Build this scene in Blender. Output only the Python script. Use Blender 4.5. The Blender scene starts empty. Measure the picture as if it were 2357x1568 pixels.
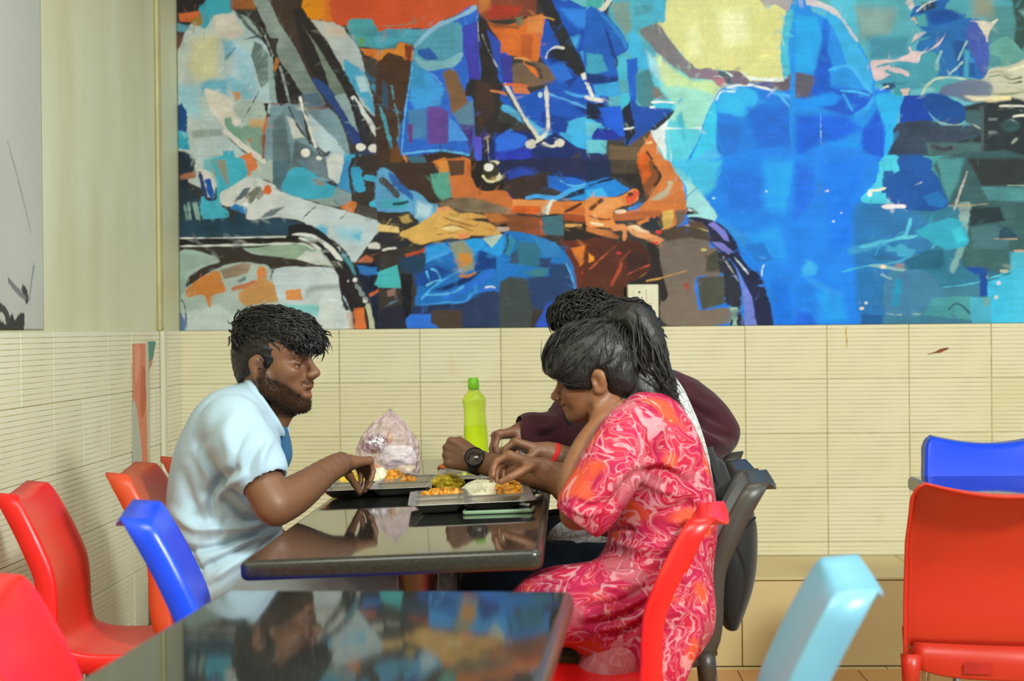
import bpy, bmesh, math, random
import numpy as np
from mathutils import Vector, Matrix

# ---------------------------------------------------------------- camera, world, lights, exposure
SC = bpy.context.scene
COL = SC.collection
random.seed(7)

F_PX = 4135.6                                   # focal length in pixels of the 2357 x 1568 frame
CAM_P = np.array([1.4475, -6.6491, 1.15])       # room corner of back and left wall = (0, 0, 0)
YAW, PITCH, ROLL = 0.0316, -0.0072, -0.0093


def cam_axes():
    cy, sy = math.cos(YAW), math.sin(YAW)
    f = np.array([-sy * math.cos(PITCH), cy * math.cos(PITCH), math.sin(PITCH)])
    r = np.array([cy, sy, 0.0])
    u = np.cross(r, f)
    return r * math.cos(ROLL) + u * math.sin(ROLL), u * math.cos(ROLL) - r * math.sin(ROLL), f


AX_R, AX_U, AX_F = cam_axes()
cam_d = bpy.data.cameras.new('camera')
cam = bpy.data.objects.new('camera', cam_d)
COL.objects.link(cam)
cam_d.sensor_width = 36.0
cam_d.lens = F_PX / 2357.0 * 36.0
cam_d.clip_start = 0.05
cam_d.dof.use_dof = True
cam_d.dof.focus_distance = 4.75
cam_d.dof.aperture_fstop = 5.0
cam.matrix_world = Matrix(((AX_R[0], AX_U[0], -AX_F[0], CAM_P[0]),
                           (AX_R[1], AX_U[1], -AX_F[1], CAM_P[1]),
                           (AX_R[2], AX_U[2], -AX_F[2], CAM_P[2]),
                           (0, 0, 0, 1)))
SC.camera = cam

world = bpy.data.worlds.new('room_ambient')
SC.world = world
world.use_nodes = True
bg = world.node_tree.nodes['Background']
bg.inputs[0].default_value = (0.89, 0.97, 0.97, 1)
bg.inputs[1].default_value = 0.58


def area_light(name, loc, target, sx, sy, power, colour):
    d = bpy.data.lights.new(name, 'AREA')
    d.shape = 'RECTANGLE'
    d.size, d.size_y = sx, sy
    d.energy = power
    d.color = colour
    o = bpy.data.objects.new(name, d)
    COL.objects.link(o)
    o.location = loc
    v = Vector(target) - Vector(loc)
    o.rotation_euler = v.to_track_quat('-Z', 'Y').to_euler()
    return o


area_light('tube_light', (3.4, -6.0, 2.85), (0.5, -1.7, 0.8), 0.5, 0.4, 190, (0.93, 1.0, 0.95))
area_light('ceiling_panel_light', (2.3, -2.6, 2.93), (2.3, -2.6, 0), 1.2, 0.6, 15, (0.93, 1.0, 0.95))
area_light('ceiling_panel_light.001', (0.9, -4.6, 2.93), (0.9, -4.6, 0), 1.2, 0.6, 38, (0.93, 1.0, 0.95))
area_light('side_fill_light', (4.5, -3.4, 2.9), (1.6, -2.8, 0.9), 1.4, 0.9, 20, (0.93, 1.0, 0.95))  # unseen side light, added to brighten the left wall

vs = SC.view_settings
vs.view_transform = 'Standard'
vs.look = 'None'
vs.exposure = 0.14
vs.gamma = 1.0
vs.use_curve_mapping = False
PRINT_GAIN = 1.1      # albedo of the print relative to its proof colours

# ---------------------------------------------------------------- helpers
def ray(x, y):
    x = np.asarray(x, float); y = np.asarray(y, float)
    return AX_F * F_PX + np.multiply.outer(x - 1178.5, AX_R) - np.multiply.outer(y - 784.0, AX_U)


def at(x, y, Y):
    """world point that the photograph shows at pixel (x, y), on the vertical plane of depth Y"""
    d = ray(x, y)
    return CAM_P + d * (((Y - CAM_P[1]) / d[..., 1])[..., None])


def atz(x, y, z):
    d = ray(x, y)
    return CAM_P + d * (((z - CAM_P[2]) / d[..., 2])[..., None])


def atx(x, y, X):
    d = ray(x, y)
    return CAM_P + d * (((X - CAM_P[0]) / d[..., 0])[..., None])


def lin(c):
    return tuple((v / 12.92 if v <= 0.04045 else ((v + 0.055) / 1.055) ** 2.4) for v in c)


def hexc(h, a=1.0):
    h = h.lstrip('#')
    return lin([int(h[i:i + 2], 16) / 255 for i in (0, 2, 4)]) + (a,)


def tag(o, label=None, cat=None, group=None, kind=None):
    if label: o['label'] = label
    if cat: o['category'] = cat
    if group: o['group'] = group
    if kind: o['kind'] = kind
    return o


def empty(name, loc, rz=0.0):
    o = bpy.data.objects.new(name, None)
    o.empty_display_size = 0.05
    COL.objects.link(o)
    o.location = loc
    o.rotation_euler = (0, 0, rz)
    return o


def put(name, me, mat=None, parent=None, smooth=False):
    """link a mesh as one object (local coordinates are those of its parent)"""
    o = bpy.data.objects.new(name, me)
    COL.objects.link(o)
    if mat is not None and len(me.materials) == 0:
        me.materials.append(mat)
    if parent is not None:
        o.parent = parent
    if smooth:
        me.polygons.foreach_set('use_smooth', np.ones(len(me.polygons), bool))
    return o


def from_bm(name, bm, mat=None, parent=None, smooth=False):
    bmesh.ops.recalc_face_normals(bm, faces=bm.faces)
    me = bpy.data.meshes.new(name)
    bm.to_mesh(me); bm.free()
    return put(name, me, mat, parent, smooth)


def mesh_np(name, V, Fq):
    me = bpy.data.meshes.new(name)
    V = np.asarray(V, np.float32)
    Fq = np.asarray(Fq, np.int32)
    n, k = Fq.shape
    me.vertices.add(len(V)); me.vertices.foreach_set('co', V.ravel())
    me.loops.add(n * k); me.loops.foreach_set('vertex_index', Fq.ravel())
    me.polygons.add(n)
    me.polygons.foreach_set('loop_start', np.arange(0, n * k, k, dtype=np.int32))
    me.update(calc_edges=True)
    return me


def copy_tree(o, parent=None):
    c = o.copy()
    COL.objects.link(c)
    c.parent = parent
    for ch in list(o.children):
        copy_tree(ch, c)
    return c


def add_box(bm, x0, x1, y0, y1, z0, z1, bevel=0.0, seg=2):
    vs_ = [bm.verts.new(p) for p in ((x0, y0, z0), (x1, y0, z0), (x1, y1, z0), (x0, y1, z0),
                                     (x0, y0, z1), (x1, y0, z1), (x1, y1, z1), (x0, y1, z1))]
    fs = [bm.faces.new([vs_[i] for i in f]) for f in ((3, 2, 1, 0), (4, 5, 6, 7), (0, 1, 5, 4), (1, 2, 6, 5), (2, 3, 7, 6), (3, 0, 4, 7))]
    if bevel > 0:
        es = list({e for f in fs for e in f.edges})
        bmesh.ops.bevel(bm, geom=es, offset=bevel, segments=seg, profile=0.5, affect='EDGES')


def frame_along(pts):
    P = np.asarray(pts, float)
    T = np.gradient(P, axis=0)
    T /= np.linalg.norm(T, axis=1)[:, None] + 1e-12
    n = np.cross(T[0], [0, 0, 1.0])
    if np.linalg.norm(n) < 1e-3: n = np.cross(T[0], [1.0, 0, 0])
    n /= np.linalg.norm(n)
    N = []
    for t in T:
        n = n - t * np.dot(n, t); n /= np.linalg.norm(n) + 1e-12
        N.append(n)
    N = np.array(N)
    return P, T, N, np.cross(T, N)


def add_tube(bm, pts, r, seg=10, cap=True, flat=1.0):
    P, T, N, B = frame_along(pts)
    r = np.broadcast_to(np.asarray(r, float), (len(P),))
    rings = []
    for i in range(len(P)):
        rings.append([bm.verts.new(P[i] + r[i] * (math.cos(2 * math.pi * k / seg) * N[i] + flat * math.sin(2 * math.pi * k / seg) * B[i])) for k in range(seg)])
    for a, b in zip(rings[:-1], rings[1:]):
        for k in range(seg):
            bm.faces.new((a[k], a[(k + 1) % seg], b[(k + 1) % seg], b[k]))
    if cap:
        bm.faces.new(rings[0][::-1]); bm.faces.new(rings[-1])


def add_lathe(bm, prof, seg=24, sx=1.0, sy=1.0, cx=0.0, cy=0.0, cap=True):
    rings = [[bm.verts.new((cx + sx * r * math.cos(2 * math.pi * k / seg), cy + sy * r * math.sin(2 * math.pi * k / seg), z)) for k in range(seg)] for r, z in prof]
    for a, b in zip(rings[:-1], rings[1:]):
        for k in range(seg):
            bm.faces.new((a[k], a[(k + 1) % seg], b[(k + 1) % seg], b[k]))
    if cap:
        bm.faces.new(rings[0][::-1]); bm.faces.new(rings[-1])


def spline(pts, n, closed=False):
    """Catmull-Rom through pts, n samples per span"""
    P = np.asarray(pts, float)
    if closed:
        Q = np.vstack([P[-1], P, P[0], P[1]])
    else:
        Q = np.vstack([2 * P[0] - P[1], P, 2 * P[-1] - P[-2]])
    t = np.linspace(0, 1, n, endpoint=False)[:, None]
    out = []
    for i in range(len(Q) - 3):
        a, b, c, d = Q[i:i + 4]
        out.append(0.5 * ((2 * b) + (-a + c) * t + (2 * a - 5 * b + 4 * c - d) * t ** 2 + (-a + 3 * b - 3 * c + d) * t ** 3))
    out = np.vstack(out)
    return out if closed else np.vstack([out, P[-1]])


def vnoise(shape, cells, rng, order=2):
    """smooth 2-D value noise in -1..1"""
    h, w = shape
    ny, nx = cells
    g = rng.uniform(-1, 1, (ny + 2, nx + 2)).astype(np.float32)
    y = np.linspace(0, ny, h, dtype=np.float32); x = np.linspace(0, nx, w, dtype=np.float32)
    yi = np.minimum(y.astype(int), ny); xi = np.minimum(x.astype(int), nx)
    fy = y - yi; fx = x - xi
    fy = (fy * fy * (3 - 2 * fy))[:, None]; fx = (fx * fx * (3 - 2 * fx))[None]
    a = g[np.ix_(yi, xi)]; b = g[np.ix_(yi, xi + 1)]; c = g[np.ix_(yi + 1, xi)]; d = g[np.ix_(yi + 1, xi + 1)]
    return (a * (1 - fx) + b * fx) * (1 - fy) + (c * (1 - fx) + d * fx) * fy


# ---- materials (all node based)
def new_mat(name):
    m = bpy.data.materials.new(name)
    m.use_nodes = True
    return m, m.node_tree, m.node_tree.nodes['Principled BSDF']


def node(nt, typ, **kw):
    n = nt.nodes.new(typ)
    for k, v in kw.items():
        if isinstance(k, str) and hasattr(n, k) and k not in ('inputs',):
            setattr(n, k, v)
    return n


def simple(name, col, rough=0.5, metal=0.0, noise=0.06, scale=8.0, bump=0.0, bscale=60.0, spec=0.5, sss=0.0, coat=0.0, aniso=None, sheen=0.0):
    """principled material whose colour is broken up by a noise texture in object space"""
    m, nt, b = new_mat(name)
    tc = node(nt, 'ShaderNodeTexCoord')
    ns = node(nt, 'ShaderNodeTexNoise')
    ns.inputs['Scale'].default_value = scale
    ns.inputs['Detail'].default_value = 5
    nt.links.new(tc.outputs['Object'], ns.inputs['Vector'])
    c = hexc(col) if isinstance(col, str) else tuple(col) + (1.0,)
    cr = node(nt, 'ShaderNodeValToRGB')
    cr.color_ramp.elements[0].position = 0.3; cr.color_ramp.elements[1].position = 0.7
    cr.color_ramp.elements[0].color = tuple(max(0, v * (1 - noise * 2)) for v in c[:3]) + (1,)
    cr.color_ramp.elements[1].color = tuple(min(1, v * (1 + noise * 2)) for v in c[:3]) + (1,)
    nt.links.new(ns.outputs['Fac'], cr.inputs['Fac'])
    nt.links.new(cr.outputs['Color'], b.inputs['Base Color'])
    b.inputs['Roughness'].default_value = rough
    b.inputs['Metallic'].default_value = metal
    b.inputs['Specular IOR Level'].default_value = spec
    if sss > 0:
        b.inputs['Subsurface Weight'].default_value = sss
        b.inputs['Subsurface Radius'].default_value = (0.012, 0.004, 0.002)
        b.inputs['Subsurface Scale'].default_value = 0.5
    if coat > 0:
        b.inputs['Coat Weight'].default_value = coat
        b.inputs['Coat Roughness'].default_value = 0.08
    if sheen > 0:
        b.inputs['Sheen Weight'].default_value = sheen
    if bump > 0:
        n2 = node(nt, 'ShaderNodeTexNoise')
        n2.inputs['Scale'].default_value = bscale
        n2.inputs['Detail'].default_value = 4
        nt.links.new(tc.outputs['Object'], n2.inputs['Vector'])
        bp = node(nt, 'ShaderNodeBump')
        bp.inputs['Strength'].default_value = bump
        bp.inputs['Distance'].default_value = 0.004
        nt.links.new(n2.outputs['Fac'], bp.inputs['Height'])
        nt.links.new(bp.outputs['Normal'], b.inputs['Normal'])
    return m


# ---- signed distance modelling: one continuous surface from many smoothly joined shapes
class SDF:
    def __init__(self, lo, hi, h):
        self.lo = np.asarray(lo, float); self.h = h
        self.n = np.ceil((np.asarray(hi, float) - self.lo) / h).astype(int) + 1
        self.D = np.full(self.n, 0.06, np.float32)

    def block(self, lo, hi, pad):
        a = np.clip(np.floor((np.asarray(lo) - pad - self.lo) / self.h).astype(int), 0, self.n - 1)
        b = np.clip(np.ceil((np.asarray(hi) + pad - self.lo) / self.h).astype(int) + 1, 1, self.n)
        if (b <= a).any(): return None
        sl = tuple(slice(i, j) for i, j in zip(a, b))
        ax = [(self.lo[i] + self.h * np.arange(a[i], b[i])).astype(np.float32) for i in range(3)]
        return sl, ax[0][:, None, None], ax[1][None, :, None], ax[2][None, None, :]

    def join(self, sl, d, k):
        A = self.D[sl]
        if k <= 0:
            self.D[sl] = np.minimum(A, d)
        else:
            hh = np.maximum(k - np.abs(A - d), 0) / k
            self.D[sl] = np.minimum(A, d) - hh * hh * k * 0.25

    def cut(self, sl, d, k):
        A = self.D[sl]
        B = -d
        hh = np.maximum(k - np.abs(A - B), 0) / k if k > 0 else 0
        self.D[sl] = np.maximum(A, B) + (hh * hh * k * 0.25 if k > 0 else 0)

    def cone(self, a, b, ra, rb, k=0.01, cut=False):
        """tapered capsule"""
        a = np.asarray(a, float); b = np.asarray(b, float)
        r = max(ra, rb)
        bl = self.block(np.minimum(a, b) - r, np.maximum(a, b) + r, 0.02 + k)
        if bl is None: return
        sl, X, Y, Z = bl
        ab = b - a; L2 = float(ab @ ab) + 1e-9
        t = np.clip(((X - a[0]) * ab[0] + (Y - a[1]) * ab[1] + (Z - a[2]) * ab[2]) / L2, 0, 1)
        d = np.sqrt((X - a[0] - t * ab[0]) ** 2 + (Y - a[1] - t * ab[1]) ** 2 + (Z - a[2] - t * ab[2]) ** 2) - (ra + (rb - ra) * t)
        (self.cut if cut else self.join)(sl, d, k)

    def chain(self, pts, rad, k=0.01, n=0, cut=False):
        pts = np.asarray(pts, float); rad = np.asarray(rad, float)
        if n:
            q = spline(np.column_stack([pts, rad]), n)
            pts, rad = q[:, :3], q[:, 3]
        for i in range(len(pts) - 1):
            self.cone(pts[i], pts[i + 1], rad[i], rad[i + 1], k, cut)

    def ell(self, c, r, M=None, k=0.01, cut=False):
        """ellipsoid with semi axes r along the rows of M"""
        c = np.asarray(c, float); r = np.asarray(r, float)
        M = np.eye(3) if M is None else np.asarray(M, float)
        ext = np.sqrt(((M * r[:, None]) ** 2).sum(0))
        bl = self.block(c - ext, c + ext, 0.02 + k)
        if bl is None: return
        sl, X, Y, Z = bl
        q = [((X - c[0]) * M[i, 0] + (Y - c[1]) * M[i, 1] + (Z - c[2]) * M[i, 2]) / r[i] for i in range(3)]
        k0 = np.sqrt(q[0] ** 2 + q[1] ** 2 + q[2] ** 2)
        k1 = np.sqrt((q[0] / r[0]) ** 2 + (q[1] / r[1]) ** 2 + (q[2] / r[2]) ** 2) + 1e-6
        d = k0 * (k0 - 1) / k1
        (self.cut if cut else self.join)(sl, d, k)

    def loft(self, st, k=0.01, p=2.0, cut=False, pad=0.02, grow=0.0):
        """closed body through elliptical stations (centre, unit axis u, ru, unit axis v, rv), interpolated along the spine"""
        C = np.array([s[0] for s in st], float)
        m = 6
        U = np.array([np.asarray(s[1], float) for s in st]); V = np.array([np.asarray(s[3], float) for s in st])
        ru = np.array([s[2] for s in st], float) + grow; rv = np.array([s[4] for s in st], float) + grow
        Q = spline(np.column_stack([C, U, V, ru, rv]), m)
        C, U, V, ru, rv = Q[:, :3], Q[:, 3:6], Q[:, 6:9], Q[:, 9], Q[:, 10]
        ext = np.maximum(ru, rv)[:, None]
        bl = self.block((C - ext).min(0), (C + ext).max(0), pad + k)
        if bl is None: return
        sl, X, Y, Z = bl
        best = None
        for i in range(len(C) - 1):
            a, b = C[i], C[i + 1]
            ab = b - a; L2 = float(ab @ ab) + 1e-9
            t = np.clip(((X - a[0]) * ab[0] + (Y - a[1]) * ab[1] + (Z - a[2]) * ab[2]) / L2, 0, 1)
            px = X - a[0] - t * ab[0]; py = Y - a[1] - t * ab[1]; pz = Z - a[2] - t * ab[2]
            u = U[i]; v = V[i]
            w = np.cross(u, v)
            rU = ru[i] + (ru[i + 1] - ru[i]) * t; rV = rv[i] + (rv[i + 1] - rv[i]) * t
            du = (px * u[0] + py * u[1] + pz * u[2]); dv = (px * v[0] + py * v[1] + pz * v[2]); dw = (px * w[0] + py * w[1] + pz * w[2])
            mn = np.minimum(rU, rV)
            if p == 2.0:
                e = np.sqrt((du / rU) ** 2 + (dv / rV) ** 2 + (dw / mn) ** 2)
            else:
                e = ((np.abs(du / rU) ** p + np.abs(dv / rV) ** p + np.abs(dw / mn) ** p)) ** (1.0 / p)
            d = (e - 1) * mn
            best = d if best is None else np.minimum(best, d)
        (self.cut if cut else self.join)(sl, best, k)

    def coords(self):
        return [(self.lo[i] + self.h * np.arange(self.n[i])).astype(np.float32) for i in range(3)]

    def mesh(self, name, relax=2):
        """naive surface nets"""
        D = self.D
        S = D < 0
        c = [S[i:S.shape[0] - 1 + i, j:S.shape[1] - 1 + j, k:S.shape[2] - 1 + k] for i in (0, 1) for j in (0, 1) for k in (0, 1)]
        cnt = np.zeros(c[0].shape, np.int8)
        for q in c: cnt += q
        act = (cnt > 0) & (cnt < 8)
        I = np.argwhere(act)
        idx = np.full(act.shape, -1, np.int32)
        idx[act] = np.arange(len(I))
        off = np.array([(i, j, k) for i in (0, 1) for j in (0, 1) for k in (0, 1)])
        v8 = np.stack([D[I[:, 0] + o[0], I[:, 1] + o[1], I[:, 2] + o[2]] for o in off], 1)
        num = np.zeros((len(I), 3)); den = np.zeros(len(I))
        for a in range(8):
            for b in range(a + 1, 8):
                if np.abs(off[a] - off[b]).sum() != 1: continue
                m = (v8[:, a] < 0) != (v8[:, b] < 0)
                t = v8[:, a] / (v8[:, a] - v8[:, b] + 1e-12)
                p = off[a][None] + t[:, None] * (off[b] - off[a])[None]
                num[m] += p[m]; den[m] += 1
        V = I + num / np.maximum(den, 1)[:, None]
        quads = []
        for ax in range(3):
            s0 = [slice(None)] * 3; s1 = [slice(None)] * 3
            s0[ax] = slice(0, -1); s1[ax] = slice(1, None)
            A, B = S[tuple(s0)], S[tuple(s1)]
            E = np.argwhere(A != B)
            o1, o2 = [(1, 2), (2, 0), (0, 1)][ax]
            ok = (E[:, o1] > 0) & (E[:, o2] > 0) & (E[:, o1] < S.shape[o1] - 1) & (E[:, o2] < S.shape[o2] - 1)
            E = E[ok]
            e1 = np.zeros(3, int); e1[o1] = 1
            e2 = np.zeros(3, int); e2[o2] = 1
            g = lambda P: idx[P[:, 0], P[:, 1], P[:, 2]]
            q = np.stack([g(E - e1 - e2), g(E - e2), g(E), g(E - e1)], 1)
            inside = S[E[:, 0], E[:, 1], E[:, 2]]
            q[~inside] = q[~inside][:, ::-1]
            quads.append(q)
        Q = np.vstack(quads)
        Q = Q[(Q >= 0).all(1)]
        V = V.astype(np.float64)
        for _ in range(relax):
            acc = np.zeros_like(V); n = np.zeros(len(V))
            for a, b in ((0, 1), (1, 2), (2, 3), (3, 0)):
                np.add.at(acc, Q[:, a], V[Q[:, b]]); np.add.at(acc, Q[:, b], V[Q[:, a]])
                np.add.at(n, Q[:, a], 1); np.add.at(n, Q[:, b], 1)
            V = 0.5 * V + 0.5 * acc / np.maximum(n, 1)[:, None]
        V = self.lo + self.h * V
        return mesh_np(name, V, Q), V


def colour_attr(me, C):
    a = me.color_attributes.new('paint', 'FLOAT_COLOR', 'POINT')
    C = np.column_stack([np.clip(C, 0, 1), np.ones(len(C))]).astype(np.float32)
    a.data.foreach_set('color', C.ravel())

# ---------------------------------------------------------------- room shell
def mat_plaster():
    m, nt, b = new_mat('cream_plaster')
    tc = node(nt, 'ShaderNodeTexCoord')
    mp = node(nt, 'ShaderNodeMapping'); mp.inputs['Scale'].default_value = (1.2, 1.2, 0.35)
    nt.links.new(tc.outputs['Object'], mp.inputs['Vector'])
    n1 = node(nt, 'ShaderNodeTexNoise'); n1.inputs['Scale'].default_value = 3.0; n1.inputs['Detail'].default_value = 6
    nt.links.new(mp.outputs['Vector'], n1.inputs['Vector'])
    cr = node(nt, 'ShaderNodeValToRGB')
    cr.color_ramp.elements[0].position = 0.32; cr.color_ramp.elements[0].color = hexc('cfcda6')
    cr.color_ramp.elements[1].position = 0.68; cr.color_ramp.elements[1].color = hexc('dce0c2')
    nt.links.new(n1.outputs['Fac'], cr.inputs['Fac'])
    nt.links.new(cr.outputs['Color'], b.inputs['Base Color'])
    b.inputs['Roughness'].default_value = 0.45
    n2 = node(nt, 'ShaderNodeTexNoise'); n2.inputs['Scale'].default_value = 14; n2.inputs['Detail'].default_value = 3
    nt.links.new(tc.outputs['Object'], n2.inputs['Vector'])
    bp = node(nt, 'ShaderNodeBump'); bp.inputs['Strength'].default_value = 0.12; bp.inputs['Distance'].default_value = 0.01
    nt.links.new(n2.outputs['Fac'], bp.inputs['Height']); nt.links.new(bp.outputs['Normal'], b.inputs['Normal'])
    return m


def mat_tile(name, c0, c1, stain, rough):
    """glazed tile, tinted a little differently on every piece, with yellowed patches"""
    m, nt, b = new_mat(name)
    oi = node(nt, 'ShaderNodeObjectInfo')
    tc = node(nt, 'ShaderNodeTexCoord')
    n1 = node(nt, 'ShaderNodeTexNoise'); n1.inputs['Scale'].default_value = 2.6; n1.inputs['Detail'].default_value = 6; n1.inputs['Roughness'].default_value = 0.62
    geo = node(nt, 'ShaderNodeNewGeometry')
    nt.links.new(geo.outputs['Position'], n1.inputs['Vector'])
    mixf = node(nt, 'ShaderNodeMath', operation='MULTIPLY_ADD')
    nt.links.new(oi.outputs['Random'], mixf.inputs[0]); mixf.inputs[1].default_value = 0.35
    nt.links.new(n1.outputs['Fac'], mixf.inputs[2])
    cr = node(nt, 'ShaderNodeValToRGB')
    e = cr.color_ramp.elements
    e[0].position = 0.35; e[0].color = hexc(c0); e[1].position = 0.95; e[1].color = hexc(c1)
    nt.links.new(mixf.outputs[0], cr.inputs['Fac'])
    n3 = node(nt, 'ShaderNodeTexNoise'); n3.inputs['Scale'].default_value = 5.5; n3.inputs['Detail'].default_value = 8
    nt.links.new(geo.outputs['Position'], n3.inputs['Vector'])
    sr = node(nt, 'ShaderNodeValToRGB'); sr.color_ramp.elements[0].position = 0.66; sr.color_ramp.elements[1].position = 0.86
    nt.links.new(n3.outputs['Fac'], sr.inputs['Fac'])
    mx = node(nt, 'ShaderNodeMix', data_type='RGBA')
    nt.links.new(sr.outputs['Color'], mx.inputs['Factor'])
    nt.links.new(cr.outputs['Color'], mx.inputs['A']); mx.inputs['B'].default_value = hexc(stain)
    nt.links.new(mx.outputs['Result'], b.inputs['Base Color'])
    b.inputs['Roughness'].default_value = rough
    b.inputs['Specular IOR Level'].default_value = 0.35
    return m


M_PLASTER = mat_plaster()
M_TILE = mat_tile('cream_ribbed_tile', 'ded6ae', 'e6e0c2', 'cdbc84', 0.38)
M_TILE_L = mat_tile('pale_ribbed_tile', 'e2dec2', 'eae7d4', 'd2c698', 0.38)
M_STONE = mat_tile('beige_ledge_tile', 'd0b27c', 'dcc692', 'b98a54', 0.42)
M_FLOOR = mat_tile('orange_floor_tile', 'c98a4e', 'd6a063', 'a86a36', 0.3)
M_GROUT = simple('ochre_grout', 'b9ad7e', 0.9, noise=0.15, scale=30)
M_GROUT_D = simple('dark_grout', '5a4a34', 0.9, noise=0.2, scale=30)
M_GRIME = simple('grime_in_tile_grooves', 'cdbf94', 0.8, noise=0.2, scale=7)
M_CEIL = simple('white_ceiling_paint', 'dcdcd2', 0.8, noise=0.03, scale=3)


def slab(name, x0, x1, y0, y1, z0, z1, mat):
    bm = bmesh.new(); add_box(bm, x0, x1, y0, y1, z0, z1)
    return tag(from_bm(name, bm, mat), kind='structure')


XR, YB, ZC, ZT = 5.6, -10.4, 3.0, 1.15
wall_back = slab('wall_back', -0.2, XR, 0.0, 0.2, 0, ZC, M_PLASTER)
wall_left = slab('wall_left', -0.2, 0.0, YB, 0.0, 0, ZC, M_PLASTER)
floor_o = slab('floor', -0.2, XR, YB, 0.2, -0.2, -0.006, M_GROUT_D)
ceil_o = slab('ceiling', -0.2, XR, YB, 0.2, ZC, ZC + 0.1, M_CEIL)

# grout bed behind the tiling (tiles stand 7 mm proud of the wall, their joints are recessed)
for nm, pr, b in (('grout_bed', wall_back, (0.0, XR, -0.0045, 0.0, 0.0, ZT)), ('grout_bed', wall_left, (0.0, 0.0045, YB, 0.0, 0.0, ZT))):
    bm = bmesh.new(); add_box(bm, *b)
    from_bm(nm, bm, M_GROUT, pr)


def ribbed_tile(name, w, h, pitch=0.0154):
    """a wall tile in the XZ plane facing -Y: bevelled edges and horizontal pressed grooves"""
    bm = bmesh.new()
    g = 0.0011
    nr = max(1, round(h / pitch))
    prof = [(0.0045, 0.0), (0.0075, 0.0015)]
    for i in range(nr):
        zb = h * (i + 1) / nr
        if i < nr - 1:
            prof += [(0.0076, zb - 0.0014), (0.0060, zb - 0.0009), (0.0060, zb + 0.0009), (0.0076, zb + 0.0014)]
    prof += [(0.0075, h - 0.0015), (0.0045, h)]
    rows = []
    for (d, z) in prof:
        z = min(max(z, 0), h - 0) * (h - 2 * g) / h + g
        rows.append([bm.verts.new((x, -d if 0 < j < 3 else -0.003, z)) for j, x in enumerate((g, g + 0.0012, w - g - 0.0012, w - g))])
    for a, b in zip(rows[:-1], rows[1:]):
        for j in range(3):
            f = bm.faces.new((a[j], a[j + 1], b[j + 1], b[j]))
            if j == 1 and max(abs(a[j].co.y), abs(b[j].co.y)) < 0.0066: f.material_index = 1     # floor of a groove, where the grime sits
    me = bpy.data.meshes.new(name)
    bmesh.ops.recalc_face_normals(bm, faces=bm.faces)
    bm.to_mesh(me); bm.free()
    return me


def flip_check(me):
    # every groove face must look into the room (-Y)
    if sum(p.normal.y * p.area for p in me.polygons) > 0:
        me.flip_normals()
    return me


ME_T = flip_check(ribbed_tile('tile', 0.3, 0.2)); ME_T.materials.append(M_TILE); ME_T.materials.append(M_GRIME)
ME_TS = flip_check(ribbed_tile('tile', 0.3, 0.05)); ME_TS.materials.append(M_TILE); ME_TS.materials.append(M_GRIME)
ME_L = flip_check(ribbed_tile('tile', 0.3, 0.2)); ME_L.materials.append(M_TILE_L); ME_L.materials.append(M_GRIME)
ME_LS = flip_check(ribbed_tile('tile', 0.3, 0.15)); ME_LS.materials.append(M_TILE_L); ME_LS.materials.append(M_GRIME)
rt = random.Random(3)
X0T = 0.5958 - 0.6
for r in range(5):
    for c in range(14):
        x = X0T + 0.3 * c
        me = ME_T if r < 4 else ME_TS
        z = ZT - 0.2 * (r + 1) if r < 4 else 0.30
        o = put('tile', me, None, wall_back)
        o.location = (x + rt.uniform(-0.0006, 0.0006), rt.uniform(-0.0006, 0.0006), z)
for r in range(6):
    for c in range(11):
        y = -1.9673 - 0.6 + 0.3 * c
        if y > -0.1: continue
        me = ME_L if r < 5 else ME_LS
        z = ZT - 0.2 * (r + 1) if r < 5 else 0.0
        o = put('tile', me, None, wall_left)
        o.location = (0.0 + rt.uniform(-0.0006, 0.0006), y, z + 0.0005)
        o.rotation_euler = (0, 0, math.pi / 2)


# stepped ledge along the back wall
LD = 0.5838
ledge = slab('trim_1', 0.0, XR, -LD + 0.008, -0.009, -0.006, 0.291, M_GROUT_D)
ledge['label'] = 'low beige tiled ledge along the foot of the back wall'


def plain_tile(name, sx, sy, sz, mat, bev=0.0015):
    bm = bmesh.new(); add_box(bm, 0, sx, 0, sy, 0, sz, bev, 1)
    bmesh.ops.recalc_face_normals(bm, faces=bm.faces)
    me = bpy.data.meshes.new(name); bm.to_mesh(me); bm.free()
    me.materials.append(mat)
    return me


ME_LT = plain_tile('tread_tile', 0.597, LD + 0.004 - 0.010, 0.009, M_STONE, 0.002)
ME_LF = plain_tile('riser_tile', 0.597, 0.008, 0.286, M_STONE)
xt = float(at(2062, 1282, -0.02)[0]); xf = float(at(1709, 1420, -LD)[0])
for i in range(-4, 7):
    x = xt + 0.6 * i
    if -0.1 < x < XR - 0.6:
        o = put('tread_tile', ME_LT, None, ledge); o.location = (x, -LD - 0.004, 0.291)
    x = xf + 0.6 * i
    if -0.1 < x < XR - 0.6:
        o = put('riser_tile', ME_LF, None, ledge); o.location = (x, -LD, 0.002)
ME_F = plain_tile('floor_tile', 0.397, 0.397, 0.006, M_FLOOR, 0.001)
for i in range(14):
    for j in range(12):
        x, y = 0.0 + 0.4 * i, -LD - 0.05 - 0.4 * (j + 1)
        if x + 0.4 > XR: continue
        o = put('floor_tile', ME_F, None, floor_o); o.location = (x + 0.0015, y + 0.0015, -0.006)
ME_FS = plain_tile('border_tile', 0.597, 0.047, 0.006, M_STONE, 0.001)
for i in range(9):
    o = put('border_tile', ME_FS, None, floor_o); o.location = (0.0015 + 0.6 * i + 0.1, -LD - 0.05, -0.006)

# a dried brown smear and a drip on the glaze of the back wall
M_STAIN = simple('dried_brown_smear', '7a4426', 0.8, noise=0.3, scale=60)
M_DRIP = simple('ochre_drip', 'c79a4e', 0.7, noise=0.2, scale=60)


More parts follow.
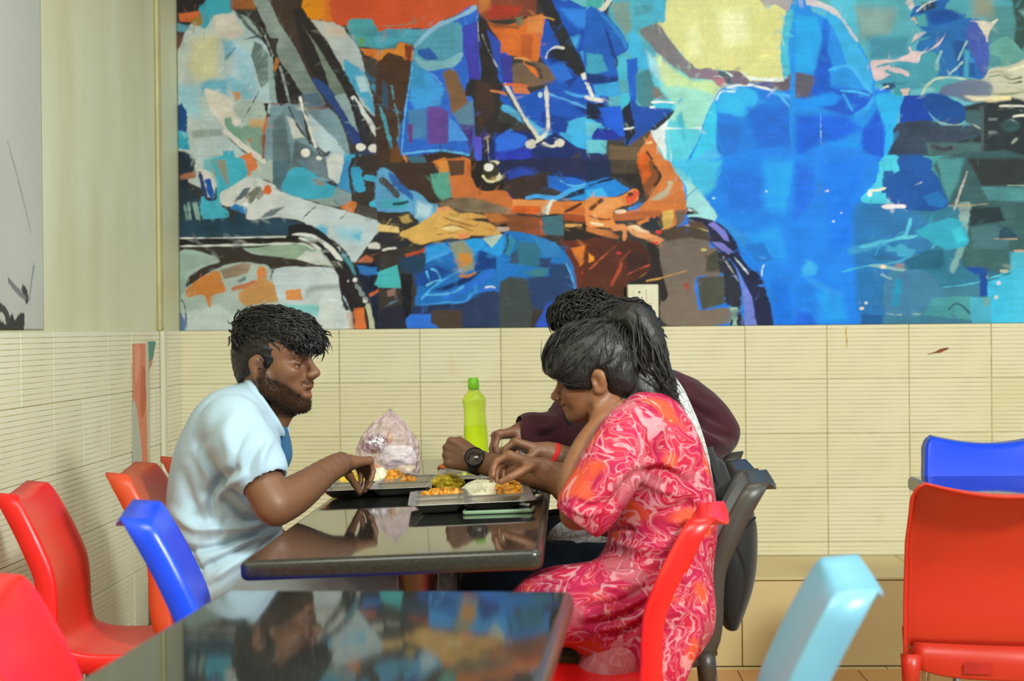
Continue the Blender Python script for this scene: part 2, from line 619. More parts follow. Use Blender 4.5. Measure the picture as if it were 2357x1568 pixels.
def smear(pts, widths, mat):
    q = spline(np.column_stack([np.array([(p[0], p[2]) for p in (at(float(x), float(y), -0.0085) for x, y in pts)]), widths]), 5)
    T = np.gradient(q[:, :2], axis=0); T /= np.linalg.norm(T, axis=1)[:, None] + 1e-9
    Nn = np.column_stack([-T[:, 1], T[:, 0]])
    bm = bmesh.new()
    a = [bm.verts.new((p[0] + n[0] * p[2], -0.0083, p[1] + n[1] * p[2])) for p, n in zip(q, Nn)]
    b = [bm.verts.new((p[0] - n[0] * p[2] * 0.8, -0.0083, p[1] - n[1] * p[2] * 0.8)) for p, n in zip(q, Nn)]
    for i in range(len(a) - 1): bm.faces.new((a[i], a[i + 1], b[i + 1], b[i]))
    bmesh.ops.recalc_face_normals(bm, faces=bm.faces)
    bmesh.ops.solidify(bm, geom=bm.faces[:], thickness=0.0006)
    from_bm('stain', bm, mat, wall_back)


smear([(2135, 816), (2152, 812), (2165, 808), (2176, 804), (2184, 802)], [0.0008, 0.003, 0.007, 0.005, 0.0015], M_STAIN)
smear([(1948, 752), (1947, 765), (1949, 780), (1949, 802)], [0.002, 0.0022, 0.0026, 0.001], M_DRIP)

# ---------------------------------------------------------------- printed mural on the back wall
# The print is a flat colour field stored on a fine grid of the print itself. Its shapes are written in the
# print's own drawing units (panels A-H of 500 x 400 units, four pen steps to the unit) and painted one over another.
MU0, MU1, MZ0, MZ1, MS = 0.004, 3.19, ZT, 2.42, 0.003
GU = np.arange(MU0, MU1, MS); GZ = np.arange(MZ0, MZ1, MS)
NU, NZ = len(GU), len(GZ)
CAN = np.zeros((NZ, NU, 3), np.float32)
PANEL = {'A': (400, 0), 'B': (400, 380), 'C': (880, 0), 'D': (880, 380), 'E': (1360, 0), 'F': (1360, 380), 'G': (1840, 0), 'H': (1840, 380)}
mrng = np.random.default_rng(11)
WARP = [vnoise((NZ, NU), (NZ // 9, NU // 9), mrng) * 0.8 + vnoise((NZ, NU), (NZ // 3, NU // 12), mrng) * 0.9, vnoise((NZ, NU), (NZ // 9, NU // 9), mrng) * 0.8 + vnoise((NZ, NU), (NZ // 12, NU // 3), mrng) * 0.9]
STREAK = [vnoise((NZ, NU), (NZ // 3, NU // 40), mrng) * 0.6 + vnoise((NZ, NU), (NZ // 14, NU // 14), mrng),
          vnoise((NZ, NU), (NZ // 40, NU // 3), mrng) * 0.6 + vnoise((NZ, NU), (NZ // 14, NU // 14), mrng)]


def to_grid(P, panel):
    ox, oy = PANEL.get(panel, (0, 0))
    sc = 3.92 if panel in PANEL else 1.0
    P = np.asarray(P, float)
    W = at(ox + P[:, 0] / sc, oy + P[:, 1] / sc, 0.0)
    return np.column_stack([(W[:, 0] - MU0) / MS, (W[:, 2] - MZ0) / MS])


def window(lo, hi):
    a = np.floor(lo).astype(int); b = np.ceil(hi).astype(int) + 1
    x0, y0 = max(a[0], 0), max(a[1], 0); x1, y1 = min(b[0], NU), min(b[1], NZ)
    return None if x1 <= x0 or y1 <= y0 else (x0, x1, y0, y1)


def blend(w, al, col, tex, ti):
    x0, x1, y0, y1 = w
    t = 1 + tex * STREAK[ti][y0:y1, x0:x1, None]
    C = CAN[y0:y1, x0:x1]
    C += (np.clip(col * t, 0, 1) - C) * al[..., None]


def fill(pts, c1, c2, ang, feather, rough, alpha, tex, ti):
    f = feather / (4 * MS * 622); f = max(f, 0.7)
    rg = rough / (4 * MS * 622)
    pad = f + rg + 2
    w = window(pts.min(0) - pad, pts.max(0) + pad)
    if w is None: return
    x0, x1, y0, y1 = w
    X = np.arange(x0, x1, dtype=np.float32)[None]; Y = np.arange(y0, y1, dtype=np.float32)[:, None]
    d2 = np.full((y1 - y0, x1 - x0), 1e9, np.float32); ins = np.zeros((y1 - y0, x1 - x0), bool)
    Q = np.roll(pts, -1, 0)
    for (ax, ay), (bx, by) in zip(pts.astype(np.float32), Q.astype(np.float32)):
        ex, ey = bx - ax, by - ay
        L = ex * ex + ey * ey
        if L < 1e-8: continue
        t = np.clip(((X - ax) * ex + (Y - ay) * ey) / L, 0, 1)
        np.minimum(d2, (X - ax - t * ex) ** 2 + (Y - ay - t * ey) ** 2, out=d2)
        if ay != by:
            c = (ay > Y) != (by > Y)
            ins ^= c & (X < ex * (Y - ay) / ey + ax)
    sd = np.sqrt(d2); sd[ins] *= -1
    if rg > 0: sd += rg * WARP[ti][y0:y1, x0:x1]
    al = np.clip(0.5 - sd / (2 * f), 0, 1); al = al * al * (3 - 2 * al) * alpha
    if c2 is None:
        blend(w, al, c1, tex, ti)
    else:
        a = math.radians(ang)
        g = np.cos(a) * X + np.sin(a) * Y
        pr_ = pts @ np.array([math.cos(a), math.sin(a)])
        g = np.clip((g - pr_.min()) / (pr_.max() - pr_.min() + 1e-6), 0, 1)[..., None]
        blend(w, al, c1 * (1 - g) + c2 * g, tex, ti)


def paint(text):
    panel = 'Z'
    for line in text.strip().split('\n'):
        line = line.strip()
        if not line: continue
        if len(line) == 1: panel = line; continue
        head, body = line.split(':')
        h = head.split()
        op, kw = h[0], h[1:]
        P = [tuple(float(v) for v in q.split(',')) for q in body.split()]
        c1 = np.array(hexc(kw[0])[:3], np.float32); c2 = None
        o = {'f': 4.0, 'r': 5.0, 'a': 1.0, 't': 0.10, 'w': 20.0, 'g': 90.0, 'e': 0.0}
        for q in kw[1:]:
            if q[0] == '>': c2 = np.array(hexc(q[1:])[:3], np.float32)
            else: o[q[0]] = float(q[1:])
        ti = int(o['e'])
        if op == 'B':
            cx, cy = P[0]; rx, ry = P[1]
            a = np.linspace(0, 2 * math.pi, 20, endpoint=False)
            pts = to_grid(np.column_stack([cx + rx * np.cos(a), cy + ry * np.sin(a)]), panel)
        elif op == 'S':
            q = spline(P, 5) if len(P) > 2 else np.asarray(P)
            T = np.gradient(q, axis=0); T /= np.linalg.norm(T, axis=1)[:, None] + 1e-9
            N = np.column_stack([-T[:, 1], T[:, 0]])
            tp = np.ones(len(q)); 
            if len(q) > 2: tp[0] = tp[-1] = 0.6
            wv = (o['w'] / 2 * tp)[:, None]
            pts = to_grid(np.vstack([q + N * wv, (q - N * wv)[::-1]]), panel)
        else:
            pts = to_grid(P if op == 'L' or len(P) <= 6 else spline(P, 3, True), panel)
        fill(pts, c1, c2, o['g'], o['f'], o['r'], o['a'], o['t'], ti)

paint('''
Z
L 3a3836 f2 r0 t.2: 390,-20 2400,-20 2400,770 390,770
P 55a8c0 >6ab8cc g0 f20: 1400,-60 2420,-60 2420,300 1400,300
P 1a78e8 f30: 1560,250 2050,200 2050,800 1560,800
P 2f7090 f30: 2020,320 2420,250 2420,800 2020,800
A
L 2a2828 f2: 0,-60 300,-60 250,100 0,110
P b9bfb6 >a9c3cc g0 f6 r4: 5,1600 5,560 100,300 160,220 360,130 540,90 760,330 870,500 890,1000 880,1600
P 3f9fb5 f4 r6: 270,30 340,-40 520,-40 530,120 400,130 330,200 280,260 240,230 250,150 230,80
P c8683a f4 r6: 50,130 240,105 235,150 150,200 60,195
P 9a7a40 f8 r6: 150,200 250,140 265,220 200,240
P 8a5030 >a86a38 g0 f14: 510,-40 740,-40 740,90 520,90
P 8a5a48 >3a3438 g90 f10: 10,300 120,260 70,400 10,500
P 5a94a8 f8: 5,210 150,240 100,300 5,270
P c9c498 f60 a.9: 180,350 420,300 400,700 220,760 120,600
P d0c6bc f20: 360,150 540,120 640,300 520,360 380,300
P a3c6d8 f24: 560,400 700,480 740,800 640,760 540,620
P 6aa8c4 f24 a.8: 440,370 540,380 560,480 470,540
P 62aac6 f34 a.9: 230,760 330,720 500,720 480,860 380,820 260,860
P 8cc0d2 f40 a.8: 30,760 220,780 240,1080 40,1000
P 88b4c4 f30 a.7: 600,560 720,640 760,830 700,900 600,800
P 7fb4c8 f24: 480,680 560,700 720,880 640,900 520,820
S 3f7488 w16 f10: 490,500 470,540 560,430
P d2cbc0 f10: 290,800 520,900 540,980 640,1080 480,1170 380,1050 320,960
P 8f9c98 f14: 160,1180 300,1170 450,1170 440,1230 180,1250
P b4c2c4 f16: 180,1270 440,1260 540,1340 440,1380 300,1500 200,1450
P a4b4ac f8: 540,980 620,920 830,930 880,1080 880,1300 700,1200 600,1080
P 6f9a86 >7f9a8c g0 f10: 460,1090 520,1060 560,1140 800,1150 800,1420 620,1300 500,1200
S d7d1c8 w54 f5: 450,1170 540,1250 680,1360 880,1500
S 5a6468 w10 f6: 470,1220 600,1340 720,1430 800,1500
P 1f4a80 f5 r8: 30,960 80,920 120,1000 125,1200 30,1180
P 2a90b0 >4ab0c8 g90 f10: 30,1180 130,1200 150,1350 40,1350
P 22303e f10 r8: 30,1350 150,1390 205,1600 30,1600
P 40a6c2 f6 r8: 450,1370 540,1360 630,1600 470,1600
P 6fb0bc f20: 280,1440 400,1400 360,1560 270,1530
P 8f8a78 f16: 350,1450 450,1420 470,1600 360,1600
P d67a40 f5: 590,1420 700,1380 770,1540 670,1600
P a7b8aa f10: 760,1450 900,1520 900,1600 690,1600
P c78a58 f12: 530,830 600,830 610,890 560,920
P c4a070 f24: 680,1080 830,1080 820,1150 700,1140
P c96638 f6: 830,1060 885,1040 895,1180 800,1200
P 7a4a38 >8a5038 f8: 800,1200 880,1200 875,1400 800,1440
P 2f2c2c f10: 830,1320 880,1250 880,1500 830,1450
B d05a30 f6: 685,1270 20,14
B d0583c f4: 195,435 13,10
P 4a3a30 >3a302c g0 f5: 830,-40 1200,-40 1150,110 1140,300 1220,560 1350,680 1440,830 1300,780 1220,680 1100,430 960,220
P 2e2a2a f10: 1090,120 1150,80 1200,200 1320,480 1440,800 1300,720 1200,560 1140,380
P 93a09a >6d7c7a g0 f4 r3 t.2: 710,-40 820,-40 900,80 960,220 1100,430 1220,680 1310,830 1370,940 1300,920 1180,850 1060,720 940,500 930,420 950,350 870,340 800,180
P 6f827e >5a6e6c f5 t.2: 730,380 790,400 860,500 860,740 790,800 700,500
P 9aaaa6 f8: 600,130 700,180 800,330 760,330
S 3a4a4c w24 f14: 560,100 680,250 790,350
P 7f8c78 >6a7a74 g0 f5 t.2: 1150,210 1190,190 1260,320 1370,480 1560,830 1440,850 1350,600 1230,330
S c8ccc0 w10 f5: 1190,200 1370,490 1560,840 1640,1000
P b8b4ac >a8bcc4 g0 f5: 1190,170 1350,200 1480,210 1560,300 1640,380 1700,520 1760,720 1820,900 1830,1060 1640,870 1500,600 1350,350
P 4aa0c8 f10: 1540,540 1640,600 1700,640 1780,850 1820,1040 1700,900 1560,700
P a8c8d4 f10: 1640,690 1720,690 1770,830 1690,840
P c8b8a8 f10: 1330,140 1400,250 1540,250 1560,330 1400,330
P dd8e18 >d88020 g0 f6: 1180,-40 1370,-40 1390,180 1220,185 1150,80
P d07028 f20: 1360,-40 1480,-40 1500,200 1370,200
P c4522e >c04a2c g0 f8 t.06: 1450,-40 2000,-40 2000,290 1800,240 1600,180 1550,240 1440,190
P 4a98a0 >3f8290 g0 f5 r8 t.2: 1560,250 1610,180 1790,180 1820,240 2000,290 2000,440 1700,430 1640,380
P 5a9060 f10: 1660,340 1720,350 1720,430 1670,430
P cf7030 >b86028 g0 f5 r10: 1690,440 2000,450 2000,545 1850,540 1720,500
P 443e3a f6: 1700,520 2000,560 2000,1600 1850,1250 1800,900
S 3a8ab0 w44 f6 r10: 1790,760 1850,860 1900,1080 1960,1290
S 2f5f80 w30 f12: 1730,650 1780,720 1900,720
P 7f98a4 >6f8a98 f6 t.2: 880,940 1040,930 1180,960 1400,980 1520,1130 1590,1380 1600,1600 870,1600
P 5c7078 f14 t.2: 900,1100 1000,1000 1040,1300 1090,1600 890,1600
P c5c8c4 f8: 1020,1050 1100,1080 1200,1250 1080,1250
P b4c8d2 f8: 1200,1000 1450,1250 1560,1400 1420,1600 1380,1400 1250,1250
P 5c6c74 f8 t.2: 1100,1260 1250,1350 1380,1450 1390,1600 1050,1600
P d2d4d0 f5: 1370,1450 1450,1390 1530,1400 1545,1600 1390,1600
P 3d9cc8 f5: 1535,1390 1645,1390 1600,1600 1550,1600
P 55687a f6: 1160,860 1300,840 1370,960 1180,970
P 2f4a80 >2a3a78 g0 f6: 1250,720 1330,730 1450,850 1560,1010 1690,1200 1705,1320 1590,1260 1500,1050 1350,870
P 8aa0a4 f6: 1450,870 1560,840 1640,1000 1700,1240 1600,1120 1520,980
S 2e2a2a w92 f4: 1110,80 1180,180 1310,350 1440,560 1620,880 1700,1150 1760,1310
P 2c2828 f4: 770,210 830,220 880,480 960,560 1060,690 1160,870 1180,960 1100,900 1040,930 940,930 900,600 840,350
P 8fa4a8 f6: 850,500 890,520 930,930 870,920
S d8d8d0 w6 f3: 790,250 850,380 900,510
S 9aa4a8 w22 f6: 960,600 1000,740 1050,940
P b0703a f6: 930,520 950,560 920,660 900,640
S 3a3838 w15 f3: 1040,960 1090,1080 1170,1210 1290,1330 1400,1410
S 3a3838 w30 f3: 1170,960 1200,1130 1235,1300
S dcdad2 w22 f3: 1160,980 1210,1100 1255,1250 1290,1340
S e6e2da w28 f3: 1140,870 1165,975
B e8e4dc f3: 1190,1380 42,38
B d8d8d4 f3: 1315,1430 30,22
S 4a5258 w22 f3: 1290,1340 1340,1410 1415,1370
P 8a5a38 f5: 1190,970 1380,970 1370,990 1200,990
S d0d4d4 w44 f4: 1615,875 1700,1000 1780,1120 1850,1240
S 30343c w36 f4: 1625,900 1690,1080 1750,1280
P 34425e f6: 1650,1380 1880,1280 1930,1600 1700,1600
B dcdad4 f4: 1690,1330 44,36
B d8d6d0 f4: 1810,1340 52,36
B c8ccd0 f4: 1830,1430 42,26
S 8ab8d0 w16 f6: 1680,1400 1740,1500 1760,1600
S 3a3a3a w5 f3: 620,362 700,345 770,325
S 4a4c50 w6 f3: 775,820 700,960 590,1150
S 9a4a40 w7 f3: 810,925 920,940 1050,938
P 2c2828 f4: 810,930 860,930 850,1010 880,1040 840,1060
''')
paint('''
B
P a4b4ac >b0beb8 g0 f4 t.08: 40,760 1500,740 1620,1500 40,1500
P 26323e f6: 40,-60 200,-60 195,60 130,110 150,200 40,260
P 2a3a44 f8 r10: 40,220 200,210 260,500 50,515
S 7a9a98 w16 f6: 100,360 125,500
S 7f9c98 w24 f6: 135,340 155,505
S 86a4a0 w44 f6: 190,340 230,505
P a06a50 f8: 60,100 180,60 220,60 190,120 70,130
P cfcac4 f4: 210,20 330,70 380,200 370,300 300,290 230,130
S 2c3f66 w36 f3: 235,60 270,200 300,320
P 1f50a4 f4 r8: 290,140 330,130 380,270 350,340 310,250
P 45a8c0 f5 r8: 370,-60 620,-60 680,80 560,170 500,220 430,280 430,370 500,420 500,470 380,490 265,500 255,290 330,330 390,300 380,120
P 8a8a78 f18: 380,-40 470,-40 500,180 450,130
P d07a48 f5: 640,-40 740,-40 770,50 690,90
P a6b4ac f8: 700,70 850,-40 890,-40 905,160 760,110
P 4f6a78 f6 t.2: 900,-40 1060,-40 1020,120 970,240 900,160
P 6a7a88 f6 t.2: 1100,-40 1380,-40 1410,140 1260,70
P cdd2d2 f5: 1385,-40 1540,-40 1600,100 1480,170 1400,110
P 3f8fc8 f5: 1540,-40 1615,-40 1610,260 1480,200 1500,140
P 41a3c0 f5: 1060,30 1150,20 1260,70 1370,160 1470,210 1440,300 1200,310 980,240 1010,120
P 7f9aa4 f6: 1430,300 1470,200 1610,260 1600,360 1500,370
P 8a7a70 f10: 1250,130 1330,140 1370,190 1300,180
P 8fa09a f10: 1200,310 1430,300 1500,380 1330,350
P 3b3430 f5 t.2: 1610,-60 2000,-60 2000,100 1900,300 1750,360 1650,350 1605,270
S 3a9ac8 w90 f6 r14: 1650,20 1660,120 1700,250
S 42a4cc w46 f5 r8: 1720,110 1830,130 1880,210 1930,300
P 8aa8c8 f6: 1830,60 2000,60 2000,190 1900,120
P 49b4d8 f5: 1770,340 1850,290 2000,300 2000,415 1760,370
P 263e50 >2c4658 g0 f6 t.25: 40,510 500,480 600,430 760,490 950,480 1110,510 1250,600 1050,610 950,640 40,660
P d07838 f8: 1500,380 1600,330 1650,340 1630,440 1560,420
P 4a4844 f5 t.2: 1660,350 2000,440 2000,560 1880,520 1640,440
P ccccc8 >b8cad2 g0 f4: 430,250 560,180 680,110 900,170 970,240 1310,350 1600,430 1890,525 1830,620 1640,880 1560,780 1440,680 1270,600 1180,520 960,470 770,490 660,480 660,380 500,380 430,340
P 59636a f6 r6: 530,340 640,220 700,200 640,310
P 6f7064 f6 r8: 600,340 660,270 760,190 800,200 700,360
P 8a8478 f6: 740,300 800,220 820,260 780,320
B cc6436 f4: 850,225 36,48
P 2f7cbc f6 r6: 500,390 560,350 660,390 660,450 600,430
P 6a747a f12: 780,480 880,400 1000,380 900,460
P 5aaed4 f26: 1250,590 1330,540 1400,560 1380,640
P 98c8dc f40: 1450,560 1700,580 1680,700 1500,660
P 62b0d4 f20: 1610,640 1700,600 1680,680
S 3a3a40 w5 f2: 1150,500 1230,420 1315,352
S 5a5a5a w4 f2: 1500,490 1570,430
S 4a4644 w5 f2: 1895,530 1820,640 1640,885
P e0b060 f4: 1890,535 2000,540 2000,605 1850,600
P 302c2c f6: 1850,610 2000,600 2000,900 1650,890 1740,750
P d0cec8 f3: 1750,720 1800,700 1910,700 1870,760 1760,755
P b8b6b4 f3: 1850,640 1910,620 1915,680 1860,670
P d0cec8 f3: 1860,780 1960,740 1960,775
P b06448 f8 r8: 1650,880 1740,810 1810,860 1780,890
P 3a332e f8: 50,735 560,735 700,800 1000,830 1460,920 1100,935 900,950 820,900 600,880 400,930 200,1050 110,1100 150,1000 280,920 420,870 300,800 50,790
P 90a692 f8: 650,755 1000,715 1200,715 1300,770 1100,850 800,810
P c8ccc8 f8: 1110,850 1200,780 1330,800 1440,910 1300,900
P 8aa49c >9ab0a8 f10: 40,790 260,790 330,860 300,900 120,960 110,1110 40,1180
P 262420 f3: 45,665 1050,655 1150,660 1260,740 1100,712 48,735
S d4d8d4 w11 f2: 45,662 500,658 1010,648
S ccd0cc w16 f3: 48,735 500,725 1000,712 1180,716 1260,760
P bac6c4 f20: 60,1340 400,1260 600,1400 500,1500 60,1500
P c88040 f10: 120,1130 250,1020 400,950 440,1040 470,1140 350,1180 330,1290 270,1170 130,1190
P 8a7866 f8 t.3: 420,940 640,880 700,890 680,980 460,1030
P bf9058 >c48a50 f10: 590,1150 750,1050 760,930 830,920 850,1030 930,1100 940,1230 800,1250 640,1270
P d0804c f10: 760,940 830,930 840,1010 760,1020
P d08a50 f6: 1010,1130 1150,1115 1170,1220 1020,1220
S b8704c w40 f8: 520,1120 620,1100 740,1050
P 60707a f12: 580,1040 650,1000 660,1040 600,1060
P bccad0 >c8d0d2 g0 f5: 880,950 1100,920 1470,935 1500,1050 1550,1290 1600,1320 1620,1500 1300,1500 1000,1300 920,1120 900,1040
P 98a4a4 f30: 1180,1130 1250,1090 1480,1080 1500,1120 1280,1130 1200,1200
P d08a50 f6: 1010,1130 1150,1115 1170,1220 1020,1220
P 86c6ca f10: 990,1260 1310,1260 1310,1370 1150,1360 980,1300
P cfd6d6 f20: 1320,1200 1440,1200 1440,1500 1330,1500
L 4a4c50 f3: 890,950 905,950 880,1040 870,1035
P 1c2438 f6 t.3: 1640,900 1850,890 1870,950 1800,1080 2000,1110 2000,1500 1830,1500 1700,1100
P 2f6fb8 f10 r18: 1660,910 1830,920 1850,1000 1760,1010 1680,980
P 48b8cc f4: 1850,1000 2000,920 2000,1115 1810,1085
S c0603a w26 f6 r6: 1770,1180 1820,1150 1885,1110
P b0664a f8: 1860,920 1940,910 1930,950 1880,960
S 24242a w130 f4: 1040,620 1150,600 1280,640 1420,780 1520,930 1600,1080 1680,1260
P 2a2428 f5: 1480,940 1560,940 1700,1150 1800,1400 1840,1500 1620,1500 1600,1310 1540,1290
P d8d8d4 f4: 1070,630 1150,610 1280,640 1400,710 1490,800 1530,860 1470,850 1350,720 1200,650
P 5a8a98 f5: 1120,650 1250,650 1310,690 1270,690
S d0d0cc w22 f4: 1130,655 1220,690 1330,765
S 4f8f9c w36 f8: 1520,800 1590,890 1640,1000
S a8a890 w14 f4: 1480,870 1530,940
S 7a8a8c w30 f6 r12: 1640,1060 1680,1130 1710,1190
P c86a38 f4 r4 t.25: 1620,1290 1720,1290 1740,1480 1640,1490
S b8bca0 w48 f4: 1750,1250 1775,1370 1800,1500
B dcdcdc f3: 1637,1040 22,22
B dcdcdc f3: 1575,1047 8,12
B d0d0d0 f3: 1730,1215 26,28
S c8a898 w50 f8 a.7: 1590,1330 1610,1500
S 2f3e60 w8 f3: 65,1205 105,1280 120,1490
P 5a78a0 f10 r14: 60,1330 105,1420 110,1500 60,1500
S a0b8c8 w8 f6: 1530,1180 1590,1300
''')
paint('''
C
P c8502a >c05430 g0 f6 t.07: 0,-60 880,-60 860,60 640,150 560,180 420,265 300,258 0,285 -40,280
S 8a7a68 w12 f5: 0,240 140,232 250,215 390,155
P 4a9cb8 >4f96b0 f5 r8 t.2: -40,290 300,258 420,270 360,350 290,410 180,380 100,400 -40,440
P cf8030 f6 r6: -40,450 100,460 150,390 200,390 270,430 270,560 -40,550
P 7a3a20 f6: 205,400 275,430 260,565 205,560
P 40302a >4a3426 f6 t.2: -40,560 275,570 240,750 200,1000 170,1280 180,1400 300,1500 0,1600 -40,1600
P 34506a f10: 0,700 50,760 60,1000 0,960
S 4a9ab0 w36 f5 r6: -20,960 30,1120 85,1340
S 4a9ab0 w18 f4: 85,770 105,900
S 5a7c8c w24 f6 r14: 110,930 150,1100 150,1320
P 6a4424 f20: 80,1340 170,1300 180,1600 60,1600
P 2a62c8 >2f68d0 g0 f4: 290,430 390,320 500,230 650,150 850,60 870,380 890,720 760,760 820,900 830,1200 790,1400 680,1380 560,1365 170,1400 200,1000 270,600
P 3f98e0 f20: 260,650 400,640 560,800 520,960 300,990 240,900
P 3a90c8 f10 r8: 270,570 400,640 380,800 250,800
P 4f98b4 >5294b0 g0 f4: 300,430 390,350 470,280 600,210 720,230 725,430 700,560 620,610 400,640 280,560
P 2a58a8 f6 r8: 320,450 420,430 520,540 400,540 330,500
P 7ab0c0 f5 r8: 290,520 400,555 560,545 720,480 690,580 560,620 400,650
S 84b4d4 w40 f5: 290,430 390,325 500,235 640,175 760,120 850,60
P 4238a4 >3a48b8 g90 f6: 720,240 860,190 885,720 790,720 730,430
P 7a5c40 f12: 550,660 660,640 720,780 770,900 770,1020 640,1040 600,850
P 4a80b4 f12: 240,1000 400,1000 400,1260 230,1250
P 5a7f98 f14: 640,1030 820,900 825,1130 720,1150
P 684a9e >5f4490 g0 f4: 405,970 500,955 600,1010 600,1180 590,1300 410,1305
P 48307e f12: 700,1130 825,1130 800,1400 770,1290
P 4a94ea f6: 600,1050 680,1130 780,1270 600,1280
S 5aace8 w16 f4: 275,600 215,960 175,1390
S 60b4ec w20 f4: 180,1390 500,1360 660,1375 790,1400
S 5a98e0 w26 f6: 400,640 470,690 540,770
P 6a3a80 f8: 230,1120 275,1120 270,1290 240,1290
P 3a2a28 f5: 360,1385 560,1380 720,1400 560,1440 420,1490
P d88e30 f6: 440,1470 560,1420 600,1440 600,1600 470,1600
P 6a4840 f4: 590,1430 720,1420 740,1600 590,1600
P d8804a f6: 720,1420 780,1440 800,1600 740,1600
P 3f6880 f12 r8: 220,1410 380,1410 450,1600 330,1600
S c07848 w14 f5 r6: 195,1400 240,1500 275,1600
P 3f62e0 >5a48c0 g90 f8: 830,1230 930,1260 915,1450 880,1490 830,1420
P 8a4a34 >7a4030 g0 f6: 860,-60 1390,-60 1390,130 1200,180 930,190 860,100
P a83a28 f20: 900,40 1280,60 1200,150 960,170
P c8783c f30: 860,-40 960,-40 980,80 880,120
P d0682a >d4702e g0 f5: 940,200 1100,240 1440,130 1460,290 1430,430 1400,560 1300,560 1200,510 1060,480 1070,380
P dc8848 f12: 1310,150 1450,140 1455,300 1310,300
P b85a2c f12: 1250,320 1360,320 1350,540 1250,500
P 6a7a60 f16: 1200,160 1270,150 1270,230 1210,230
P 8a5030 f16: 950,215 1230,235 1230,265 1000,250
P 2058c2 >1c50b8 g0 f6: 1450,300 1560,-60 2000,80 2000,1400 1750,1330 1500,1220 1300,1100 1060,900 1060,500 1170,540 1170,770 1330,850 1560,700 1430,520
P 7a6048 >6a5a50 f12: 1170,590 1300,570 1400,560 1560,640 1560,720 1400,780 1190,770
P d07848 f8: 1170,770 1300,770 1330,850 1190,850
P e07838 f5: 1270,560 1370,590 1430,690 1400,700 1330,640
S d8a060 w18 f4: 1185,525 1280,535 1340,560
S 4a4038 w30 f8: 1290,560 1400,620 1440,720
P 2f80e4 f24: 1600,80 2000,100 2000,300 1750,250
P 4098d8 f8: 1780,460 2000,480 2000,700 1850,640
P 183a8c f16: 1450,450 1600,520 1750,700 1700,800 1560,640
P 2a6cd8 f16: 1500,600 1640,560 1720,700 1600,760
P 1a48a8 f16: 1640,320 1860,280 1860,360 1700,340
P 3f9ce0 f20: 1700,340 1780,320 1760,440 1700,420
P 38a8e8 >48b4e8 f8: 1650,1100 1850,1050 2000,1150 2000,1400 1760,1330 1600,1220
P 1a3f9c f10: 1430,1000 1700,1080 1650,1200 1500,1170 1430,1100
P 183c9a f10: 1730,960 2000,1010 2000,1130 1850,1060
S 4aa8e0 w64 f8: 1080,960 1250,1060 1440,1200 1540,1240
S 6ac0ec w10 f4: 1080,950 1250,1040 1420,1180
S 58a8f0 w18 f8: 1500,850 1700,920 1900,1000
S 48a0ec w26 f10: 1640,830 1780,870 1960,870
P 2a88e0 f12: 1060,1130 1130,1150 1280,1230 1320,1300 1100,1300 1010,1260
P 58b0c0 >70c0c8 f6: 1580,-60 2000,-60 2000,100 1800,60
P 3a3a9c f8: 1060,480 1170,520 1175,760 1085,740
P 2e2a2c f4: 860,180 930,180 1000,330 1040,640 1060,730 1095,780 1060,900 1060,1100 1160,1130 1120,1200 1050,1240 1010,1400 980,1600 900,1600 900,1240 850,1200 820,900 750,860 790,720 890,710 870,400
P 40302c f12: 850,720 1000,760 1020,1000 880,1180 840,980
P 2f4cae f5: 945,270 1070,390 1060,600 1010,580
S d0d0c8 w6 f3: 858,150 865,260 873,380
S b8c0c8 w6 f3: 900,310 960,460 1040,610
S c07850 w24 f6: 970,820 1050,835 1130,855
P 1c2c68 f8: 1000,1240 1300,1180 1430,1280 1560,1200 1750,1330 2000,1400 2000,1600 1000,1600
P 2f6ae0 f14: 1020,1250 1130,1180 1300,1230 1320,1300 1100,1400 1020,1360
P 2a38b4 f24: 1020,1380 1350,1330 1340,1500 1250,1600 1020,1600
P 3c3c4a f14: 1700,1420 1800,1360 1780,1480 1660,1540
S 2a2a30 w112 f4: 1440,-60 1530,130 1620,320 1700,480 1800,680
P 26262c f5: 1480,520 1530,450 1640,440 1780,640 1700,620 1560,530
S d8d8d0 w15 f3: 1475,540 1495,470 1560,430 1640,440
S d8a050 w14 f4: 1450,160 1500,165 1555,185
S e2e2de w42 f3: 1808,665 1832,722
S e2e2de w32 f3: 1838,740 1870,810 1902,885
S dcdcd8 w34 f3: 1820,875 1890,895 2000,915
S 1a2040 w40 f5: 1850,930 1900,960 2000,950
S 3a3a40 w44 f5: 1110,790 1190,920 1290,1095 1440,1290
S d8d6cc w32 f3: 1105,755 1190,900 1290,1080 1430,1270
S d8d6cc w32 f3: 1478,770 1487,950 1497,1150 1462,1220 1380,1295
B d4d2c4 f3: 1342,1302 46,44
S d4d2c4 w24 f3: 1440,1290 1530,1322 1600,1290
B d4d2c4 f3: 1600,1290 44,34
S d86a40 w18 f4: 1090,765 1200,770 1320,775
B b8d4e0 f3: 1425,862 16,22
S c8b8a0 w6 f3 r4: 950,1250 960,1400 970,1470
''')
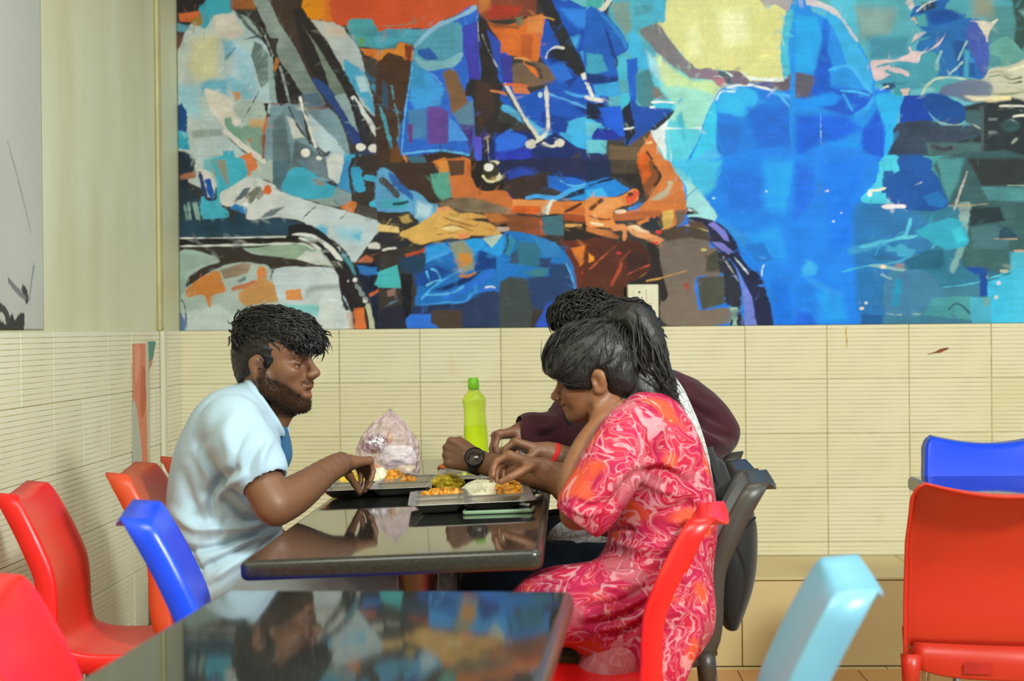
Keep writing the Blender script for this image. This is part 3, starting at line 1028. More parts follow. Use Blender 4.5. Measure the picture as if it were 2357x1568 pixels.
paint('''
D
P 383430 f2 t.2: 0,-20 1560,-20 1400,400 1960,440 1980,1490 -40,1490
P 40302a f6: 180,-20 460,-20 460,330 300,230 180,220 60,60
P 5a98c8 >62a8d4 g0 f5: -40,60 60,40 150,160 190,220 320,240 420,340 500,350 490,430 330,520 240,420 -40,420
P b4d4e4 f26: 320,330 450,370 420,480 300,470
P 2f60a8 f10 r10: 60,60 150,150 280,260 280,330 180,250 90,170
S 4a4848 w60 f5: -20,120 60,190 150,295
P 4aa8c0 f8: 0,300 230,310 220,400 0,390
S 1f4a5a w24 f3: 95,350 170,350 240,330
P c87038 >c06c38 g0 f6: 460,-40 800,-40 840,150 900,230 1090,230 1180,310 1170,400 1000,400 650,330 600,100
P d48c40 f16: 500,-40 590,-40 600,110 520,70
P 58a090 f12 r8: 430,80 600,70 630,290 540,320 480,260 450,160
P 5a4030 f4: 590,-40 740,-40 740,90 620,100
P 7a6a54 f20 t.3: 520,330 750,290 1000,350 1170,410 1170,460 700,410 520,380
P 262220 f4: 800,-40 1090,-40 1100,220 920,240 850,200 800,100
B d8d2b4 f3: 1000,60 100,100
B 3a3424 f6: 975,55 80,88
B e8e8e6 f4: 960,25 44,38
B c8942c f6: 1010,125 28,18
S e4e0b0 w22 f3: 905,90 940,140 1000,150 1050,120
P 2a2c5c >24284a f6: 1090,-40 2000,-40 2000,100 1700,90 1500,60 1300,120 1180,310 1110,150
P 2a50c8 f30 a.7: 1130,60 1250,20 1400,60 1300,150 1160,170
P 3a2c2a f10: 1100,150 1300,90 1480,100 1500,200 1300,280 1190,310
P 1f70d8 >1f60c8 f6: 1490,100 1700,110 1880,160 1800,220 1640,250 1500,200
P 1c2a48 f8: 1600,290 1700,230 1960,170 1980,260 1700,330
S 48a8f0 w40 f6: 1290,300 1400,280 1560,300 1700,230 1870,170
P 2f90e0 f8: 1560,320 1700,300 1980,210 1980,320
S 60c0f4 w8 f4: 1600,140 1720,190 1880,160
P d88c50 f5: 1180,310 1500,320 1470,440 1170,400
P c85a24 f10 t.3: 1180,370 1430,370 1430,450 1170,430
P c0b4a8 f3: 1440,400 1510,320 1580,320 1520,440 1450,450
S e8e4dc w34 f3: 1550,315 1510,370 1490,450
P d88040 f6: 1540,330 1800,330 1990,290 1990,480 1660,440 1500,440
P c86a30 f10: 1600,360 1800,380 1980,400 1980,460 1700,440
S 5a3020 w26 f6: 1640,430 1720,390 1800,345
P a04a24 f8 t.2: 1640,440 1990,470 1990,550 1800,520 1640,500
P 2c2420 f8: 1640,500 1990,560 1990,680 1640,680
S e0a860 w22 f8: 1650,545 1800,545
S e0b080 w30 f8: 1880,515 1990,535
P 6a4428 >8a4c2c g0 f10 t.2: 900,430 1170,450 1440,480 1440,640 1150,590 1000,520
P b46c38 f14: 910,430 1050,440 1150,500 980,520
P 3f6a78 f4: 1440,470 1630,450 1640,640 1450,630
S d85838 w14 f4: 1430,500 1440,620
P 3a3430 f5 t.2: -40,420 240,440 330,510 200,560 -40,520
P b09858 f10 r14: 150,470 240,440 270,500 200,530
P 2e2c34 f6: -40,610 160,630 300,720 100,760 -40,700
P e0c080 f5: -40,535 150,560 150,610 -40,600
P d8ae60 >cc9a50 g0 f5: 160,620 300,550 480,430 500,390 600,380 680,430 830,440 920,460 930,480 780,490 900,510 1000,540 1030,580 1060,600 1040,640 800,640 780,660 620,665 450,690 340,720 230,670
P e4cc90 f14: 500,560 650,540 760,580 600,600
P dcbc78 f10: 560,480 700,470 800,490 640,500
S a06a38 w11 f5: 540,470 700,520 860,560 1020,590
S a8743c w11 f5: 470,580 600,545 700,555 820,600
S b48040 w9 f5: 600,440 760,490 920,475
S a06a3c w9 f5: 420,640 560,620 700,615
P e08a5c f6: 680,622 780,613 795,650 690,665
P e09a64 f8: 490,385 600,375 625,410 500,425
P b8a098 f5: 1030,560 1140,560 1150,590 1110,600 1050,605
P 262024 f5: 1050,540 1100,520 1150,550 1080,560
S d0ccc8 w22 f4: 0,770 60,755 130,748
P 1f6ab8 >2074c4 g0 f5 t.12: 390,740 600,700 900,655 1100,625 1130,600 1350,630 1600,740 1720,900 1750,1120 1400,1100 1060,1160 700,1250 480,1270 300,1290 340,1000
P 2f98e4 f12: 390,750 560,705 640,780 480,850 350,900
P 2898e4 f8: 740,695 880,660 960,740 1100,650 1090,790 1030,820 880,770 830,830
P a8c0b8 f6: 900,660 1080,630 990,750
P 8a9078 f18: 600,705 740,685 830,800 830,940 700,980 640,800
P c8843c f16: 690,790 790,800 820,880 700,930
P 16408a f5: 880,770 1030,820 1030,940 830,950
P 2074c8 f8 r8: 1030,820 1140,850 1230,960 1060,1060 1030,950
P 2f88a8 f4: 1130,620 1210,680 1150,820 1085,800
S 1f4a88 w20 f6: 1130,620 1130,720 1095,800
P 2f6a88 f6: 1210,690 1440,700 1430,920 1220,900
P 34506e f6: 1170,800 1220,760 1230,900 1150,880
P 2a3c68 f8: 1420,840 1530,840 1500,940 1420,910
P 3a7a8c f5 r8: 1250,960 1320,960 1510,920 1460,1030 1330,1000
P 2f7cc0 f8: 1350,640 1560,700 1650,840 1460,820
P 24406c f16: 1500,880 1680,900 1740,1100 1500,1040
P 10306a f14: 420,1130 600,1080 850,960 900,960 780,1060 560,1140
P 16489a f20: 300,960 500,900 640,960 420,1100 300,1080
S c07c3c w20 f10: 700,1000 780,1000 850,970
S 48a8f0 w20 f6: 350,1215 450,1110 600,1010 720,945
S 48a0ec w24 f7: 340,900 470,830 600,790
S 2a70d8 w70 f18: 540,1190 800,1090 1010,950
S 58b0f0 w26 f8: 390,1170 500,1170 640,1150 740,1090
S 3f98e8 w28 f6: 320,1275 560,1250 740,1235 800,1170 860,1140
S 2f70d8 w36 f12: 860,1140 960,1120 1050,1150
S c8d8f0 w14 f4: 930,1108 980,1098 1020,1108
S 58b0e8 w14 f4 r8: 400,960 430,1050
S 58b0e8 w14 f4 r8: 440,930 490,960 530,1030
S 68bcec w20 f4: 400,1090 470,1050 540,1040
P 243054 >2c3c60 g0 f12 t.15: 250,1290 500,1260 740,1240 880,1160 1060,1160 1060,1490 250,1490
P 4a3c34 f16: 440,1310 720,1310 720,1490 460,1490
P 2f70d8 f8: 220,1350 440,1345 440,1420 540,1490 200,1490
P 40484a f12: 1060,1060 1150,1010 1300,1020 1360,1300 1330,1490 1060,1490
P 2a4070 f12: 1300,1020 1520,1000 1740,1120 1600,1300 1360,1300
P 2a50c0 f10: 1370,1480 1500,1230 1560,1240 1540,1490
P 2444b0 f8: 1570,1240 1620,1240 1610,1490 1540,1490
S 58a0e0 w16 f5: 1655,880 1700,980 1740,1110
P 6a3020 >5a2a20 g0 f8: 1600,690 1990,680 1990,1160 1760,1120 1720,900
P d87a30 f8: 1700,750 1820,730 1910,860 1780,910
S c83a20 w18 f6: 1800,985 1880,920 1980,840
P 48b0b8 f4: -40,970 140,900 168,1110 -40,1100
P b04a30 f8 r8: 200,800 390,750 390,790 220,835
P 24405c f12: 150,850 400,790 380,960 290,990 170,960
P 1a1c22 f8: 170,990 270,990 260,1340 200,1400
P 8a6a64 f8: 40,1140 120,1110 120,1180 50,1190
S 5a7088 w30 f6 r16: 0,1290 80,1250 160,1210
P 282a38 f8: -40,1310 180,1260 230,1490 -40,1490
''')
paint('''
E
P 5cc8e0 f10: 560,640 1200,640 1100,1600 500,1600
P dcdc9c >d8d890 g0 f10 t.05: 620,-60 1540,-60 1570,80 1660,40 1780,110 1760,250 1730,460 1735,730 1440,740 1200,640 950,620 700,350 590,210 670,190
P e9ecbc f70: 1140,120 1400,100 1420,380 1200,420
P e6e8b0 f40: 860,300 960,200 1000,500 880,520
P c4e0a8 f30: 590,520 900,720 1080,720 1180,800 1100,900 850,880 700,820 600,640
P cfe4b4 f30: 600,480 720,620 700,760 600,700
P 9cdcd0 f26: 640,780 1100,850 1060,1050 960,1290 860,1290 840,1100 700,1080 760,960
P 58cce8 f16: 640,1150 1000,1170 960,1290 860,1490 720,1520 720,1200
P 48b8d8 f16: 770,1050 820,1000 860,1280 830,1280
P e2eaf0 f6: 540,1180 690,1060 680,1180 670,1300 720,1350 720,1520 620,1340
P 6cd0e8 f4: 670,1180 720,1180 720,1490 680,1490
S eef6f8 w11 f3: 640,1160 820,1162 1010,1160 1060,1210
S 5ab8e0 w8 f4: 820,890 720,1020 560,1200
P 1f90e8 >2a9cec g0 f6: 1760,110 1860,-60 2000,-60 2000,680 1840,650 1740,730 1720,500 1760,250
S 48b8d8 w70 f8: 1800,90 1765,250 1745,420 1750,560 1770,720
P 1a7ad8 f26: 1850,160 2000,200 2000,560 1830,560
P a8a0a4 f5: 1490,-60 1840,-60 1775,110 1660,40 1570,80
S b0d4d8 w8 f3: 1740,140 1720,300 1740,420
P 6a6070 >625c68 g0 f6: 1450,730 1700,740 1840,640 2000,655 2000,880 1830,850 1640,810 1480,770
P 5f5c98 f12: 1450,728 1640,740 1640,805 1480,770
P 1f80e8 >1a74e0 g0 f6 t.06: 1120,870 1200,790 1380,760 1640,820 2000,880 2000,1600 860,1600 870,1450 960,1280 1040,1050
P 30b0f8 f20: 1120,900 1250,790 1420,790 1510,900 1380,1060 1250,1030 1140,1010
P 38c4f4 f14: 1110,880 1140,1050 1130,1380 890,1470 980,1250 1050,1040
P 1868d8 f40: 1400,980 1900,960 2000,1300 1500,1350
P 1f98f8 f30: 1560,1450 1640,1400 1700,1600 1560,1600
P 2070d8 f30: 1140,1100 1340,1150 1300,1500 1140,1400
P 48b0ec f30: 880,1480 1100,1320 1250,1500 1200,1600 860,1600
S e0f0f8 w16 f5: 1130,910 1175,830 1300,830
S e4ecf0 w26 f6: 1220,795 1400,765 1640,820
S 58b8f8 w24 f8: 1700,860 1760,930 1820,995
S 48a8f0 w30 f10: 1640,840 1780,870 1920,930
P 74767a >8a8090 g0 f5: 440,270 600,210 700,350 780,450 850,540 910,580 950,625 1080,620 1200,680 1230,740 1170,800 1080,720 920,710 820,650 620,500 520,390
P 8a7488 f16: 900,640 1080,640 1180,690 1080,720 940,700
P 4a6070 f8: 1140,640 1240,640 1295,700 1270,760 1200,780
P 7a6a80 f6: 1250,640 1340,650 1440,745 1400,770 1270,760
P b87888 f6: 1090,710 1200,700 1230,770 1170,790
S e8e8e8 w10 f3: 1100,695 1150,690 1200,710
S d0e8e8 w10 f4: 1180,640 1230,660 1275,690
P e4f0f4 f10: 1340,640 1440,700 1740,710 1740,740 1450,730
P 54a8bc >48b0d4 g0 f6 r4: 170,-60 640,-60 670,120 665,200 590,210 440,270 330,320 200,170
P 7a9a98 f14: 170,30 340,20 370,280 320,310 220,190
P 4a98b0 f20: 380,60 560,40 560,100 400,160
P 40b0e0 f10: 370,260 480,420 600,640 520,650 400,600 320,420
P a0d8ec f20: 490,440 600,560 640,760 540,640
P 48a8a8 f5: -40,-60 140,-60 60,90 -40,90
S d4d0c4 w40 f5: 60,110 130,60 190,-40
S 1f2830 w8 f3: 40,110 130,110 190,20
P 1f58b8 >2060c0 f5: -40,100 100,110 200,200 310,350 330,450 230,520 230,620 240,740 -40,700
P 2f88d8 f14: 60,100 180,190 320,370 320,440 200,260
S 143a88 w26 f10: 130,260 170,380 215,530
P 3f9cc0 f12: -40,480 100,500 150,640 -40,690
P 163478 f12: -40,660 120,690 240,700 240,760 -40,750
P 1a2848 f6: 220,520 270,550 250,610 220,600
P 48b8d8 f5: 240,520 320,500 350,720 250,720
P 2060d0 f8: 320,540 420,530 420,720 400,1000 350,920
P 3f8898 >50808a g0 f12: 400,680 520,630 580,800 560,950 490,1040 420,900
P 7a7878 f12: 560,800 600,790 690,900 570,900
P 2050b0 >1a48a4 g0 f6: 350,900 430,960 560,970 740,990 550,1170 400,1290 310,1300 310,1150
S 2a3038 w30 f6: 750,1000 650,1100 550,1175
P 40b8e0 f14: 560,930 740,930 740,990 600,980
S f0f4f4 w20 f3: 545,925 650,922 755,932
B e8f4f8 f3: 553,972 26,11
P 38a0e0 f6: 20,770 240,740 280,860 160,880 40,850
P 40b8d8 f5 r8: 270,870 345,820 345,900 330,980 265,970
P 1a2440 f8: -40,930 160,960 60,1090 -40,1070
P 2060e0 f10: 70,970 270,960 320,1220 240,1240 130,1130
P 1c2432 f5: 280,990 350,930 390,1130 400,1200 320,1310
S e8f4f4 w14 f3: 300,1165 350,1160 390,1150
P 2034a4 f8: 20,1150 200,1180 290,1260 0,1270
P 68c0d8 f5: -40,1260 150,1270 140,1390 -40,1380
P 68c0d8 f5: -40,1105 100,1120 50,1160 10,1230 -40,1230
P 26305a f8: -40,1390 160,1400 175,1600 -40,1600
P 5a4c38 >6a5440 g90 f8 t.3: 160,1300 330,1330 540,1170 560,1300 420,1600 170,1600
P d07838 >c87440 g0 f5: 540,1190 580,1290 650,1420 760,1600 420,1600 420,1390
P d85c1e f20: 430,1400 500,1380 580,1600 430,1600
S 5a3020 w26 f8: 500,1370 560,1460 620,1600
S ecc898 w16 f6: 490,1300 550,1285
''')
paint('''
G
P 55a8b8 >4a9cb0 g0 f10: -40,-60 2100,-60 2100,800 -40,800
P 50b8d8 f20: 250,-60 500,-60 530,380 400,400
P 7fa0a0 f50: 500,60 880,80 820,300 560,360
P 3f8ca8 f40: 600,340 980,330 980,500 640,550
P 4a8890 f20: 1680,60 2100,60 2100,640 1850,640 1690,600
P 8a9484 f60: 1560,-40 1740,-40 1740,160 1560,160
P 2f4a48 f20: 1900,-60 2100,-60 2100,320 1980,480 1930,380 1950,200
P 6a9094 f20: 1980,100 2100,60 2100,260
P 5f9c98 f6: 1850,330 1930,380 2030,510 1940,560 1840,610 1800,520 1700,480 1700,420
P b8bcac >c4c4b0 g0 f12: 1650,700 1720,620 1900,600 2100,540 2100,930 1750,930 1480,860 1400,780
P 1a88e8 >1f8cec f5 t.05: -40,60 60,-60 150,20 300,110 420,280 540,400 640,600 680,730 680,860 760,1100 775,1420 720,1600 -40,1600
P d0c8d0 f6 r6: 50,-60 90,-10 250,40 350,110 430,230 525,370 485,355 360,200 230,120 100,60 60,40
P 34a8e6 f10: 110,60 340,150 450,300 620,580 650,800 500,780 400,500 300,250
P 20a0f0 f12: -40,140 150,150 220,400 140,660 -40,650
P 58b8e0 f14: 100,60 230,90 230,140 110,110
S 1468d8 w60 f20: 235,180 225,400 175,600 130,760
P 0f58d0 f20: 150,660 220,420 290,600 280,780 500,800 660,860 480,1050 100,950 -20,1000 -20,920 110,780
P 2090e8 f10: 260,640 440,620 560,740 620,820 500,790 300,760
P 5a586a f6: -40,655 130,680 125,770 90,850 60,880 -40,890
P 1090f8 f24: -40,910 300,830 390,880 300,950 -40,1000
S 40b0f8 w26 f8: 260,635 450,600 560,740 650,840
S 48b8f8 w26 f8: 360,820 500,830 640,870
S 2fa0f0 w34 f10: 490,1050 600,980 680,870
S 30a0f4 w26 f8: 390,850 430,920 480,1010
P 1060e0 f40: -40,1040 400,1040 560,1160 300,1300 -40,1500
P 1090fc f40: -40,1600 -40,1470 250,1280 600,1290 560,1600
P 1058d8 f20: 560,1180 700,1000 760,1150 765,1450 700,1500 560,1400
S 9ad0f0 w4 f3: 188,1030 190,1200 195,1330
P 1a60b0 f8 r8: 1000,150 1050,60 1150,40 1250,-60 1420,-60 1300,80 1490,130 1450,180 1280,250 1140,290 1020,200
P 0f4a9c f20: 1140,120 1360,90 1480,140 1400,190 1200,230
P 183c60 f10: 1100,30 1250,20 1220,80 1080,120
P d0c0c8 f5 r8: 950,30 1000,-20 1035,50 1000,90
S e0e0d8 w12 f4 r4: 1050,110 1110,60 1180,20 1290,-10
P 48a0a8 f14: 1040,150 1130,130 1150,240 1070,240
S b8b0a8 w36 f6 r10: 1000,190 1030,180 1060,220
P 1f68ac >1f64b0 g0 f6: 1130,300 1330,220 1500,170 1640,190 1700,300 1700,500 1660,720 1520,700 1340,690 1150,770 1090,720 1190,500 1050,450
P 3f90b0 >4094a8 g0 f14: 870,580 1100,480 1230,480 1260,640 1150,770 1000,810 740,770 690,730
P 4058b0 f12: 1530,200 1655,220 1705,400 1695,640 1640,690 1560,500 1500,360
P 1a5098 f16: 1380,360 1500,380 1600,700 1440,690
P 3f98b8 f20: 1480,440 1530,460 1520,700 1480,690
P d2bac2 f5 r5: 640,550 760,545 900,530 1000,470 1000,400 1050,310 1140,295 1010,390 990,460 1150,460 1280,350 1310,310 1260,410 1100,500 1060,570 900,550 810,600 900,620 970,650 975,690 860,660 690,735 650,640
S 4a98b0 w22 f6: 690,610 780,585 850,570
S 4a98b0 w26 f6: 770,640 840,670 900,700
S 3f90ac w20 f5: 990,420 1060,370 1170,340
S 8ab8c0 w20 f5: 1510,370 1470,450 1425,550
S 98c0c4 w22 f5: 1470,560 1410,620 1340,680
S b0c8b8 w22 f4: 1100,865 1150,770 1250,710 1380,705 1510,725
S 8abcc0 w30 f8: 1280,460 1240,560 1230,640
P d4ccbc f6 r8: 1540,190 1650,190 1720,200 1790,175 1720,280 1690,390 1660,300 1600,210
P 20a8f4 >28acf0 f6: 680,870 760,840 860,850 950,890 900,1000 880,1100 870,1250 820,1430 760,1440 775,1200 720,1000
P 1c4a78 f10: 740,760 860,740 860,800 780,820
P 3a98a8 f8 r10: 840,800 1000,810 980,870 860,860
P d4b8b8 f4 r6: 910,810 990,800 970,860 930,860
S d0d0d0 w20 f4 r8: 720,815 800,780
P 5a6a90 >6f7c90 g0 f16: 1270,790 1500,720 1700,740 1730,860 1560,930 1400,880 1270,860
P 48a8a8 f6: 1210,780 1280,790 1250,840 1220,820
P 28303a >222c30 g0 f16: 1480,960 2100,930 2100,1600 1300,1600 1150,1400 1400,1280 1650,1200 1500,1100
P 0e4898 >0f4890 g0 f8: 1100,860 1270,850 1480,960 1490,1080 1400,1130 1280,1110 1180,1040 1100,920
P 0a40a8 f6: 950,870 1100,860 1120,960 1220,1095 900,1115 910,960
P 2c3c58 >344250 g0 f10 t.2: 880,1120 1200,1095 1300,1130 1560,1140 1650,1200 1400,1280 1150,1410 820,1410 840,1300
P 3f5f68 f18: 1500,1000 1650,1000 1650,1150 1500,1120
P 44686c f16 t.2: 1140,1290 1640,1290 1650,1400 1300,1410 1160,1400
S 3a2c44 w40 f14: 1180,1320 1300,1350 1380,1330
S 9aa8a0 w12 f5: 1240,1100 1380,1130 1540,1120 1640,1170
P e0d8bc f16: 1480,870 1760,870 1900,900 1760,920 1560,910
S e4e0c4 w22 f6: 1880,640 1980,610 2080,590
S 6a7060 w18 f5: 1870,750 1930,755 2000,740
S 8a9078 w18 f8: 1720,850 1900,850 2080,820
S a8a088 w20 f6: 1710,660 1800,650 1900,690
S 70785c w14 f5: 1690,700 1820,680 1900,720 2000,700
S e8dca0 w22 f8: 1700,895 1800,890 1900,885
S d8d8d0 w11 f3: 1800,960 1920,958 2060,964
S d8d8d0 w18 f3: 1920,1055 1980,1045 2060,1042
B 2f4e54 f14: 1900,1135 90,60
S 5a7074 w10 f6: 1850,1100 1910,1085 1970,1110
S 8a9890 w22 f5: 1910,1300 1960,1250
S 44585c w28 f8: 1645,960 1648,1280 1655,1600
S 6a7c7c w20 f8: 1700,1080 1780,1080
S 6a7c7c w26 f10: 1700,1200 1780,1200
P 34606c f20: 1700,1400 1900,1420 1800,1560 1700,1540
P 48a0a8 >3f94a0 g0 f8 r8: 1100,1410 1350,1405 1420,1460 1510,1520 1510,1600 1200,1600
S 3f7a88 w14 f6: 1290,1420 1320,1490 1400,1540 1500,1520
P 14509a f8 r6: 830,1400 1100,1400 1180,1500 1200,1600 1000,1600 880,1450
P 48c8e8 f5 r8: 720,1600 780,1430 890,1415 900,1470 860,1520 1000,1540 1000,1600
B 48a8c8 f4: 1075,1522 26,14
''')
paint('''
F
P 1a80ec f20 t.05: 1080,-40 2000,-40 2000,1490 1600,1490 1400,900 1160,600 1000,300
P 40b8e8 f30: 690,-40 1180,-40 1120,200 1010,300 860,200
P 1a70e0 f90: 1180,60 1700,60 1600,420 1250,420
P 1f9cfc f60: 1560,-40 1860,-40 1800,460 1560,400
P 2098fc f60: 1400,620 1700,560 1800,860 1500,860
P 1070e4 f50: 1620,1060 2000,1040 2000,1490 1660,1490
P 2f90e0 f40: 1120,460 1400,640 1400,760 1250,600
P 1a78d8 f8: 1380,720 1550,700 1650,860 1500,900
P 38a8e8 f12 r8: 1850,940 1960,840 2000,1050 1900,1040
P 9cd8e0 f8 r5: 790,100 950,200 1010,280 1120,430 1125,490 1050,545 870,470 860,200
P 68c4dc f20: 720,0 830,60 900,160 830,140
S 5a98a8 w18 f5: 860,290 930,230 970,200
P 30282c f5: 860,380 920,390 975,440 860,450
P c8d8e0 f4: 880,390 930,410 900,420 870,410
P 2c2624 f8 t.2: 160,-40 420,-40 480,260 440,310 300,130 180,100
P 4a4034 f10 t.3: 170,-40 410,-40 410,80 180,80
P 1c2c50 f8: -40,-40 175,-40 185,110 -40,170
P d0783c >c8743c g0 f5: 540,-40 700,-40 760,60 820,150 860,330 850,450 740,560 640,580 650,430 400,490 200,490 200,450 400,400 520,300 620,110
P 8a5028 >7a4826 f10: 405,-40 560,-40 630,110 580,200 500,290 470,170
P d05e1e f16 t.3: 420,-40 520,-40 540,90 470,170
S 402a20 w22 f8: 560,0 625,100 560,210
P b4ae96 f14 r8: 520,320 600,270 680,200 700,150 740,170 700,270 620,310
P c8a458 f10 r8 t.3: 640,430 740,400 740,550 640,580
P 6a5c50 f14: 760,410 850,400 855,500 770,560
P 1f80d8 f8: -40,170 60,140 180,120 280,180 340,230 160,300 -40,310
P 38b0f4 f14: -40,230 100,210 160,290 -40,310
S 1c2c50 w18 f6: -20,190 100,150 200,125
P e08c4c >e09048 g0 f5: -40,310 100,290 250,290 340,240 400,220 430,260 400,340 220,400 200,470 230,560 100,560 -40,540
P e89c5c f16: 50,320 240,300 280,340 160,420 20,460
S 6a3a20 w42 f8: -10,410 40,360 110,310
P d85436 f6: 310,290 400,225 435,260 390,345 320,355
B 5a3020 f6: 355,265 30,18
S 8a4020 w20 f6: -20,460 80,490 180,490
S f0d8b0 w22 f5: -10,515 50,530 110,542
P 3a88e0 f8 r8: 330,380 480,340 430,390 340,410
P b06038 f8: 200,450 350,430 500,415 640,420 580,480 300,500 220,495
B e8c8b0 f8: 270,420 52,20
P 26303a f6: 430,500 520,490 600,450 655,560 600,600 480,570
P c87c3c f6: 420,520 520,465 525,500 440,545
S b8602c w24 f5: 560,470 620,435
P dca070 >d48858 g0 f5 t.2: 325,560 400,545 540,620 675,690 600,712 540,690 400,640 340,600
P e0ccb0 f14: 345,555 410,550 520,610 440,600
P c84a38 f5: 530,690 610,700 560,750 540,795
P c07440 f6 t.2: -40,560 180,590 260,650 240,675 100,640 -40,595
P d88a58 f5: 180,560 240,530 325,560 310,685 285,670 285,590 200,600
B c83c38 f6: 610,607 28,18
P 5a2e20 >4a2820 g0 f10 t.15: -40,680 240,690 420,690 520,800 545,920 500,1050 330,1070 240,1230 -40,1230
P 3a2420 f16: 300,780 500,800 520,900 350,1000
S b85838 w14 f5: -10,940 110,830 225,730
S a84a30 w34 f8 r6: 180,1090 240,980 280,880
S 7a3a28 w24 f8: 240,900 300,830 360,770
S c05040 w11 f4: 330,990 430,940 540,900
P e09030 f5: -20,800 25,830 30,860 -20,885
B c03a38 f8: 250,795 24,16
P 7c6e62 >6c625c g90 f6 t.06: 610,740 700,660 900,640 1060,660 1075,740 1145,770 1170,1000 950,1010 960,1250 1000,1310 1270,1290 1270,1420 690,1450 630,1220 690,1190 620,850
P 2a2424 f5: 500,700 610,750 620,900 660,1050 692,1180 640,1230 600,1080 330,1070 500,1000 540,850
P 4a3c34 f12: 650,590 850,545 1060,575 1075,690 900,650 680,690
S b0a060 w9 f4 r4: 850,545 950,560 1060,600
S c89850 w13 f4 r4: 500,1048 700,1002 870,950
P 4c4e44 f8: 950,1020 1200,1000 1210,1250 1000,1310
P 44443a f16: 1030,820 1150,770 1160,960 1040,960
S 8a6c50 w10 f8: 1030,900 1060,800 1110,770
L a04040 f3: 845,1055 888,1090 845,1128
B d0c070 f8: 1020,765 26,10
P 20264a >1c2240 g90 f5 r4: 860,470 1060,490 1200,560 1310,700 1340,800 1430,930 1520,1000 1600,1200 1650,1490 1500,1490 1450,1200 1380,1050 1300,900 1170,780 1070,700 1065,640 1060,580 1000,540
P 5a4438 f10: 860,490 1000,520 1060,580 900,560
P 2a2c38 f6 r6: 1150,790 1250,850 1340,1050 1390,1490 1260,1490 1270,1290 1210,1240 1200,1000 1160,960
P 7a7ad2 f5: 1060,540 1110,510 1210,600 1255,700 1200,680 1140,600
P 7a7ad0 f4: 1075,690 1180,700 1295,790 1240,805 1150,750
P 6f80da f5: 1310,930 1370,1050 1450,1200 1505,1490 1385,1490 1365,1120
S c4d4e8 w11 f4 r5: 1290,830 1360,910 1420,985
S a8b4c8 w10 f4 r8: 1190,830 1260,940 1330,1050
S 3080e0 w18 f5 r12: 1355,1180 1365,1300 1370,1470
P 8ab0a8 f4 r16 t.4: 1265,1290 1310,1290 1330,1490 1280,1490
S 2a60c0 w6 f4: 1330,760 1460,900 1560,1060 1620,1250 1650,1460
S 2f78d8 w20 f6: 1500,1090 1570,1090
S c0dce8 w9 f3: 1540,1000 1545,940 1560,900
B b8ece8 f3: 1580,240 10,10
B a8dcf0 f4: 1107,300 13,9
S 70c0f0 w14 f5: 1830,720 1895,720
S 58b0f0 w10 f5: 1800,800 1855,800
''')
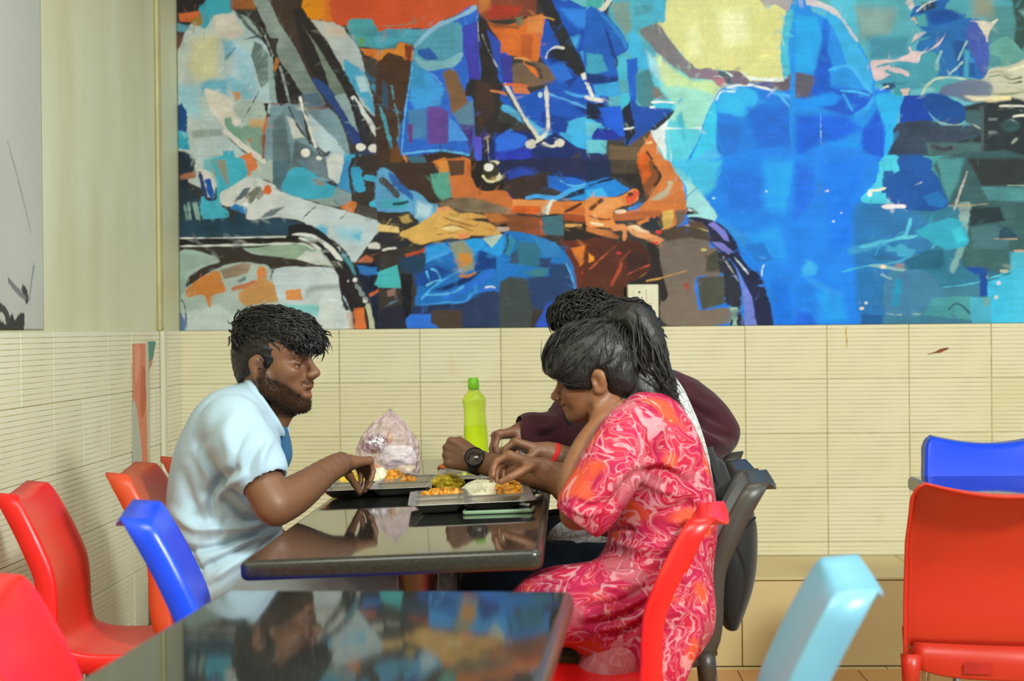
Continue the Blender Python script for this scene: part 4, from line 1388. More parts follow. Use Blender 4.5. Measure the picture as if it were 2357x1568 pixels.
paint('''
H
P 2f7898 >2a7090 g0 f20: 700,330 1400,100 2100,-40 2100,1490 700,1490
P 1a80f0 f30: -40,-60 740,-60 560,330 600,600 560,1000 600,1490 -40,1490
P 0f78f4 f50: 200,-40 600,-40 500,330 540,640 300,800
P 1a6ce8 f40: -40,-40 120,60 140,300 -40,500
P 1f70b8 >2f78b0 g0 f40: 540,340 1000,400 1250,650 1000,950 760,1490 560,1490 480,600
P 48c8e8 f6 r8: 735,-60 880,-60 900,20 980,30 880,60 800,100 820,200 780,280 860,335 560,335 640,200 700,130
P 1a5aa0 f8 r14: 760,60 830,60 840,240 740,260
P 3a6468 >34585e f16 t.15: 1250,-60 2100,-60 2100,790 1900,800 1910,960 1480,930 1500,600 1530,380 1340,360 1300,200
P 2c3434 f20: 1500,-60 2100,-60 2100,180 1640,200 1600,100
P 4a8a90 f20 t.2: 1640,200 2100,200 2100,330 1700,320
P 4a9098 f20: 1230,-60 1480,-60 1440,120 1340,330 1290,180
P 22343c f14: 1530,380 1800,380 1850,500 1660,530 1530,560
P 44707a f16: 1540,560 1760,540 1900,640 1880,760 1560,760
P 1450a0 >1854a8 f5 r6: 880,-60 1170,-60 1190,40 1230,80 1280,200 1335,320 1320,380 1200,412 1050,415 950,400 780,300 810,180 800,110 900,50
P 1a70c0 f12: 1100,290 1250,230 1335,330 1290,380 1160,360
S c0c8d0 w14 f4: 1040,180 1100,160
P e2dce6 f4 r4: 738,375 800,355 870,355 945,362 948,388 870,392 780,398
S f0e8e0 w22 f4 r6: 620,270 640,235 700,230 780,205
B f4f0ea f4: 632,262 20,22
B f0e8d8 f3: 243,233 23,11
B f0e8d8 f3: 375,434 10,9
B e8ecf0 f3: 306,510 11,9
B e4dcc8 f3: 560,1297 19,11
B d8e0e8 f3: 598,1243 10,8
S b8b4b4 w22 f8: 1510,60 1440,260 1390,410
P 8aa8a8 f10 r14 t.3: 1430,350 1540,330 1530,480 1510,620 1440,600
S 7aa8ac w50 f14 r10: 1480,620 1440,800 1370,960
P 2fa0c0 f8 r8: 1040,600 1170,530 1340,480 1460,520 1520,650 1500,730 1400,750 1300,755 1160,680
P 3ac0da f24: 1370,580 1460,560 1510,680 1420,720
S 58c0e0 w28 f6 r8: 540,745 700,710 850,670 930,650 970,590 1000,490
S 48b0dc w60 f24 a.6: 440,780 620,740 800,690
S 60c4e0 w20 f5 r6: 940,660 1000,650 1065,635
S 48b0d8 w26 f6 r10: 780,890 880,870 960,840 1100,810
P 3fa0c8 f6 r24: 800,750 900,710 1030,770 1030,830 880,830
S 40b0e0 w12 f4: 380,965 500,935 620,910 800,890
S 50b0d8 w10 f3: 1215,725 1100,870 1030,940
S 50b0d8 w10 f3: 1115,780 1105,860 1090,945
S 2f98d8 w16 f4: 735,700 700,770 680,825
P 1f6080 f18: 950,850 1150,760 1290,760 1310,900 1250,940 950,950
P 2868a0 f16: 600,820 800,810 950,850 760,890
P 3f7ca8 >407aa0 g0 f6: 790,970 900,960 1100,945 1180,1000 1280,1110 1270,1180 1130,1350 770,1345
S 2090c0 w64 f10: 890,1030 880,1150 850,1270
P 8ab4b8 f6: 620,905 760,900 960,940 930,962 760,938
B e4ccb4 f4: 755,920 26,18
P 8a7c80 f10: 850,890 940,890 940,940 860,930
S 7ab0c0 w14 f6: 730,990 780,1010 830,1030
P 3f8ca0 >4a989c g0 f10: 1120,1340 1200,1200 1400,1180 1550,1180 1550,1490 1100,1490
P 3f7a98 f12: 1280,1110 1500,1090 1620,1060 1620,1180 1290,1180
S 2f5a78 w18 f4: 1340,1310 1390,1258 1450,1262 1540,1345
P 38bcec >48b8dc g0 f8: 1680,1060 1900,980 1930,790 2100,770 2100,1490 1730,1490
P 48b0cc f20: 1900,790 2100,780 2100,900 1900,960
S 58c8e8 w13 f4: 1280,1105 1500,1080 1650,1045 1900,960
P 1448a0 f8: 1480,920 1700,930 1690,1180 1630,1185 1620,990 1540,965
P 48a8c8 f4: 1535,1195 1725,1195 1725,1490 1545,1490
P 6aa8b0 f6 r10: 1640,1200 1720,1200 1710,1280 1650,1280
B d8d0e0 f4: 1792,1067 20,20
B d8d0c8 f4: 1771,1195 14,14
S b8b8a8 w24 f6: 1810,960 1875,958
S a09888 w14 f6: 1690,990 1690,1030
S d0a890 w14 f5: 1930,775 2020,780
S c8a888 w8 f5: 1750,668 1960,668
S b8c4bc w8 f4: 1870,185 2060,188
S a8a088 w12 f8: 1340,368 1500,368 1720,350
P 22485a f14: 1800,600 1850,555 1920,600 1960,650 1800,670
P 38a8fc f24 r8: 10,940 90,850 160,920 140,990 30,1000
P 1f98f8 f60: 160,1150 380,1150 420,1400 180,1400
P 2a90f0 f20: 20,980 200,1060 360,1160 300,1200 80,1060
P 1a68e8 f20: -40,1280 100,1350 190,1490 -40,1490
S a0c0b8 w13 f5 r6: 770,1338 850,1350 920,1352
S 8ab4b0 w12 f5 r6: 1010,1345 1090,1346
P 1a5a9c f14: 560,1345 760,1360 745,1490 540,1490
P 3a7898 f10: 760,1360 1140,1360 1560,1400 1540,1490 740,1490
''')
# loose brush dabs over everything, each a little off the colour it sits on
for i in range(7000):
    x_, y_ = mrng.integers(4, NU - 4), mrng.integers(3, NZ - 3)
    L_ = mrng.uniform(2.5, 9); W_ = L_ * mrng.uniform(0.12, 0.4)
    an = 0.9 * math.sin(x_ * 0.011 + 1.3) * math.cos(y_ * 0.017) * 2.2 + mrng.normal(0, 0.35)
    R_ = int(L_ * 1.3) + 2
    x0, x1, y0, y1 = max(x_ - R_, 0), min(x_ + R_ + 1, NU), max(y_ - R_, 0), min(y_ + R_ + 1, NZ)
    X = np.arange(x0, x1)[None] - x_; Y = np.arange(y0, y1)[:, None] - y_
    u_ = (X * math.cos(an) + Y * math.sin(an)) / L_; v_ = (-X * math.sin(an) + Y * math.cos(an)) / W_
    al = np.clip(1.4 - np.sqrt(u_ * u_ + v_ * v_) * 1.2 + 0.5 * WARP[0][y0:y1, x0:x1], 0, 1) * mrng.uniform(0.12, 0.42)
    sx, sy = np.clip(x_ + int(mrng.normal(0, 4)), 0, NU - 1), np.clip(y_ + int(mrng.normal(0, 4)), 0, NZ - 1)
    col = CAN[sy, sx] * math.exp(mrng.normal(0, 0.15)) * np.exp(mrng.normal(0, 0.05, 3)) + mrng.uniform(0, 0.015)
    C = CAN[y0:y1, x0:x1]
    C += (np.clip(col, 0, 1).astype(np.float32) - C) * al[..., None].astype(np.float32)
# fine weave of the print and edge-to-edge ink unevenness
CAN *= 1 + 0.05 * vnoise((NZ, NU), (NZ // 2, NU // 2), mrng)[..., None]
CAN = np.clip(CAN, 0.002, 0.95)

# the mesh of the print: fine where drawn, then one more band that continues the outermost colours upwards and to the right
gu = np.concatenate([[GU[0]], GU, np.linspace(GU[-1] + 0.02, 4.3, 40), [4.3]])
gz = np.concatenate([[GZ[0]], GZ, np.linspace(GZ[-1] + 0.02, 2.86, 16), [2.86]])
iu = np.clip(np.round((gu - MU0) / MS).astype(int), None, 10 ** 6)
iu = np.where(iu < NU, iu, NU - 1 - (iu - NU + 1) % (NU // 2)); iu = np.clip(iu, 0, NU - 1)
iz = np.clip(np.round((gz - MZ0) / MS).astype(int), 0, NZ - 1)
VX, VZ = np.meshgrid(gu, gz)
VY = np.full_like(VX, -0.0085)
VY[0] = VY[-1] = 0.0; VY[:, 0] = VY[:, -1] = 0.0
nz_, nu_ = VX.shape
ids = np.arange(nz_ * nu_).reshape(nz_, nu_)
Fm = np.stack([ids[:-1, :-1], ids[:-1, 1:], ids[1:, 1:], ids[1:, :-1]], -1).reshape(-1, 4)
me = mesh_np('mural', np.stack([VX, VY, VZ], -1).reshape(-1, 3), Fm)
colour_attr(me, CAN[np.ix_(iz, iu)].reshape(-1, 3) * PRINT_GAIN)
m, nt, b = new_mat('glossy_print')
at_n = node(nt, 'ShaderNodeAttribute'); at_n.attribute_name = 'paint'
nt.links.new(at_n.outputs['Color'], b.inputs['Base Color'])
b.inputs['Roughness'].default_value = 0.5
b.inputs['Specular IOR Level'].default_value = 0.12
mural = put('mural', me, m)
tag(mural, 'huge painterly wall print of seated medics in white coat and blue scrubs with stethoscopes', 'mural')

# ---------------------------------------------------------------- furniture
M_CHROME = simple('chrome_tube', 'c8c4bc', 0.18, 1.0, noise=0.03, scale=20)
M_RUBBER = simple('black_rubber', '1a1a1a', 0.7, noise=0.1)


def plastic(name, col, rough=0.34):
    return simple(name, col, rough, noise=0.025, scale=6, bump=0.02, bscale=220, spec=0.5)


P_RED = plastic('red_plastic', 'e41b1a', 0.32)
P_RED2 = plastic('brick_red_plastic', 'b42a17', 0.36)
P_ORANGE = plastic('orange_plastic', 'cd4a26', 0.36)
P_BLUE = plastic('blue_plastic', '0b42e2', 0.3)
P_LBLUE = plastic('light_blue_plastic', '6ba2bb', 0.36)
P_GREY = plastic('charcoal_plastic', '383530', 0.4)


CHAIR_TIP = []


def chair_shell():
    """moulded seat and back: one curved sheet with a rolled rim; local +X is the front"""
    prof = [(0.215, 0.432), (0.206, 0.450), (0.18, 0.459), (0.10, 0.455), (0.0, 0.447), (-0.09, 0.445), (-0.15, 0.455),
            (-0.180, 0.478), (-0.190, 0.53), (-0.192, 0.58), (-0.199, 0.64), (-0.223, 0.70), (-0.247, 0.75), (-0.270, 0.792), (-0.282, 0.811)]
    Q = spline(prof, 4)
    n = len(Q)
    s = np.linspace(0, 1, n)
    T = np.gradient(Q, axis=0); T /= np.linalg.norm(T, axis=1)[:, None]
    Nn = np.column_stack([T[:, 1], -T[:, 0]])          # points forward / up, to the sitter
    hw = np.interp(s, [0, 0.08, 0.3, 0.5, 0.62, 0.8, 0.95, 1.0], [0.180, 0.194, 0.198, 0.196, 0.195, 0.190, 0.176, 0.164])
    m = 15
    u = np.linspace(-1, 1, m)
    back = np.clip((s - 0.5) / 0.15, 0, 1)
    G = np.zeros((n, m, 3)); NV = np.zeros((n, m, 3))
    for i in range(n):
        for j in range(m):
            uu = u[j]
            lift = (0.012 * (1 - back[i]) + 0.013 * back[i]) * uu * uu
            p = Q[i] + Nn[i] * lift
            z = p[1] - 0.012 * (1 - uu * uu) * max(0, (s[i] - 0.8) / 0.2) ** 2
            G[i, j] = (p[0], uu * hw[i], z)
    dU = np.gradient(G, axis=1); dV = np.gradient(G, axis=0)
    NV = np.cross(dU, dV); NV /= np.linalg.norm(NV, axis=2)[..., None]
    if NV[n // 4, m // 2][2] < 0: NV = -NV
    bm = bmesh.new()
    vv = [[bm.verts.new(G[i, j]) for j in range(m)] for i in range(n)]
    for i in range(n - 1):
        for j in range(m - 1):
            bm.faces.new((vv[i][j], vv[i][j + 1], vv[i + 1][j + 1], vv[i + 1][j]))
    loop = [(0, j) for j in range(m)] + [(i, m - 1) for i in range(1, n)] + [(n - 1, j) for j in range(m - 2, -1, -1)] + [(i, 0) for i in range(n - 2, 0, -1)]
    cen = G.reshape(-1, 3).mean(0)
    prev = [vv[i][j] for i, j in loop]
    P0 = np.array([G[i, j] for i, j in loop])
    out = np.roll(P0, -1, 0) - np.roll(P0, 1, 0)
    NB = np.array([NV[i, j] for i, j in loop])
    O = np.cross(out, NB); O /= np.linalg.norm(O, axis=1)[:, None] + 1e-9
    if np.dot(O[m + n // 4], [0, 1, 0]) < 0: O = -O
    top = np.array([max(0, (s[i] - 0.9) / 0.1) for i, j in loop])
    frn = np.array([1.0 if i == 0 else 0.0 for i, j in loop])
    NB = NB * (1 - top[:, None]) + np.array([0.99, 0.0, 0.12]) * top[:, None]
    dep = 0.046 + 0.004 * top - 0.02 * frn
    for (a, d) in ((0.004, 0.0012), (0.0075, 0.005), (0.009, 0.012), (0.010, 1.0)):
        ring = []
        for q in range(len(loop)):
            dd = dep[q] if d == 1.0 else d
            extra = 0.008 * top[q] if d == 1.0 else 0.0
            if d == 1.0 and loop[q] == (n - 1, m - 1): CHAIR_TIP[:] = [P0[q] + O[q] * (a + extra) - NB[q] * dd]
            ring.append(bm.verts.new(P0[q] + O[q] * (a + extra) - NB[q] * dd))
        for q in range(len(loop)):
            r = (q + 1) % len(loop)
            bm.faces.new((prev[q], prev[r], ring[r], ring[q]))
        prev = ring
    bmesh.ops.recalc_face_normals(bm, faces=bm.faces)
    bmesh.ops.solidify(bm, geom=bm.faces[:], thickness=0.006)
    return bm


def socket(sx, sy):
    """plastic sleeve that carries a leg, blended up into the rim"""
    bm = bmesh.new()
    xs = 0.165 if sx > 0 else -0.185
    pts = [(xs - 0.004 * sx, sy * 0.194, 0.452), (xs, sy * 0.195, 0.42), (xs + 0.006 * sx, sy * 0.197, 0.375)]
    add_tube(bm, pts, [0.024, 0.021, 0.0165], 12)
    return bm


def leg(sx, sy):
    bm = bmesh.new()
    xs = 0.165 if sx > 0 else -0.185
    add_tube(bm, [(xs + 0.004 * sx, sy * 0.1965, 0.40), (xs + 0.02 * sx, sy * 0.202, 0.20), (xs + 0.045 * sx, sy * 0.210, 0.012)], 0.0115, 12)
    return bm


def foot(sx, sy):
    bm = bmesh.new()
    xs = (0.165 if sx > 0 else -0.185) + 0.045 * sx
    add_lathe(bm, [(0.013, 0.0), (0.0145, 0.004), (0.0145, 0.026), (0.012, 0.03)], 12, cx=xs, cy=sy * 0.210)
    return bm


def apron():
    """curved skirt that closes the back under the seat"""
    bm = bmesh.new()
    ny = 14
    rows = []
    for (z, dx) in ((0.405, 0.0), (0.409, -0.002), (0.44, -0.003), (0.478, 0.002)):
        rows.append([(-0.184 - 0.018 * (1 - (2 * j / ny - 1) ** 2) + dx, -0.19 + 0.38 * j / ny, z + (0.02 * (2 * j / ny - 1) ** 4 if z < 0.42 else 0)) for j in range(ny + 1)])
    vv = [[bm.verts.new(p) for p in r] for r in rows]
    for a, b in zip(vv[:-1], vv[1:]):
        for j in range(ny): bm.faces.new((a[j], a[j + 1], b[j + 1], b[j]))
    bmesh.ops.recalc_face_normals(bm, faces=bm.faces)
    bmesh.ops.solidify(bm, geom=bm.faces[:], thickness=0.005)
    return bm


CORNERS = ((1, 1), (1, -1), (-1, 1), (-1, -1))
_root = empty('plastic_chair', (0, 0, 0))
_shell = from_bm('shell', chair_shell(), P_RED, _root, True)
from_bm('rear_apron', apron(), P_RED, _shell, True)
_parts = [(from_bm('leg_socket', socket(*c), P_RED, _shell, True), from_bm('leg', leg(*c), M_CHROME, _root, True)) for c in CORNERS]
for c, (sk, lg) in zip(CORNERS, _parts):
    from_bm('foot_cap', foot(*c), M_RUBBER, lg, True)
CHAIRS = []


def chair(x, y, rz, mat, label):
    """one chair; x, y is the middle of the seat, rz the way it faces"""
    r = _root if not CHAIRS else copy_tree(_root)
    CHAIRS.append(r)
    r.location = (x, y, 0); r.rotation_euler = (0, 0, rz)
    for ch in r.children:
        if ch.name.startswith('shell'):
            for o in [ch] + list(ch.children):
                if not o.name.startswith('sticker'):
                    o.material_slots[0].link = 'OBJECT'; o.material_slots[0].material = mat
    tag(r, label, 'chair', 'plastic chairs with chrome legs')
    return r


def by_corner(px, py, side, rz, mat, label, k=1.0):
    """place a chair so that the outer tip of its back's top corner on one side shows at the pixel (px, py)"""
    lx, ly, lz = np.array(CHAIR_TIP[0]) * k
    w = atz(px, py, lz)
    ly *= side
    c, s_ = math.cos(rz), math.sin(rz)
    o = chair(w[0] - (c * lx - s_ * ly), w[1] - (s_ * lx + c * ly), rz, mat, label)
    o.scale = (k, k, k)
    return o


RD = math.radians
ch_redL = by_corner(62, 1106, 1, RD(4), P_RED, 'large bright red chair by the left wall, facing right, its seat in view', 0.96)
ch_redN = by_corner(-26, 1318, 1, RD(4), P_RED, 'red chair cut off by the bottom left corner, only its back in view', 0.96)
ch_blueL = by_corner(277, 1190, -1, RD(10), P_BLUE, 'royal blue chair seen side-on at the left end of the front table')
ch_or = by_corner(243, 1087, -1, RD(2), P_ORANGE, 'orange chair behind the man in the pale blue shirt')
ch_or2 = by_corner(369, 1050, -1, RD(2), P_ORANGE, 'coral chair by the left wall, mostly hidden behind the man in pale blue')
ch_grey = by_corner(1772, 1108, 1, RD(180 - 5), P_GREY, 'charcoal grey chair under the woman in the pink dress', 0.98)
ch_redF = by_corner(1646, 1190, 1, RD(180 - 8), P_RED, 'bright red chair seen side-on in front of the woman in pink', 0.95)
ch_lb = by_corner(2020, 1355, 1, RD(180 - 5), P_LBLUE, 'pale sky blue chair seen side-on near the bottom right')
ch_redR = by_corner(2128, 1110, 1, RD(79), P_RED2, 'red chair seen from behind at the right edge with chrome legs')
ch_blueR = by_corner(2140, 1001, -1, RD(-90), P_BLUE, 'blue chair facing the camera behind the table at the right edge')
ch_b = chair(1.60, -2.02, RD(180), P_GREY, 'dark chair hidden behind the woman, under the man in the white shirt')
ch_a = chair(1.60, -1.46, RD(190), P_GREY, 'dark chair under the man in the maroon hoodie')
_st = bmesh.new(); add_box(_st, -0.0015, 0.0, -0.028, 0.028, -0.011, 0.011, 0.0004, 1)
stk = from_bm('sticker', _st, simple('dark_red_sticker', 'a01c18', 0.4, noise=0.1), ch_redR)
stk.location = (-0.2065, 0.06, 0.430)
stk['label'] = 'small dark maker sticker on the rear rim'


# ---- tables: polished black granite top on a steel column
def mat_granite():
    m, nt, b = new_mat('black_granite')
    tc = node(nt, 'ShaderNodeTexCoord')
    v = node(nt, 'ShaderNodeTexNoise'); v.inputs['Scale'].default_value = 260; v.inputs['Detail'].default_value = 3
    nt.links.new(tc.outputs['Object'], v.inputs['Vector'])
    cr = node(nt, 'ShaderNodeValToRGB')
    cr.color_ramp.elements[0].position = 0.4; cr.color_ramp.elements[0].color = (0.012, 0.012, 0.012, 1)
    cr.color_ramp.elements[1].position = 0.78; cr.color_ramp.elements[1].color = (0.04, 0.04, 0.033, 1)
    nt.links.new(v.outputs['Fac'], cr.inputs['Fac'])
    nt.links.new(cr.outputs['Color'], b.inputs['Base Color'])
    b.inputs['Roughness'].default_value = 0.045
    b.inputs['Specular IOR Level'].default_value = 0.52
    return m


M_GRAN = mat_granite()
M_EDGE = simple('ground_granite_edge', '2c2a23', 0.26, noise=0.15, scale=150)
M_STEEL = simple('brushed_steel', 'b8b2a8', 0.28, 1.0, noise=0.05, scale=12)


def table(x0, x1, y0, y1, z, rz, roll, label, name='dining_table', cols=2):
    """top surface at height z; roll lowers the -X side"""
    cx, cy = (x0 + x1) / 2, (y0 + y1) / 2
    r = empty(name, (cx, cy, 0), rz)
    hx, hy, th = (x1 - x0) / 2, (y1 - y0) / 2, 0.038
    bm = bmesh.new()
    add_box(bm, -hx, hx, -hy, hy, -th, 0)
    vert = [e for e in bm.edges if abs(e.verts[0].co.z - e.verts[1].co.z) > 0.01]
    bmesh.ops.bevel(bm, geom=vert, offset=0.02, segments=5, profile=0.5, affect='EDGES')
    hor = [e for e in bm.edges if len(e.link_faces) == 2 and abs(e.link_faces[0].normal.z - e.link_faces[1].normal.z) > 0.5]
    bmesh.ops.bevel(bm, geom=hor, offset=0.0125, segments=4, profile=0.5, affect='EDGES')
    top = from_bm('tabletop', bm, M_GRAN, r, True)
    top.data.materials.append(M_EDGE)
    for pg in top.data.polygons:
        if pg.area > 0.02 and abs(pg.normal.z) > 0.9: pg.use_smooth = False      # the polished faces stay perfectly flat
        else: pg.material_index = 1                                              # ground edge, duller than the face
    top.location = (0, 0, z); top.rotation_euler = (0, -roll, 0)
    for k in range(cols):
        yy = 0 if cols == 1 else (-1 + 2 * k / (cols - 1)) * hy * 0.52
        bm = bmesh.new(); add_lathe(bm, [(0.045, 0.018), (0.045, z - th - 0.012)], 24, cy=yy)
        from_bm('column', bm, M_STEEL, r, True)
        bm = bmesh.new(); add_lathe(bm, [(0.21, 0.0), (0.21, 0.006), (0.19, 0.014), (0.06, 0.022), (0.05, 0.03)], 32, cy=yy)
        from_bm('base', bm, M_STEEL, r, True)
        bm = bmesh.new(); add_box(bm, -0.13, 0.13, yy - 0.13, yy + 0.13, z - th - 0.0135, z - th - 0.0085, 0.001, 1)
        pl = from_bm('bracket_plate', bm, M_STEEL, r); 
    return tag(r, label, 'table'), top


T2Z, T2ROLL = 0.735, math.atan2(0.019, 0.55)
T2X0, T2X1, T2Y0, T2Y1 = 0.838, 1.396, -3.375, -0.90
tab2, top2 = table(T2X0, T2X1, T2Y0, T2Y1, T2Z, 0.0, T2ROLL, 'long black granite dining table the four people eat at', cols=2)
T2C = (T2X0 + T2X1) / 2


def t2z(x):
    """height of the (slightly tilted) granite top at x"""
    return T2Z + (x - T2C) * math.tan(T2ROLL)


a_ = np.array([1.452, -3.925]); d_ = RD(-3)
_w, _l = 0.54, 1.2
cx_ = a_ + np.array([-math.cos(d_) * _w / 2 + math.sin(d_) * _l / 2, -math.sin(d_) * _w / 2 - math.cos(d_) * _l / 2])
tab1, top1 = table(cx_[0] - _w / 2, cx_[0] + _w / 2, cx_[1] - _l / 2, cx_[1] + _l / 2, 0.75, d_, 0.0, 'empty black granite table nearest the camera, mirror-polished', cols=1)
tab3, top3 = table(2.365, 3.0, -2.35, -1.72, 0.735, 0.0, 0.0, 'black granite table between the red and the blue chair at the right edge', cols=1)

# ---- things fixed to the walls
M_WPL = simple('white_pvc', 'd8d4bc', 0.45, noise=0.04, scale=5)
M_CPL = simple('painted_pvc', 'c3bb86', 0.5, noise=0.08, scale=6)
tr = empty('cable_trunking', (0.0, -0.345, 0.0))
bm = bmesh.new(); add_box(bm, 0.0008, 0.017, -0.022, 0.022, 0.0, 1.15, 0.003, 2)
q = from_bm('lower_channel', bm, M_WPL, tr); q['label'] = 'white lower length'; q.location = (0.0075, 0, 0)
bm = bmesh.new(); add_box(bm, 0.0008, 0.014, -0.026, 0.026, 1.1502, 3.0, 0.004, 2)
q = from_bm('upper_channel', bm, M_CPL, tr); q['label'] = 'upper length painted cream like the plaster'
bm = bmesh.new(); add_lathe(bm, [(0.004, 0.0), (0.005, 0.001), (0.0045, 0.003), (0.002, 0.004)], 10)
q = from_bm('screw', bm, M_STEEL, tr); q.location = (0.0145, 0.0, 1.158); q.rotation_euler = (0, math.pi / 2, 0)
tag(tr, 'narrow vertical cable trunking beside the corner on the left wall', 'trunking')

sb = empty('power_socket', (0, 0, 0))
c0, c1 = at(1443, 655, -0.045), at(1516, 716, -0.045)
bx = (c0[0], c1[0], c1[2], c0[2])
M_SW = simple('ivory_plastic', 'e4dfc4', 0.4, noise=0.02)
bm = bmesh.new(); add_box(bm, bx[0], bx[1], -0.05, -0.0088, bx[2] - 0.03, bx[3], 0.006, 3)
from_bm('back_box', bm, M_SW, sb)
bm = bmesh.new(); add_box(bm, bx[0] + 0.003, bx[1] - 0.002, -0.056, -0.0495, bx[2] - 0.027, bx[3] - 0.006, 0.003, 2)
from_bm('face_plate', bm, M_SW, sb)
w_ = bx[1] - bx[0]; z1_ = bx[3] - 0.019
bm = bmesh.new(); add_box(bm, bx[0] + w_ * 0.2, bx[0] + w_ * 0.58, -0.0585, -0.0555, z1_ - 0.052, z1_, 0.0012, 2)
sm = from_bm('socket_module', bm, M_SW, sb)
bm = bmesh.new(); add_box(bm, bx[0] + w_ * 0.61, bx[0] + w_ * 0.82, -0.0605, -0.0555, z1_ - 0.052, z1_, 0.0016, 2)
from_bm('rocker_switch', bm, M_SW, sb)
M_HOLE = simple('black_hole', '1c1a18', 0.6)
for dx_, dz_, rr in ((0.0, -0.010, 0.004), (-0.009, -0.03, 0.0026), (0.009, -0.03, 0.0026)):
    bm = bmesh.new(); add_lathe(bm, [(rr, -0.0005), (rr, 0.0005)], 12)
    h = from_bm('pin_hole', bm, M_HOLE, sm); h.rotation_euler = (math.pi / 2, 0, 0)
    h.location = (bx[0] + w_ * 0.39 + dx_, -0.0586, z1_ + dz_)
tag(sb, 'ivory power socket with switch mounted low on the mural', 'socket')


def mat_poster():
    """grey paper with a torn-looking black ink figure"""
    m, nt, b = new_mat('ink_poster')
    at_n = node(nt, 'ShaderNodeAttribute'); at_n.attribute_name = 'paint'
    nt.links.new(at_n.outputs['Color'], b.inputs['Base Color'])
    tc = node(nt, 'ShaderNodeTexCoord')
    n = node(nt, 'ShaderNodeTexNoise'); n.inputs['Scale'].default_value = 26; n.inputs['Detail'].default_value = 4
    nt.links.new(tc.outputs['Object'], n.inputs['Vector'])
    bp = node(nt, 'ShaderNodeBump'); bp.inputs['Strength'].default_value = 0.18; bp.inputs['Distance'].default_value = 0.008
    nt.links.new(n.outputs['Fac'], bp.inputs['Height']); nt.links.new(bp.outputs['Normal'], b.inputs['Normal'])
    b.inputs['Roughness'].default_value = 0.6
    return m


def wall_print(name, y0, y1, z0, z1, step, base, shapes, mat, x=0.004, edge=None):
    """a print on the left wall: shapes are (colour, [(y, z) ...]) polygons"""
    gy = np.arange(y0, y1 + step, step); gz_ = np.arange(z0, z1 + step, step)
    Yg, Zg = np.meshgrid(gy, gz_)
    C = np.broadcast_to(np.array(hexc(base)[:3]), Yg.shape + (3,)).copy()
    C *= 1 + 0.05 * vnoise(Yg.shape, (max(2, Yg.shape[0] // 30), max(2, Yg.shape[1] // 30)), mrng)[..., None]
    for col, pts in shapes:
        pts = spline(pts, 4, True) if len(pts) > 3 else np.array(pts)
        ins = np.zeros(Yg.shape, bool)
        for (ay, az), (by, bz) in zip(pts, np.roll(pts, -1, 0)):
            if az == bz: continue
            c = (az > Zg) != (bz > Zg)
            ins ^= c & (Yg < (by - ay) * (Zg - az) / (bz - az) + ay)
        C[ins] = np.array(hexc(col)[:3])
    ny_, nzz = len(gy), len(gz_)
    ids = np.arange(ny_ * nzz).reshape(nzz, ny_)
    keep = np.ones((nzz - 1, ny_ - 1), bool)
    if edge is not None:
        keep = edge(0.25 * (Yg[:-1, :-1] + Yg[1:, 1:] + Yg[1:, :-1] + Yg[:-1, 1:]), 0.25 * (Zg[:-1, :-1] + Zg[1:, 1:] + Zg[1:, :-1] + Zg[:-1, 1:]))
    Fq = np.stack([ids[:-1, :-1], ids[1:, :-1], ids[1:, 1:], ids[:-1, 1:]], -1)[keep][:, ::-1]
    me = mesh_np(name, np.stack([np.full_like(Yg, x), Yg, Zg], -1).reshape(-1, 3), Fq)
    colour_attr(me, C.reshape(-1, 3))
    o = put(name, me, mat)
    sol = o.modifiers.new('paper_thickness', 'SOLIDIFY'); sol.thickness = 0.0015; sol.offset = -1
    return o


def lw(x, y):
    p = atx(x, y, 0.004)
    return (float(p[1]), float(p[2]))


M_POST = mat_poster()
ink = [('2a2a2c', [lw(0, 770), lw(0, 738), lw(14, 745), lw(28, 722), lw(34, 735), lw(50, 718), lw(56, 728), lw(50, 768)]),
       ('3a3a3c', [lw(-40, 700), lw(0, 698), lw(16, 712), lw(24, 735), lw(14, 745), lw(6, 720), lw(-40, 715)]),
       ('38383a', [lw(52, 655), lw(60, 662), lw(66, 690), lw(60, 702), lw(56, 680), lw(50, 668)]),
       ('77777a', [lw(20, 640), lw(34, 655), lw(56, 678), lw(60, 690), lw(44, 682), lw(20, 652)]),
       ('8a8a8c', [lw(66, 690), lw(72, 640), lw(78, 604), lw(80, 610), lw(74, 650), lw(68, 694)]),
       ('a2a2a2', [lw(20, 330), lw(40, 400), lw(58, 470), lw(72, 535), lw(70, 536), lw(54, 470), lw(36, 400), lw(17, 330)])]
pst = wall_print('poster', -3.3, lw(98, 500)[0], 1.156, 2.75, 0.006, 'b9bcb4', ink, M_POST)
tag(pst, 'pale grey poster with black ink figure on the upper left wall', 'poster')
s0, s1 = lw(303, 790), lw(353, 788)
strip_shapes = [('d9805f', [lw(300, 780), lw(336, 780), lw(338, 1060), lw(322, 1060), lw(310, 950), lw(303, 860)]),
                ('c2603f', [lw(322, 850), lw(330, 850), lw(334, 900), lw(326, 960), lw(318, 940)]),
                ('e39a78', [lw(306, 800), lw(318, 800), lw(316, 850), lw(308, 880)]),
                ('b9bcae', [lw(300, 940), lw(308, 930), lw(318, 1000), lw(322, 1060), lw(300, 1060)]),
                ('4f8c80', [lw(334, 783), lw(357, 783), lw(352, 820), lw(340, 836), lw(336, 900)]),
                ('c8c0a8', [lw(330, 783), lw(336, 783), lw(340, 900), lw(341, 1060), lw(336, 1060)])]


